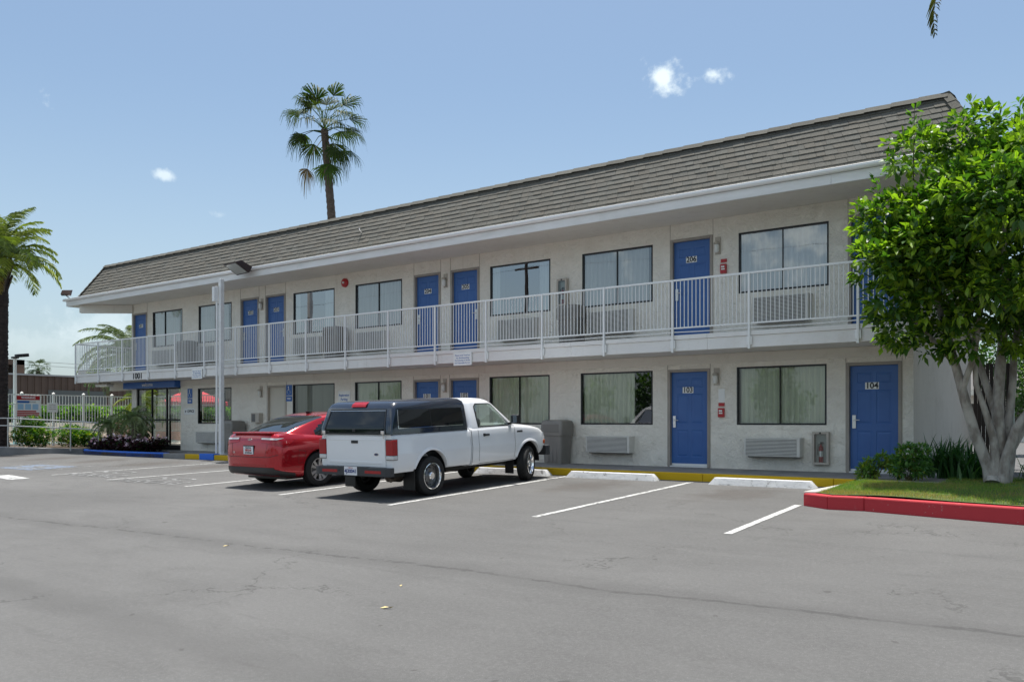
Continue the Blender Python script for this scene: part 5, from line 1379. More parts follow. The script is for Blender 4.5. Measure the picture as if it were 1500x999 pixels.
    for s in (1, -1):
        q = MB(); dd = (-s*.62, 1, 0)
        o = Vector((-s*.62, 1, 0)).normalized()*-1.2
        def P(x, y, z): return Vector((x, y, z)) + o
        decal(q, bv, [P(s*.34, .02, .905), P(s*.84, .30, .80), P(s*.875, .42, .955), P(s*.34, .04, .995)], dd, .006, 16, 8, 0)
        lamp = q.build('tail_lamp', TLRED, car, recalc=False, smooth=60)
        q = MB(); decal(q, bv, [P(s*.37, .02, .955), P(s*.72, .15, .945), P(s*.80, .25, .975), P(s*.37, .02, .985)], dd, .010, 12, 4, 0); q.build('clear_lens', TLCLEAR, lamp, recalc=False, smooth=60)
    q = MB(); decal(q, bv, [(-.70, -.5, .285), (.70, -.5, .285), (.72, -.5, .425), (-.72, -.5, .425)], Dr, .010, 20, 5)
    for s in (1, -1):
        o = Vector((s, -.9, 0)).normalized()*1.2; dd = (-s, .9, 0)
        decal(q, bv, [Vector((s*.60, .0, .285)) + o, Vector((s*.86, .42, .225)) + o, Vector((s*.86, .42, .30)) + o, Vector((s*.60, .0, .425)) + o], dd, .010, 12, 5)
    q.build('lower_bumper_cover', mat('dark_bumper_plastic', (.03,.028,.028), .5) if 'dark_bumper_plastic' not in MT else MT['dark_bumper_plastic'], car, recalc=False, smooth=60)
    q = MB(); seam(q, bv, [(-.80, -.5, .665), (-.6, -.5, .62), (.6, -.5, .62), (.80, -.5, .665)], Dr, .010, .002)
    seam(q, bv, [(-.50, -.5, .63), (-.55, -.5, .84), (-.56, -.5, 1.0)], Dr, .007, .002); seam(q, bv, [(.50, -.5, .63), (.55, -.5, .84), (.56, -.5, 1.0)], Dr, .007, .002)
    for s in (1, -1):
        D = (-s, 0, 0)
        seam(q, bv, [(s*1.3, 1.36, .30), (s*1.3, 1.20, .80), (s*1.3, 1.16, .95)], D, .008); seam(q, bv, [(s*1.3, 2.13, .27), (s*1.3, 2.10, .95)], D, .008); seam(q, bv, [(s*1.3, 3.15, .27), (s*1.3, 3.12, .93)], D, .008); seam(q, bv, [(s*1.3, 1.38, .285), (s*1.3, 3.15, .285)], D, .008)
        seam(q, bv, [(s*1.3, .50, .74), (s*1.3, .66, .70), (s*1.3, .655, .50), (s*1.3, .50, .48), (s*1.3, .50, .74)], D, .005)
    q.build('panel_gap', BLACK, car, recalc=False)
    q = MB(); seam(q, bv, [(-.52, -.5, .455), (.52, -.5, .455)], Dr, .035, .004); q.build('reflector_strip', TLRED, car, recalc=False)
    # spoiler lip
    q = MB(); q.prism([(.075, 1.058), (.03, 1.082), (.04, 1.098), (.10, 1.098), (.22, 1.086), (.24, 1.07)], lambda p: (-.60, p[0] + .03, p[1] - .008), lambda p: (.60, p[0] + .03, p[1] - .008)); q.build('boot_spoiler', paint, car, bevel=.008)
    q = MB(); c = project(bv, (0, -.5, .76), Dr, .004); q.obox(Matrix.Translation((0, c.y - .001, .755)), .33, .010, .17, 1)
    me = join_meshes('p', [q.mesh('q', [BLACK, BLACK]), sign_plate(0, c.y - .008, .745, '8BYJ160')]); place('licence_plate', me, body)
    q = MB(); cc = project(bv, (0, -.5, .955), Dr, .006); q.tube([Vector((.062*math.cos(a), cc.y + 0, .945 + .030*math.sin(a))) for a in np.linspace(0, 2*math.pi, 19)], .004, 5, cap=False); me = join_meshes('b', [q.mesh('q', CHROME), text_mesh('KIA', .042, CHROME, wall_M(0, cc.y - .003, .945), .002, bold=.002)]); place('oval_badge', me, body)
    cc = project(bv, (-.42, -.5, .70), Dr, .005); place('model_badge', text_mesh('LX', .05, CHROME, wall_M(-.46, cc.y, .70), .002, bold=.002), body)
    q = MB(); q.prism([(1.42, 1.40), (1.40, 1.455), (1.44, 1.46), (1.56, 1.425)], lambda p: (-.018, p[0], p[1]), lambda p: (.018, p[0], p[1])); q.build('roof_antenna', BLACK, car, bevel=.006)
    for s in (1, -1):
        for yy in (1.50, 2.45):
            q = MB(); c = project(bv, (s*1.3, yy, .83), (-s, 0, 0), .016); q.obox(Matrix.Translation(c), .022, .17, .026); q.build('door_handle', paint, car, bevel=.006)
        q = MB(); q.obox(Matrix.Translation((s*.985, 2.98, 1.02)) @ Matrix.Rotation(rad(s*6), 4, 'Z'), .18, .10, .12); q.build('side_mirror', paint, car, bevel=.03)
        q = MB(); seam(q, bvr, [(s*1.3, 1.02, .985), (s*1.3, 3.0, .985)], (-s, 0, 0), .014, .004); q.build('belt_trim', BLACK, car, recalc=False)
        q = MB(); a, b = min(s*.42, s*.74), max(s*.42, s*.74); 
        o = Vector((s*.3, 1, .2)).normalized(); decal(q, bv, [Vector((s*.40, 4.5, .60)) + o, Vector((s*.80, 4.15, .62)) + o, Vector((s*.80, 4.15, .72)) + o, Vector((s*.45, 4.45, .67)) + o], -o, .006, 8, 4); q.build('headlight', TLCLEAR, car, recalc=False)
    return car
def sign_plate(x, y, z, txt):
    q = MB(); q.box(x - .152, x + .152, y - .004, y, z - .074, z + .074)
    return join_meshes('pl', [q.mesh('q', PLATE), text_mesh('VALLEY KIA', .034, DARKTEXT, wall_M(x, y - .0055, z + .048), .0005, bold=.002), text_mesh('OF FONTANA', .034, DARKTEXT, wall_M(x, y - .0055, z - .048), .0005, bold=.002), text_mesh(txt, .055, REDP, wall_M(x, y - .0055, z), .0005, bold=.003)])
red = make_sedan(REDCAR, 'glossy red four-door sedan parked beside the white pickup, seen from behind')
park(red, -14.10, 10.42, rad(-1.0))
BLUECAR = mat('blue_grey_paint', (.20,.27,.36), .25, metal=.5, coat=1.); SILVER = mat('white_car_paint', (.78,.78,.78), .25, coat=1.)
def parked(paint, x, y, yaw, label):
    c = make_sedan(paint, label, detail=False); c.location = (x, y, -.02); c.rotation_euler = (0, 0, yaw); c['group'] = 'cars parked beyond the pool hedge'; return c
parked(BLUECAR, -50.3, 21.9, rad(8), 'blue-grey car roof showing above the hedge behind the pool fence')
parked(SILVER, -50.3, 27.4, rad(8), 'white car roof showing above the hedge nearest the lobby')

# wheel stops
def wheel_stop(x0, x1, y, lab, grp='white wheel stops'):
    mb = MB(); zb = gz(y) - .005; n = 14; h = .13
    prof = [(-.11, 0), (-.10, .03), (-.065, h - .01), (-.05, h), (.05, h), (.065, h - .01), (.10, .03), (.11, 0)]
    rings = []
    for i in range(n+1):
        t = i/n if 0 < i < n else (0 if i == 0 else 1); t = {1: .05, n-1: .95}.get(i, t); x = x0 + (x1-x0)*t; e = .45 if i in (0, n) else 1
        rings.append([(x + (.03 if i == 0 and b > .1 else -.03 if i == n and b > .1 else 0), y + a + .004*noise.noise(Vector((x*3, a*9, 1))), zb + b*e + .004*noise.noise(Vector((x*4, b*20, 5)))) for a, b in prof])
    m_ = len(prof); mb.v = [p for r_ in rings for p in r_]
    for i in range(n):
        for k in range(m_-1): mb.f.append((i*m_+k, (i+1)*m_+k, (i+1)*m_+k+1, i*m_+k+1)); mb.m.append(0)
    mb.f += [tuple(range(m_)), tuple(n*m_ + k for k in reversed(range(m_)))]; mb.m += [0, 0]
    tag(mb.build('wheel_stop', STOPP, smooth=22), lab, 'wheel stop', grp)
wheel_stop(-6.62, -4.72, 14.86, 'white concrete wheel stop nearest the red kerb, chipped at its end')
wheel_stop(-9.78, -7.75, 14.98, 'white concrete wheel stop in the empty stall right of the truck')
wheel_stop(-12.20, -10.25, 15.0, 'white concrete wheel stop under the nose of the white pickup')
wheel_stop(-15.1, -13.1, 15.0, 'white concrete wheel stop ahead of the red sedan')
# ---------------------------------------------------------------- plants
def nrm(v): return v/np.maximum(np.linalg.norm(v, axis=-1, keepdims=True), 1e-9)
def leaves(P, D, per, ln, wd, c0, c1, rs, spread=1.0, up=.25, young=.3, cy=(.16,.30,.03), fold=.18):
    """rosettes of leaves at tips P with directions D; returns V, F, tint"""
    n = len(P); N_ = n*per
    Pp = np.repeat(P, per, 0); Dd = np.repeat(nrm(D), per, 0)
    r = nrm(rs.normal(size=(N_, 3))); L_ = nrm(Dd*rs.uniform(.2, .9, (N_, 1)) + r*spread + np.array([0, 0, up]))
    l = rs.uniform(ln*.65, ln*1.15, (N_, 1)); w_ = wd*l/ln*rs.uniform(.8, 1.15, (N_, 1))
    upv = np.array([0., 0., 1.]) + rs.normal(size=(N_, 3))*.35
    s = nrm(np.cross(L_, upv)); nn = nrm(np.cross(s, L_))
    b = Pp + L_*l*.08 + r*l*.12; droop = np.array([0, 0, -1.])*l*rs.uniform(.0, .28, (N_, 1))
    tip = b + L_*l + droop; mid = b + L_*l*.5 - nn*l*fold*.35; Lm = b + L_*l*.52 + s*w_*.5 + nn*l*fold*.12; Rm = b + L_*l*.52 - s*w_*.5 + nn*l*fold*.12
    V = np.stack([b, Lm, tip, Rm, mid], 1).reshape(-1, 3)
    i = np.arange(N_)[:, None]*5
    F = np.concatenate([i + np.array([0, 4, 2, 1]), i + np.array([0, 3, 2, 4])], 0)
    t = rs.random((N_, 1)); c = np.array(c0)*(1-t) + np.array(c1)*t
    yk = np.repeat(rs.random(n) < young, per)[:, None] & (rs.random((N_, 1)) < .75)
    c = np.where(yk, np.array(cy)*rs.uniform(.75, 1.2, (N_, 1)), c)
    return V, F, np.repeat(c, 5, 0)
def merge(parts):
    V = []; F = []; T = []; o = 0
    for v, f, t in parts: V.append(v); F.append(f + o); T.append(t); o += len(v)
    return np.concatenate(V), np.concatenate(F), np.concatenate(T)
def blob_tips(rs, blobs, n, shell=.35):
    """points in the outer part of a union of ellipsoids; blobs: (cx,cy,cz,rx,ry,rz)"""
    B = np.array(blobs); w_ = (B[:, 3]*B[:, 4]*B[:, 5])**(2/3); k = rs.choice(len(B), n, p=w_/w_.sum())
    d = nrm(rs.normal(size=(n, 3))); rr_ = 1 - shell*rs.random((n, 1))**1.4
    P = B[k, :3] + d*B[k, 3:]*rr_; D = nrm(d/B[k, 3:])
    return P, D
def plant(name, loc, label, cat, group=None): return empty(name, loc, label, cat, group)
def leafpart(parent, name, parts, mt, smooth=True):
    V, F, T = merge(parts); return place(name, fast_mesh(name, V, F, mt, T, smooth=False), parent)

# ---- the multi-stemmed tree by the right corner
rs = np.random.default_rng(11)
tb = Vector((-2.16, 15.74, -.02)); E1 = Vector((.8004, .5995, 0)); E2 = Vector((-.5995, .8004, 0))
tree = plant('broadleaf_tree', tb, 'bushy broadleaf tree with pale multi-stemmed trunk on the lawn by door 104', 'tree')
def tp(a, z, b=0.): return tb + E1*a + E2*b + Vector((0, 0, z + .02))
tk = MB()
stems = [([(-.10,0,.0), (-.14,.25,.0), (-.33,.75,.0), (-.50,1.30,-.02), (-.66,1.90,0), (-.78,2.5,.1), (-1.0,3.3,.1)], [.10,.09,.08,.075,.065,.05,.03]),
         ([(-.05,0,-.05), (-.06,.35,-.05), (-.08,.72,-.06), (-.22,1.15,-.08), (-.38,1.55,-.1), (-.42,2.2,-.1), (-.2,3.2,-.2)], [.09,.07,.06,.045,.042,.035,.02]),
         ([(.08,0,.04), (.10,.4,.05), (.06,.9,.06), (.08,1.5,.08), (.14,2.2,.1), (.2,3.2,.1), (.1,4.6,0)], [.13,.105,.095,.085,.07,.055,.03]),
         ([(.02,.0,-.12), (.06,.35,-.12), (.22,.85,-.14), (.42,1.15,-.15), (.75,1.6,-.2), (1.1,2.4,-.2)], [.10,.08,.07,.055,.05,.035]),
         ([(.16,.0,.05), (.24,.55,.02), (.40,.85,0), (.72,1.10,0), (1.2,1.5,.1), (1.7,2.4,.2)], [.10,.075,.065,.055,.045,.03]),
         ([(.14,.5,.05), (.26,1.0,.12), (.34,1.6,.15), (.42,2.3,.2), (.7,3.6,.3)], [.08,.06,.055,.05,.03]),
         ([(.06,1.0,.06), (-.12,1.9,.3), (-.3,2.8,.6)], [.07,.05,.03]), ([(-.55,1.45,0), (-.50,2.1,-.3), (-.6,2.9,-.7)], [.05,.04,.02]), ([(-.66,1.9,0), (-1.1,2.35,0), (-1.6,2.9,-.1)], [.045,.035,.015])]
for pts, r_ in stems:
    q = [tp(a, z, b) for a, z, b in pts]; dense = []; rd = []
    for i in range(len(q)-1):
        for k in range(5):
            t = k/5; dense.append(q[i].lerp(q[i+1], t) + Vector([noise.noise(Vector((a_, i + t, 3.1*j)))*.025 for j, a_ in enumerate(q[i])])); rd.append((r_[i]*(1-t) + r_[i+1]*t)*(1 + .10*noise.noise(Vector((i*2.3 + t*3, r_[0]*40, 2)))))
    dense.append(q[-1]); rd.append(r_[-1]); tk.tube(dense, rd, 12)
tk.tube([tp(-.14, .10, -.13), tp(-.16, .02, -.16)], [.09, .11], 10)
tk.build('trunk', BARKW, tree, smooth=60, recalc=False)
CC = np.array([-1.30, 15.3, 3.82])
blobs = [(CC[0], CC[1], CC[2], 2.0, 2.0, 1.5)]
for _ in range(46):
    d = nrm(rs.normal(size=3)); d[2] = d[2]*.95
    if d[2] < -.75: continue
    p = CC + d*np.array([1.95, 1.95, 1.50])*rs.uniform(.86, 1.06); s = rs.uniform(.42, .74); blobs.append((*p, s, s, s*rs.uniform(.75, 1.0)))
for a, z, b, s in ((-1.98, 3.45, -.3, .48), (-1.75, 2.85, -.2, .45), (-1.8, 4.25, 0, .45), (-1.3, 5.25, 0, .5), (-.6, 5.45, -.4, .5), (-1.5, 2.45, .1, .42), (.3, 5.4, 0, .5), (-.7, 2.3, -.4, .4), (.2, 2.35, -.3, .45), (-1.05, 2.25, 0, .35), (.9, 5.75, .2, .45), (.9,2.6,-.6,.5)):
    p = tp(a, z, b); blobs.append((p.x, p.y, p.z, s, s, s*.8))
P, D = blob_tips(rs, blobs, 7000, .4)
# long upright shoots above the outline
shoots = []
for a, z, b, h in ((-1.33, 5.0, 0, .95), (-.55, 5.5, 0, .4), (.35, 5.65, 0, .45), (-2.0, 3.9, -.2, .3), (-1.9, 4.6, 0, .35), (.62, 5.75, 0, .5)):
    p = tp(a, z, b)
    for k in range(int(h*14) + 2): shoots.append([p.x + rs.normal()*.02, p.y + rs.normal()*.02, p.z + h*k/(h*14 + 1)])
shoots = np.array(shoots)
pa = leaves(P, D, 7, .165, .084, (.034,.092,.014), (.072,.155,.020), rs, .85, .2, .6, (.22,.34,.030))
pb = leaves(shoots, np.tile([0, 0, 1.], (len(shoots), 1)), 3, .15, .065, (.05,.13,.02), (.08,.18,.03), rs, 1.1, .1, .8, (.13,.26,.03))
leafpart(tree, 'crown', [pa, pb], LEAF)
tw = MB()
for a, z, b, h in ((-1.33, 4.6, 0, 1.35), (-.55, 5.2, 0, .7), (.35, 5.3, 0, .7), (.62, 5.4, 0, .8)): tw.tube([tp(a, z, b), tp(a + .02, z + h, b)], [.014, .005], 5)
tw.build('twig', mat('green_twig', (.10,.09,.04), .8), tree, recalc=False)

# ---- shrubs and strap-leaved clumps
def shrub(name, x, y, z, blobs, n, ln, wd, c0, c1, seed, label, cat='shrub', group=None, young=.3, cyy=(.20,.26,.03), per=6):
    r_ = np.random.default_rng(seed); t_ = plant(name, (x, y, z), label, cat, group)
    B = [(x + b[0], y + b[1], z + b[2], b[3], b[3], b[4]) for b in blobs]; P, D = blob_tips(r_, B, n, .6)
    P[:, 2] = np.maximum(P[:, 2], z + .03)
    leafpart(t_, 'foliage', [leaves(P, D, per, ln, wd, c0, c1, r_, .9, .3, young, cyy)], LEAF)
    q = MB()
    for b in B:
        for k in range(3): q.tube([(x + U(-.05, .05), y + U(-.05, .05), z - .03), (b[0] + U(-.1, .1), b[1] + U(-.1, .1), b[2] + b[5]*.5)], [.012, .005], 5)
    q.build('stem', MT['green_twig'], t_, recalc=False); return t_
shrub('shrub', -3.92, 15.52, -.0, [(-.10,0,.20,.17,.13), (.12,.1,.33,.14,.10), (-.16,-.1,.12,.13,.10)], 130, .095, .042, (.08,.18,.05), (.17,.30,.06), 21, 'low yellow-green shrub in front of door 104', group='shrubs by the end wall', young=.35)
shrub('shrub', -3.42, 15.50, -.0, [(0,0,.42,.20,.18), (-.16,-.05,.20,.16,.13), (.18,.0,.22,.18,.16), (.20,.05,.48,.09,.11)], 230, .095, .042, (.055,.15,.05), (.13,.26,.06), 22, 'taller dark shrub with yellow shoots at building corner right of door 104', group='shrubs by the end wall', young=.25)
def straps(name, x, y, z, n, ln, wd, spread, c0, c1, seed, label, group=None, cat='strap-leaved plant'):
    r_ = np.random.default_rng(seed); t_ = plant(name, (x, y, z), label, cat, group); V = []; F = []; T = []; m = 9
    for i in range(n):
        a = r_.uniform(0, 2*np.pi); l = ln*r_.uniform(.6, 1.1); lean = r_.uniform(.05, spread); bx, by = x + r_.normal()*.16, y + r_.normal()*.12
        d = np.array([np.cos(a), np.sin(a), 0]); s = np.array([-np.sin(a), np.cos(a), 0]); c = np.array(c0) + (np.array(c1) - np.array(c0))*r_.random()
        base = len(V); bend = r_.uniform(.2, 1.1)*lean
        for k in range(m):
            t = k/(m-1); ang = lean*.6 + bend*t*t*1.4; p = np.array([bx, by, z]) + d*l*t*np.sin(ang) + np.array([0, 0, 1])*l*t*np.cos(ang)
            w_ = wd*.5*(1 - t**2.2)*(.7 + .6*min(1, t*3)); V += [p + s*w_, p - s*w_]; T += [c, c]
        for k in range(m-1): F.append((base+2*k, base+2*k+1, base+2*k+3, base+2*k+2))
    place('leaf_clump', fast_mesh('leaf_clump', V, F, LEAF, np.array(T)), t_); return t_
straps('flax_plant', -3.05, 16.65, 0, 150, .78, .036, .75, (.02,.07,.022), (.05,.13,.03), 31, 'large dark green strap-leaved clump against the end wall left of the tree', 'strap-leaved clumps by the end wall')
straps('flax_plant', -2.62, 16.45, 0, 110, .70, .036, .8, (.02,.07,.022), (.05,.13,.03), 32, 'strap-leaved clump directly left of the pale tree trunk', 'strap-leaved clumps by the end wall')
straps('flax_plant', -1.60, 16.55, 0, 90, .55, .032, .8, (.03,.10,.02), (.09,.20,.03), 33, 'low bright strap-leaved clump right of the pale tree trunk', 'strap-leaved clumps by the end wall')
straps('flax_plant', -2.42, 16.12, 0, 22, .40, .034, 1.0, (.06,.14,.05), (.12,.22,.08), 34, 'small pale strap-leaved tuft at the foot of the tree', 'strap-leaved clumps by the end wall')

# ---- palms
def feather(P0, az, el, ln, droop, lf, n=34, wd=.028, rs=None, c0=(.04,.09,.02), c1=(.09,.15,.03), vdroop=.6, rach=.018):
    rs = rs or np.random.default_rng(1); V = []; F = []; T = []
    P0 = np.array(P0, float); h = np.array([np.cos(az), np.sin(az), 0]); side = np.array([-np.sin(az), np.cos(az), 0]); pts = []; p = P0.copy(); e = el; m = 26
    for k in range(m+1):
        pts.append(p.copy()); e = el - droop*(k/m)**1.25; p = p + (h*np.cos(e) + np.array([0, 0, 1])*np.sin(e))*ln/m
    pts = np.array(pts); c = np.array(c0) + (np.array(c1) - np.array(c0))*rs.random()
    for k in range(m):
        w0, w1 = rach*(1 - k/m) + .004, rach*(1 - (k+1)/m) + .004; b = len(V)
        V += [pts[k] + side*w0, pts[k] - side*w0, pts[k+1] - side*w1, pts[k+1] + side*w1]; F.append((b, b+1, b+2, b+3)); T += [c*1.3]*4
        b = len(V); z_ = np.array([0, 0, 1.]); V += [pts[k] + z_*w0, pts[k] - z_*w0, pts[k+1] - z_*w1, pts[k+1] + z_*w1]; F.append((b, b+1, b+2, b+3)); T += [c*1.3]*4
    for i in range(n):
        t = .16 + .84*(i + rs.random()*.6)/n; kf = t*m; k = min(m-1, int(kf)); q = pts[k] + (pts[k+1] - pts[k])*(kf - k); tan = nrm(pts[k+1] - pts[k])
        l = lf*(math.sin(math.pi*min(1, .18 + t*.80)))**.7*rs.uniform(.85, 1.1)
        for s in (1, -1):
            out = nrm(side*s*rs.uniform(.75, 1) + tan*rs.uniform(.35, .8) + np.array([0, 0, rs.uniform(-.15, .35)])); wv = nrm(np.cross(out, side*s + tan*2 + rs.normal(size=3)*.4))
            a0, a1, a2 = q, q + out*l*.5 - np.array([0, 0, 1])*l*vdroop*.18, q + out*l*.88 - np.array([0, 0, 1])*l*vdroop*rs.uniform(.45, .9)
            b = len(V); V += [a0 + wv*wd*.35, a0 - wv*wd*.35, a1 + wv*wd*.5, a1 - wv*wd*.5, a2 + wv*wd*.08, a2 - wv*wd*.08]
            cc = c*rs.uniform(.75, 1.3); T += [cc]*6; F += [(b, b+1, b+3, b+2), (b+2, b+3, b+5, b+4)]
    return np.array(V), np.array(F), np.array(T)
def fan(P0, az, el, pet, rad_, rs, c0=(.03,.07,.015), c1=(.07,.12,.02), droop=.5, nseg=26, arc=2.6, dead=False):
    V = []; F = []; T = []; P0 = np.array(P0, float); h = np.array([np.cos(az), np.sin(az), 0]); z_ = np.array([0, 0, 1.]); side = np.array([-np.sin(az), np.cos(az), 0])
    d0 = h*np.cos(el) + z_*np.sin(el); e1 = el - droop*.7; d1 = h*np.cos(e1) + z_*np.sin(e1)
    mid = P0 + d0*pet*.5; hub = mid + d1*pet*.5; c = np.array(c0) + (np.array(c1) - np.array(c0))*rs.random()
    if dead: c = np.array([.22, .15, .09])*rs.uniform(.6, 1.1)
    for a, b_, w0, w1 in ((P0, mid, .035, .022), (mid, hub, .022, .014)):
        for sv in (side, z_): b = len(V); V += [a + sv*w0, a - sv*w0, b_ - sv*w1, b_ + sv*w1]; F.append((b, b+1, b+2, b+3)); T += [c*1.4]*4
    e2 = e1 - droop*.5; fd = h*np.cos(e2) + z_*np.sin(e2); nv = nrm(np.cross(side, fd))
    for i in range(nseg):
        a = -arc/2 + arc*(i + .5)/nseg + rs.normal()*.03; d = nrm(fd*np.cos(a) + side*np.sin(a) + nv*rs.normal()*.05); d = nrm(d)
        l = rad_*rs.uniform(.82, 1.05)*(1 - .12*abs(a)); wv = nrm(np.cross(d, nv)); wd = rad_*arc/nseg*.56; fall = rs.uniform(.15, .55)*(1.4 if dead else 1)
        a0, a1, a2, a3 = hub, hub + d*l*.5 - nv*.02*(i % 2), hub + d*l*.78 - z_*l*.10*fall, hub + d*l*.93 - z_*l*fall
        b = len(V); V += [a0 + wv*.004, a0 - wv*.004, a1 + wv*wd*.5, a1 - wv*wd*.5, a2 + wv*wd*.36, a2 - wv*wd*.36, a3 + wv*.006, a3 - wv*.006]
        T += [c*rs.uniform(.8, 1.25)]*8; F += [(b, b+1, b+3, b+2), (b+2, b+3, b+5, b+4), (b+4, b+5, b+7, b+6)]
    return np.array(V), np.array(F), np.array(T)
def palm_trunk(pts, r0, r1, mt, parent, rings=.16, flare=1.0, jag=.06):
    q = MB(); pts = [Vector(p) for p in pts]; L0 = sum((b-a).length for a, b in zip(pts[:-1], pts[1:])); n = int(L0/(rings/2)); cen = []; rd = []
    for k in range(n+1):
        s = L0*k/n; i = 0; acc = 0
        while i < len(pts)-2 and acc + (pts[i+1]-pts[i]).length < s: acc += (pts[i+1]-pts[i]).length; i += 1
        t = min(1, (s - acc)/(pts[i+1]-pts[i]).length); p = pts[i].lerp(pts[i+1], t); f = k/n
        cen.append(p); rd.append((r0*(1-f) + r1*f)*(1 + (jag if k % 2 else -jag*.3)) * (1 + (flare-1)*max(0, 1 - f*9)))
    q.tube(cen, rd, 14); 
    for i in range(len(q.v)): x, y, z = q.v[i]; s = .02*noise.noise(Vector((x*9, y*9, z*14))); q.v[i] = (x + s, y + s, z + s*.5)
    return q.build('trunk', mt, parent, smooth=30, recalc=False)

rs = np.random.default_rng(2)
fp = plant('fan_palm', (-33.4, 30, 0), 'tall slender fan palm rising behind the motel roof', 'palm tree')
palm_trunk([(-33.2, 30, 0), (-33.8, 30, 10.5), (-34.1, 30, 13), (-34.45, 30, 15.9)], .26, .18, BARKP, fp, .3, 1.2, .07)
pr = []; C = np.array([-34.45, 30, 15.95])
for k in range(27):
    az = k*2.4 + rs.normal()*.4; lv = k/26
    el = 1.35 - 1.5*lv + rs.normal()*.2; pr.append(fan(C + np.array([0, 0, .2 - .5*lv]), az, el, rs.uniform(1.0, 1.6), rs.uniform(1.0, 1.35), rs, droop=.3 + .5*lv, c0=(.020,.042,.010), c1=(.06,.09,.018)))
for az, el in ((2.4, -.55), (3.4, -.8), (-.35, -.95), (.3, -.35)): pr.append(fan(C + np.array([0, 0, -.4]), az, el, rs.uniform(1.2, 1.9), 1.0, rs, droop=.5, dead=rs.random() < .4))
leafpart(fp, 'crown', pr, FROND)

rs = np.random.default_rng(6)
lp = plant('feather_palm', (-34.1, 14.35, -.1), 'dark-trunked feather palm at far left edge behind the ramp handrail', 'palm tree')
palm_trunk([(-34.1, 14.35, -.1), (-34.1, 14.35, 3), (-34.2, 14.4, 5.9), (-34.2, 14.4, 6.5)], .24, .25, BARKD, lp, .12, 1.25, .04)
q = MB()
for k in range(26):
    a = k*2.4; z = 5.95 + .045*k; r0 = .22; d = Vector((math.cos(a), math.sin(a), 0)); p = Vector((-34.2, 14.4, z)) + d*r0; q.bar(p - Vector((0,0,.25)), p + d*.16 + Vector((0,0,.28)), .10, .05)
q.build('leaf_boot', BARKP, lp)
pr = []; C = np.array([-34.2, 14.4, 6.9])
for k in range(34):
    lv = k/33; pr.append(feather(C + np.array([0, 0, .25 - .4*lv]), k*2.4 + .55, 1.45 - 1.25*lv, rs.uniform(1.9, 2.6), 1.3 + .5*lv, .58, 60, .042, rs, (.10,.14,.03), (.24,.28,.05), .6))
pr.append(feather(C, -.35, .75, 3.0, 2.0, .62, 70, .040, rs, (.08,.11,.05), (.10,.14,.06), .8)); pr.append(feather(C, .1, .55, 2.6, 1.9, .62, 64, .040, rs, (.08,.11,.05), (.10,.14,.06), .8))
leafpart(lp, 'crown', pr, FROND)
pr = []
for az in (-.4, -1.6): pr.append(feather(C + np.array([0, 0, -.4]), az, -.55, 1.2, 1.0, .18, 40, .02, rs, (.22,.16,.03), (.30,.24,.04), 1.0))
leafpart(lp, 'fruit_stalk', pr, FROND)

rs = np.random.default_rng(9)
bp_ = plant('feather_palm', (-38.3, 21.9, -.1), 'silvery feather palm whose arching fronds show behind the left balcony end', 'palm tree')
palm_trunk([(-38.3, 21.9, -.1), (-38.3, 21.9, 3.5)], .22, .2, BARKP, bp_, .12)
pr = []; C = np.array([-38.3, 21.9, 3.9])
for k in range(44):
    lv = k/43; pr.append(feather(C, k*2.4, 1.45 - 1.5*lv, rs.uniform(2.5, 3.2), 1.7 + .3*lv, .50, 62, .036, rs, (.10,.13,.07), (.20,.23,.13), .7, .022))
leafpart(bp_, 'crown', pr, FROND)
gp = plant('feather_palm', (-35.4, 20.7, -.1), 'short yellow-green palm beneath the left balcony end beyond the fence', 'palm tree')
palm_trunk([(-35.4, 20.7, -.1), (-35.4, 20.7, 1.6)], .15, .13, BARKP, gp)
pr = [feather((-35.4, 20.7, 1.75), k*2.4, 1.3 - 1.5*k/17, rs.uniform(1.1, 1.5), 1.9, .32, 34, .026, rs, (.12,.16,.03), (.24,.26,.05), .7) for k in range(18)]
leafpart(gp, 'crown', pr, FROND)
for i, (x, y, z, s, lab) in enumerate(((-30.05, 16.25, .85, .95, 'small pygmy palm in the flower bed nearest the handrail post'), (-28.0, 16.0, 1.05, 1.1, 'small pygmy palm in the flower bed in front of the glass entrance'), (-28.95, 16.75, .6, .7, 'smallest pygmy palm between two others in the flower bed'))):
    rs = np.random.default_rng(40 + i); t_ = plant('pygmy_palm', (x, y, 0), lab, 'palm', 'pygmy palms in the blue-kerbed flower bed')
    palm_trunk([(x, y, 0), (x + .05, y, z*.55), (x, y, z - .05)], .09, .08, BARKP, t_, .08)
    leafpart(t_, 'crown', [feather((x, y, z), k*2.4, 1.35 - 1.6*k/27, rs.uniform(.62, .85)*s, 1.9, .20*s, 34, .018, rs, (.11,.17,.07), (.34,.38,.24), .6, .008) for k in range(28)], FROND)
rs = np.random.default_rng(60)
dp = plant('fan_palm', (-100, 46.0, 0), 'tiny distant palm top above the brown ribbed building', 'palm tree')
palm_trunk([(-100, 46, 0), (-100, 46, 6.6)], .25, .2, BARKP, dp); leafpart(dp, 'crown', [fan((-100, 46, 6.8), k*2.4, 1.3 - 1.6*k/13, .8, .9, rs, (.03,.05,.02), (.05,.08,.03)) for k in range(14)], FROND)
rs = np.random.default_rng(61)
op = plant('feather_palm', (-.84, 15.6, 0), 'palm whose frond tips hang into the top right corner of the picture', 'palm tree')
palm_trunk([(-.84, 15.6, 0), (-.84, 15.6, 8.1)], .17, .14, BARKP, op); C = np.array([-.66, 15.75, 7.95]); pr = []
for k in range(16): pr.append(feather(C, k*2.4 - .6, 1.3 - .8*k/15, 2.3, 1.5, .45, 36, .03, rs, (.04,.06,.02), (.08,.10,.03), .7))
azl = math.atan2(-.60, -.80)
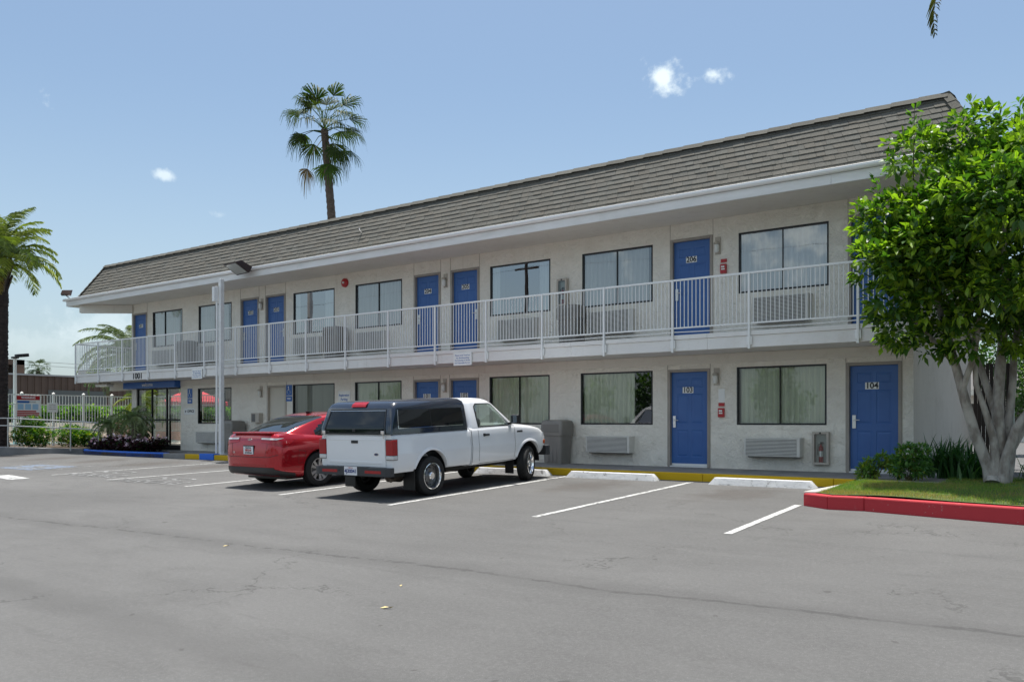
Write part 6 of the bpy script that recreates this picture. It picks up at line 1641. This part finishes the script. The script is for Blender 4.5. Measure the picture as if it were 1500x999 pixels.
pr.append(feather(C, azl + .02, .55, 3.75, 2.35, .50, 70, .028, rs, (.05,.06,.02), (.09,.09,.03), .45)); pr.append(feather(C, azl + .55, .5, 2.55, 2.3, .42, 40, .022, rs, (.05,.06,.02), (.09,.09,.03), .9))
leafpart(op, 'crown', pr, FROND)

# ---- the flower bed with its blue kerb
bedp = [(-30.75, 15.72), (-30.2, 15.42), (-28.6, 15.22), (-27.0, 15.16), (-25.6, 15.20), (-24.93, 15.32), (-24.93, 16.35), (-27.0, 16.9), (-30.75, 16.9)]
q = MB(); poly_prism(q, bedp, -.3, -.03); tag(q.build('planting_bed_soil', SOIL), kind='structure')
q = MB(); fr = bedp[:6]
for (a, b) in zip(fr[:-1], fr[1:]):
    a, b = Vector((*a, 0)), Vector((*b, 0)); d = (b-a).normalized(); n_ = Vector((-d.y, d.x, 0)); poly_prism(q, [(a.x, a.y), ((b - d*.002).x, (b - d*.002).y), ((b + n_*.15 - d*.002).x, (b + n_*.15 - d*.002).y), ((a + n_*.15).x, (a + n_*.15).y)], -.25, .015)
tag(q.build('blue_kerb', BLUEKERB, bevel=.015), kind='structure')
rs = np.random.default_rng(70)
n = 2600; x = rs.uniform(-30.6, -26.9, n); y = rs.uniform(15.5, 16.7, n); hh = .26 + .12*np.sin(x*3) + .06*np.sin(x*9 + y*5)
ok = (y > np.interp(x, [p[0] for p in fr], [p[1] for p in fr]) + .16); x, y, hh = x[ok], y[ok], hh[ok]
P = np.stack([x, y, hh*rs.random(len(x))**.5], 1)
V, F, T = leaves(P, np.tile([0, 0, 1.], (len(P), 1)), 5, .09, .05, (.016,.005,.008), (.045,.010,.02), rs, 1, .2, .2, (.03,.07,.02))
tag(place('dark_foliage', fast_mesh('dark_foliage', V, F, LEAF, T)), 'dark purple-leaved bedding plants filling the blue-kerbed flower bed', 'bedding plants', kind='stuff')
m_ = rs.random(len(P)) < .06; P2 = np.stack([x, y, hh*1.0 + .085], 1)[m_]
V, F, T = leaves(P2, np.tile([0, -.3, 1.], (len(P2), 1)), 6, .075, .068, (.80,.42,.56), (.92,.80,.85), rs, 1.3, 0, .2, (.8,.7,.75))
tag(place('pink_flowers', fast_mesh('pink_flowers', V, F, PETAL, T)), 'small pink flowers scattered over the dark bedding plants', 'flowers', kind='stuff')

# ---- shrubs behind the ramp rail, hedge beyond the pool
shrub('shrub', -34.0, 15.35, 0, [(-.3,0,.5,.55,.4), (.4,.2,.45,.5,.4), (0,.1,.85,.4,.35)], 900, .10, .05, (.03,.10,.015), (.07,.17,.02), 81, 'bright green bush left side behind the ramp handrail beside the dark palm', group='bushes behind the ramp handrail', cyy=(.26,.32,.03))
shrub('shrub', -33.6, 16.75, 0, [(-.3,0,.45,.5,.4), (.3,.1,.42,.45,.38), (.6,.4,.3,.4,.3)], 900, .10, .05, (.03,.10,.015), (.07,.17,.02), 82, 'yellow-tipped green bush right side behind the ramp handrail', group='bushes behind the ramp handrail', cyy=(.28,.33,.03))
shrub('shrub', -33.3, 18.4, 0, [(0,0,.55,.4,.5)], 260, .10, .03, (.10,.03,.04), (.2,.06,.07), 83, 'reddish-leaved shrub in front of the white fence left of the flower bed', group=None, young=.2, cyy=(.3,.15,.12))
rs = np.random.default_rng(90); hd = plant('hedge', (-42.5, 22, 0), 'long clipped bright green hedge beyond the pool fence', 'hedge')
n = 5200; P = np.stack([-42.5 + rs.uniform(-.5, .5, n), rs.uniform(13.5, 31, n), rs.random(n)**.6*1.72], 1); P[:, 2] += .05*np.sin(P[:, 1]*2.1)
D = np.stack([(P[:, 0] + 42.5)*2, rs.normal(size=n)*.4, (P[:, 2] > 1.4)*1.], 1)
leafpart(hd, 'foliage', [leaves(P, D, 5, .16, .09, (.05,.13,.015), (.10,.22,.025), rs, .9, .3, .35, (.22,.34,.04))], LEAF)
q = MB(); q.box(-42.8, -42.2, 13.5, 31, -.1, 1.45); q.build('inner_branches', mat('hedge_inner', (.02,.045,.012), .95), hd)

# ---- far trees across the street behind the camera, seen only in the panes
rs = np.random.default_rng(99); pr = []
for k in range(13):
    x, y = -62 + k*5.8 + rs.normal()*1.2, -27 + rs.normal()*3; h = rs.uniform(3.4, 6.5); B = []
    for _ in range(9): d = nrm(rs.normal(size=3)); B.append((x + d[0]*1.7, y + d[1]*1.5, h*.68 + d[2]*h*.25 - .8, 1.2, 1.2, 1.1))
    P, D = blob_tips(rs, B, 520, .5); pr.append(leaves(P, D, 4, .42, .22, (.03,.08,.02), (.07,.14,.03), rs, 1, .2, .2))
V, F, T = merge(pr); tag(place('far_trees', fast_mesh('far_trees', V, F, LEAF, T)), 'green far-off trees mirrored in the lower window panes', 'trees', kind='stuff')

rs = np.random.default_rng(120)
rt_ = plant('broadleaf_tree', (-2.3, 33, 0), 'dark green background tree showing between the pale trunks behind the dark panel', 'tree')
q = MB(); q.tube([(-2.3, 33, -.1), (-2.2, 33, 1.6), (-2.0, 33, 3.0)], [.2, .15, .08], 10); q.tube([(-2.2, 33, 1.6), (-3.2, 33.2, 3.0)], [.1, .05], 8); q.build('trunk', BARKP, rt_)
B = [(-2.3 + d[0]*2.3, 33 + d[1]*1.6, 3.1 + d[2]*1.5, 1.0, 1.0, .85) for d in nrm(rs.normal(size=(22, 3)))]
P, D = blob_tips(rs, B, 2600, .6); leafpart(rt_, 'crown', [leaves(P, D, 5, .17, .09, (.02,.06,.014), (.05,.11,.02), rs, 1, .2, .2, (.10,.17,.03))], LEAF)
# ---------------------------------------------------------------- left side: ramp, fence, pool
q = MB(); q.prism([(-36.5, 10.6), (-32.55, 13.5), (-31.2, 15.9), (-31.5, 16.1), (-33.0, 14.0), (-36.8, 11.0)], lambda p: (p[0], p[1], -.36), lambda p: (p[0], p[1], .10 if p[0] < -32 else .0)); tag(q.build('ramp_wall', CONCRETE, bevel=.01), kind='structure')
q = MB(); poly_prism(q, [(-36.8, 11.05), (-33.05, 14.05), (-31.5, 16.12), (-30.8, 16.9), (-30.8, 17.8), (-36.0, 21.0), (-39, 16), (-42, 12)], -.3, .015); tag(q.build('left_planting_soil', SOIL), kind='structure')
hr = empty('ramp_handrail', (-32.0, 14.9, 0), 'grey two-bar steel handrail along the ramp at far left', 'handrail')
line = [Vector((-38.2, 9.55, 0)), Vector((-34.7, 12.2, 0)), Vector((-32.45, 13.9, 0)), Vector((-31.0, 15.75, 0)), Vector((-30.2, 15.95, 0))]
tops = [1.12, 1.12, 1.10, .98, .93]
q = MB()
for dz in (0, -.26):
    pts = [p + Vector((0, 0, t + dz)) for p, t in zip(line, tops)]
    q.tube(pts, .024, 8)
q.tube([line[-1] + Vector((0,0,tops[-1])), line[-1] + Vector((.02,0,tops[-1] - .13)), line[-1] + Vector((0,0,tops[-1] - .26))], .024, 8)
q.build('rail_bar', GALV, hr, smooth=50)
for p, t in [(line[0].lerp(line[1], .5), 1.12), (line[1], 1.12), (line[1].lerp(line[2], .55), 1.11), (line[2], 1.10), (line[2].lerp(line[3], .85), 1.0), (line[-1], .93)]:
    q = MB(); q.tube([p + Vector((0, 0, -.06)), p + Vector((0, 0, t))], .024, 8); q.tube([p + Vector((0,0,-.02)), p + Vector((0,0,.0))], .05, 8); q.build('rail_post', GALV, hr, smooth=50)
# pool fence
FX = -36.0
pf = empty('pool_fence', (FX, 17, 0), 'tall white picket pool fence left of the glass entrance', 'fence'); q = MB()
fy = [8.6 + 1.222*k for k in range(11)]; zt, zm, zb = 2.05, 1.66, .60
for a, b in zip(fy[:-1], fy[1:]):
    for z in (zt, zm, zb): q.bar((FX, a, z), (FX, b, z), .035)
    n = 10
    for k in range(1, n): y = a + (b-a)*k/n; q.box(FX - .010, FX + .010, y - .010, y + .010, zb, zt + .005)
q.build('picket_panel', WHITEFENCE, pf)
for y in fy: q = MB(); q.box(FX - .04, FX + .04, y - .04, y + .04, 0, zt + .06); q.add([(FX - .05, y - .05, zt + .06), (FX + .05, y - .05, zt + .06), (FX + .05, y + .05, zt + .06), (FX - .05, y + .05, zt + .06), (FX, y, zt + .12)], [(0,1,4), (1,2,4), (2,3,4), (3,0,4), (0,3,2,1)]); q.build('fence_post', WHITEFENCE, pf)
# fence continuing to the lobby corner
pf2 = empty('pool_fence', (-33, 20.85, 0), 'white picket fence panels running from the corner post to the lobby', 'fence'); q = MB()
xs2 = [-35.95 + 1.12*k for k in range(6)]
for a, b in zip(xs2[:-1], xs2[1:]):
    for z in (zt, zm, zb): q.bar((a, 20.85, z), (b, 20.85, z), .035)
    for k in range(1, 10): x = a + (b-a)*k/10; q.box(x - .010, x + .010, 20.84, 20.86, zb, zt)
q.build('picket_panel', WHITEFENCE, pf2)
for x in xs2[1:]: q = MB(); q.box(x - .04, x + .04, 20.81, 20.89, 0, zt + .08); q.build('fence_post', WHITEFENCE, pf2)
# pool deck, pool
q = MB(); q.box(-41.9, -36.1, 9, 32, -.13, -.02); tag(q.build('pool_deck', DECKM), kind='structure')
q = MB(); q.box(-40.8, -37.6, 12.5, 26, -.019, .06); tag(q.build('pool_coping', WHITEFENCE), kind='structure')
q = MB(); q.quad((-40.6, 12.7, .066), (-37.8, 12.7, .066), (-37.8, 25.8, .066), (-40.6, 25.8, .066)); tag(q.build('pool_water', POOLM, recalc=False), kind='structure')
# pool rules board and small sign on the fence (facing +X, towards the lot)
def sideM(x, y, z): return Matrix(((0,0,1,x),(1,0,0,y),(0,1,0,z),(0,0,0,1)))
X1 = FX + .035
q = MB(); q.box(X1, X1 + .015, 15.70, 16.62, 1.16, 2.02); q.box(X1 + .015, X1 + .018, 15.72, 16.60, 1.84, 2.0, 1); q.box(X1 + .015, X1 + .018, 15.74, 16.2, 1.72, 1.80, 2)
for k in range(3): q.box(X1 + .015, X1 + .018, 15.76 + .28*k, 15.98 + .28*k, 1.46, 1.68, 3)
for k in range(3): q.box(X1 + .015, X1 + .018, 15.74, 16.58 - .12*(k == 2), 1.20 + .08*k, 1.255 + .08*k, 1)
SKY_ = mat('sign_light_blue', (.35,.55,.75), .5)
me = join_meshes('b', [q.mesh('q', [WHITEP, REDP, BLUESIGN, SKY_]), text_mesh('WARNING', .11, WHITEP, sideM(X1 + .0195, 16.16, 1.92), .0005, bold=.004), text_mesh('POOL RULES', .05, DARKTEXT, sideM(X1 + .019, 16.3, 1.76), .0005)])
tag(place('pool_rules_board', me), 'large red white and blue pool rules board on the white fence beside the dark palm', 'sign')
q = MB(); q.box(X1, X1 + .012, 16.88, 17.30, 1.36, 1.74)
me = join_meshes('b', [q.mesh('q', WHITEP)] + [text_mesh(t_, .055, DARKTEXT, sideM(X1 + .0135, 17.09, 1.66 - .085*k), .0005) for k, t_ in enumerate(('Pool Hours', '9 AM - 9 PM', 'Guests Only'))])
tag(place('pool_hours_sign', me), 'small white square sign with dark text on white fence right of the rules board', 'sign')
# lamp post by the palm
lm = empty('lamp_post', (-38, 16.55, 0), 'slim white lamp post with dark head beside the dark palm trunk', 'lamp post')
q = MB(); q.tube([(-38, 16.55, -.05), (-38, 16.55, 3.6)], [.075, .065], 10); q.build('pole', WHITEFENCE, lm, smooth=40)
q = MB(); q.obox(Matrix.Translation((-37.95, 16.80, 3.72)) @ Matrix.Rotation(rad(8), 4, 'X'), .24, .50, .14); q.box(-38.1, -37.9, 16.42, 16.68, 3.58, 3.66); q.build('lamp_head', BRONZE, lm, bevel=.03)
# umbrellas
def umbrella(x, y, z, r, lab):
    t_ = empty('parasol', (x, y, 0), lab, 'parasol', 'red parasols by the pool'); q = MB(); n = 8; vs = [(x, y, z + .55*r*.8)] 
    for rr2, zz in ((.5, .24), (1.0, 0)):
        for k in range(n*2):
            a = 2*math.pi*k/(n*2); f = rr2*r*(1 if k % 2 == 0 else .93); vs.append((x + f*math.cos(a), y + f*math.sin(a), z + zz*r*.9 + (0 if k % 2 == 0 else -.0)))
    m = n*2; fs = [(0, 1+k, 1+(k+1)%m) for k in range(m)] + [(1+k, 1+m+k, 1+m+(k+1)%m, 1+(k+1)%m) for k in range(m)]
    q.add(vs, fs); b = 1 + m
    low = [(v[0], v[1], v[2] - .16) for v in vs[b:]]; q.add(vs[b:] + low, [(k, k+m, (k+1)%m+m, (k+1)%m) for k in range(m)]); q.build('canopy', UMBRELLA, t_, recalc=False)
    q = MB(); q.tube([(x, y, 0), (x, y, z + .45*r)], .025, 8); q.build('pole', WHITEFENCE, t_)
umbrella(-43.6 + 3.0, 26.0, 2.0, 1.35, 'red parasol seen through the glass entrance doors')
umbrella(-38.4, 25.6, 1.95, 1.2, 'red parasol seen through the office window')
# brown ribbed building beyond
bb = empty('warehouse_building', (-86, 45, 0), 'long brown ribbed metal building beyond the pool hedge', 'building')
q = MB(); q.box(-96, -85.06, 14, 90, -.2, 5.30); 
y = 14
while y < 90: q.box(-85.06, -85.0, y, y + .34, -.2, 5.30); y += .62
q.build('ribbed_wall', BROWNWALL, bb)
q = MB(); q.box(-96.1, -84.9, 13.9, 90.1, 5.31, 5.46); q.build('parapet', mat('roof_edge_grey', (.45,.43,.40), .7), bb)
for a, b in ((33.4, 37.0), (40.0, 45.6), (52, 57)):
    q = MB(); q.box(-84.99, -84.93, a, b, .2, 4.0); q.build('roller_door', mat('roller_door', (.13,.135,.12), .7) if 'roller_door' not in MT else MT['roller_door'], bb)
q = MB(); q.box(-90, -85.5, 35.2, 36.0, 5.46, 6.75); q.box(-90, -85.5, 37.4, 38.1, 5.46, 6.75); q.box(-90, -85.5, 35.2, 38.1, 6.3, 6.76); q.build('roof_frame', BROWNWALL, bb)
rt = MB(); rt.box(-88.5, -86.0, 44.6, 46.4, 5.46, 6.15); rt.box(-88.4, -86.1, 44.7, 46.3, 6.16, 6.22, 1)
tag(rt.build('rooftop_unit', [mat('rooftop_unit_grey', (.25,.25,.24), .6), BLACK]), 'small grey cooling unit on the roof of the brown building', 'rooftop unit')
# low pinkish wall glimpsed below the fence
q = MB(); q.box(-41.95, -41.75, 12, 31.9, -.02, .95); tag(q.build('low_wall', DECKM), 'low pink-beige wall between the pool deck and the hedge', 'wall')
# street wires
q = MB()
for z in (9.5, 9.0): q.tube([(-118, 20 + k*16, z - .9*math.sin(math.pi*k/8)) for k in range(9)], .022, 5)
tag(q.build('power_line', BLACK, recalc=False), 'thin power lines low in the sky left of the motel', 'power line')
# utility pole and wires behind the camera, mirrored in the panes
up = empty('utility_pole', (-39.5, -20, -1), 'dark utility pole mirrored in the upstairs window between two curtains', 'utility pole'); q = MB()
q.tube([(-39.5, -20, -1.0), (-39.5, -20, 15.5)], [.17, .12], 10); q.build('pole', BARKD, up, smooth=50)
q = MB(); q.box(-40.9, -38.1, -20.08, -19.92, 14.2, 14.35); q.box(-40.6, -38.4, -20.08, -19.92, 12.7, 12.82); q.build('crossarm', BARKD, up)
q = MB()
for dx, z in ((0, 14.4), (0, 12.9)):
    for x0, x1 in ((-95, -39.5), (-39.5, 16)): q.tube([(x0 + (x1-x0)*k/10, -20 + .25*(z > 13), z - 1.0*math.sin(math.pi*k/10)) for k in range(11)], 0.012, 5)
q.build('overhead_wire', BLACK, up, recalc=False)
# right side: dark boards added to stand in for a shaded passage, and far wing
gt_ = empty('passage_shade', (-3.3, 23.4, 0), 'dark panel added for the shade of the gap behind the pale tree trunk', 'shade panel')
q = MB()
for k in range(9): q.box(-3.70 + .085*k, -3.625 + .085*k, 23.40, 23.43, 0, 2.35)
q.build('shade_board', mat('dark_passage_shade', (.022,.017,.015), .8), gt_); q = MB(); q.box(-2.93, -2.85, 23.36, 23.46, 0, 2.4); q.build('passage_post', mat('green_grey_post', (.32,.36,.32), .6), gt_)
rw = empty('motel_wing', (2, 56, 0), 'low cream wing with dark windows far behind the pale tree trunk', 'building')
q = MB(); ops2 = [(-9.3 + 2.6*k, -7.7 + 2.6*k, .75, 2.0) for k in range(9)]
wall_grid(q, -10.5, 15, -.2, 2.6, ops2, lambda u, z, d: (u, 55 + d, z), .2, 0, 0); q.build('wall', STUCCO, rw, recalc=False)
q = MB(); q.box(-11, 15.5, 54.0, 54.1, 2.45, 2.75); q.box(-11, 15.5, 54.1, 60, 2.7, 2.76); q.build('fascia', mat('cream_fascia', (.72,.68,.58), .6), rw)
q = MB(); q.prism([(54.1, 2.77), (58, 4.2), (62, 2.77)], lambda p: (-11, p[0], p[1]), lambda p: (15.5, p[0], p[1])); q.build('roof', mat('wing_roof', (.12,.115,.11), .9), rw)
for a, b, c, d in ops2: q = MB(); q.quad((a, 55.1, c), (b, 55.1, c), (b, 55.1, d), (a, 55.1, d)); w_ = q.build('window', CARGLASS, rw, recalc=False)
# litter on the asphalt
for i, (x, y, a) in enumerate(((-4.99, 4.98, .4), (-8.76, 6.14, 1.2), (-5.47, 5.65, 2.0))):
    q = MB(); z = gz(y) + .004; s = (.045, .032, .024)[i]; c, s_ = math.cos(a), math.sin(a)
    pts = [(-1.1, 0, 0), (-.3, .42, .25), (.9, .1, .05), (1.5, 0, .35), (.7, -.2, .3), (-.2, -.38, .1)]
    q.add([(x + (u*c - v*s_)*s, y + (u*s_ + v*c)*s, z + w_*s) for u, v, w_ in pts], [(0,1,5), (1,2,4,5), (2,3,4)])
    tag(q.build('fallen_leaf', mat('dry_leaf', (.55,.44,.20), .8) if 'dry_leaf' not in MT else MT['dry_leaf'], recalc=False), 'tiny dry yellow leaf lying alone on the open asphalt', 'fallen leaf', 'dry leaves on the asphalt')
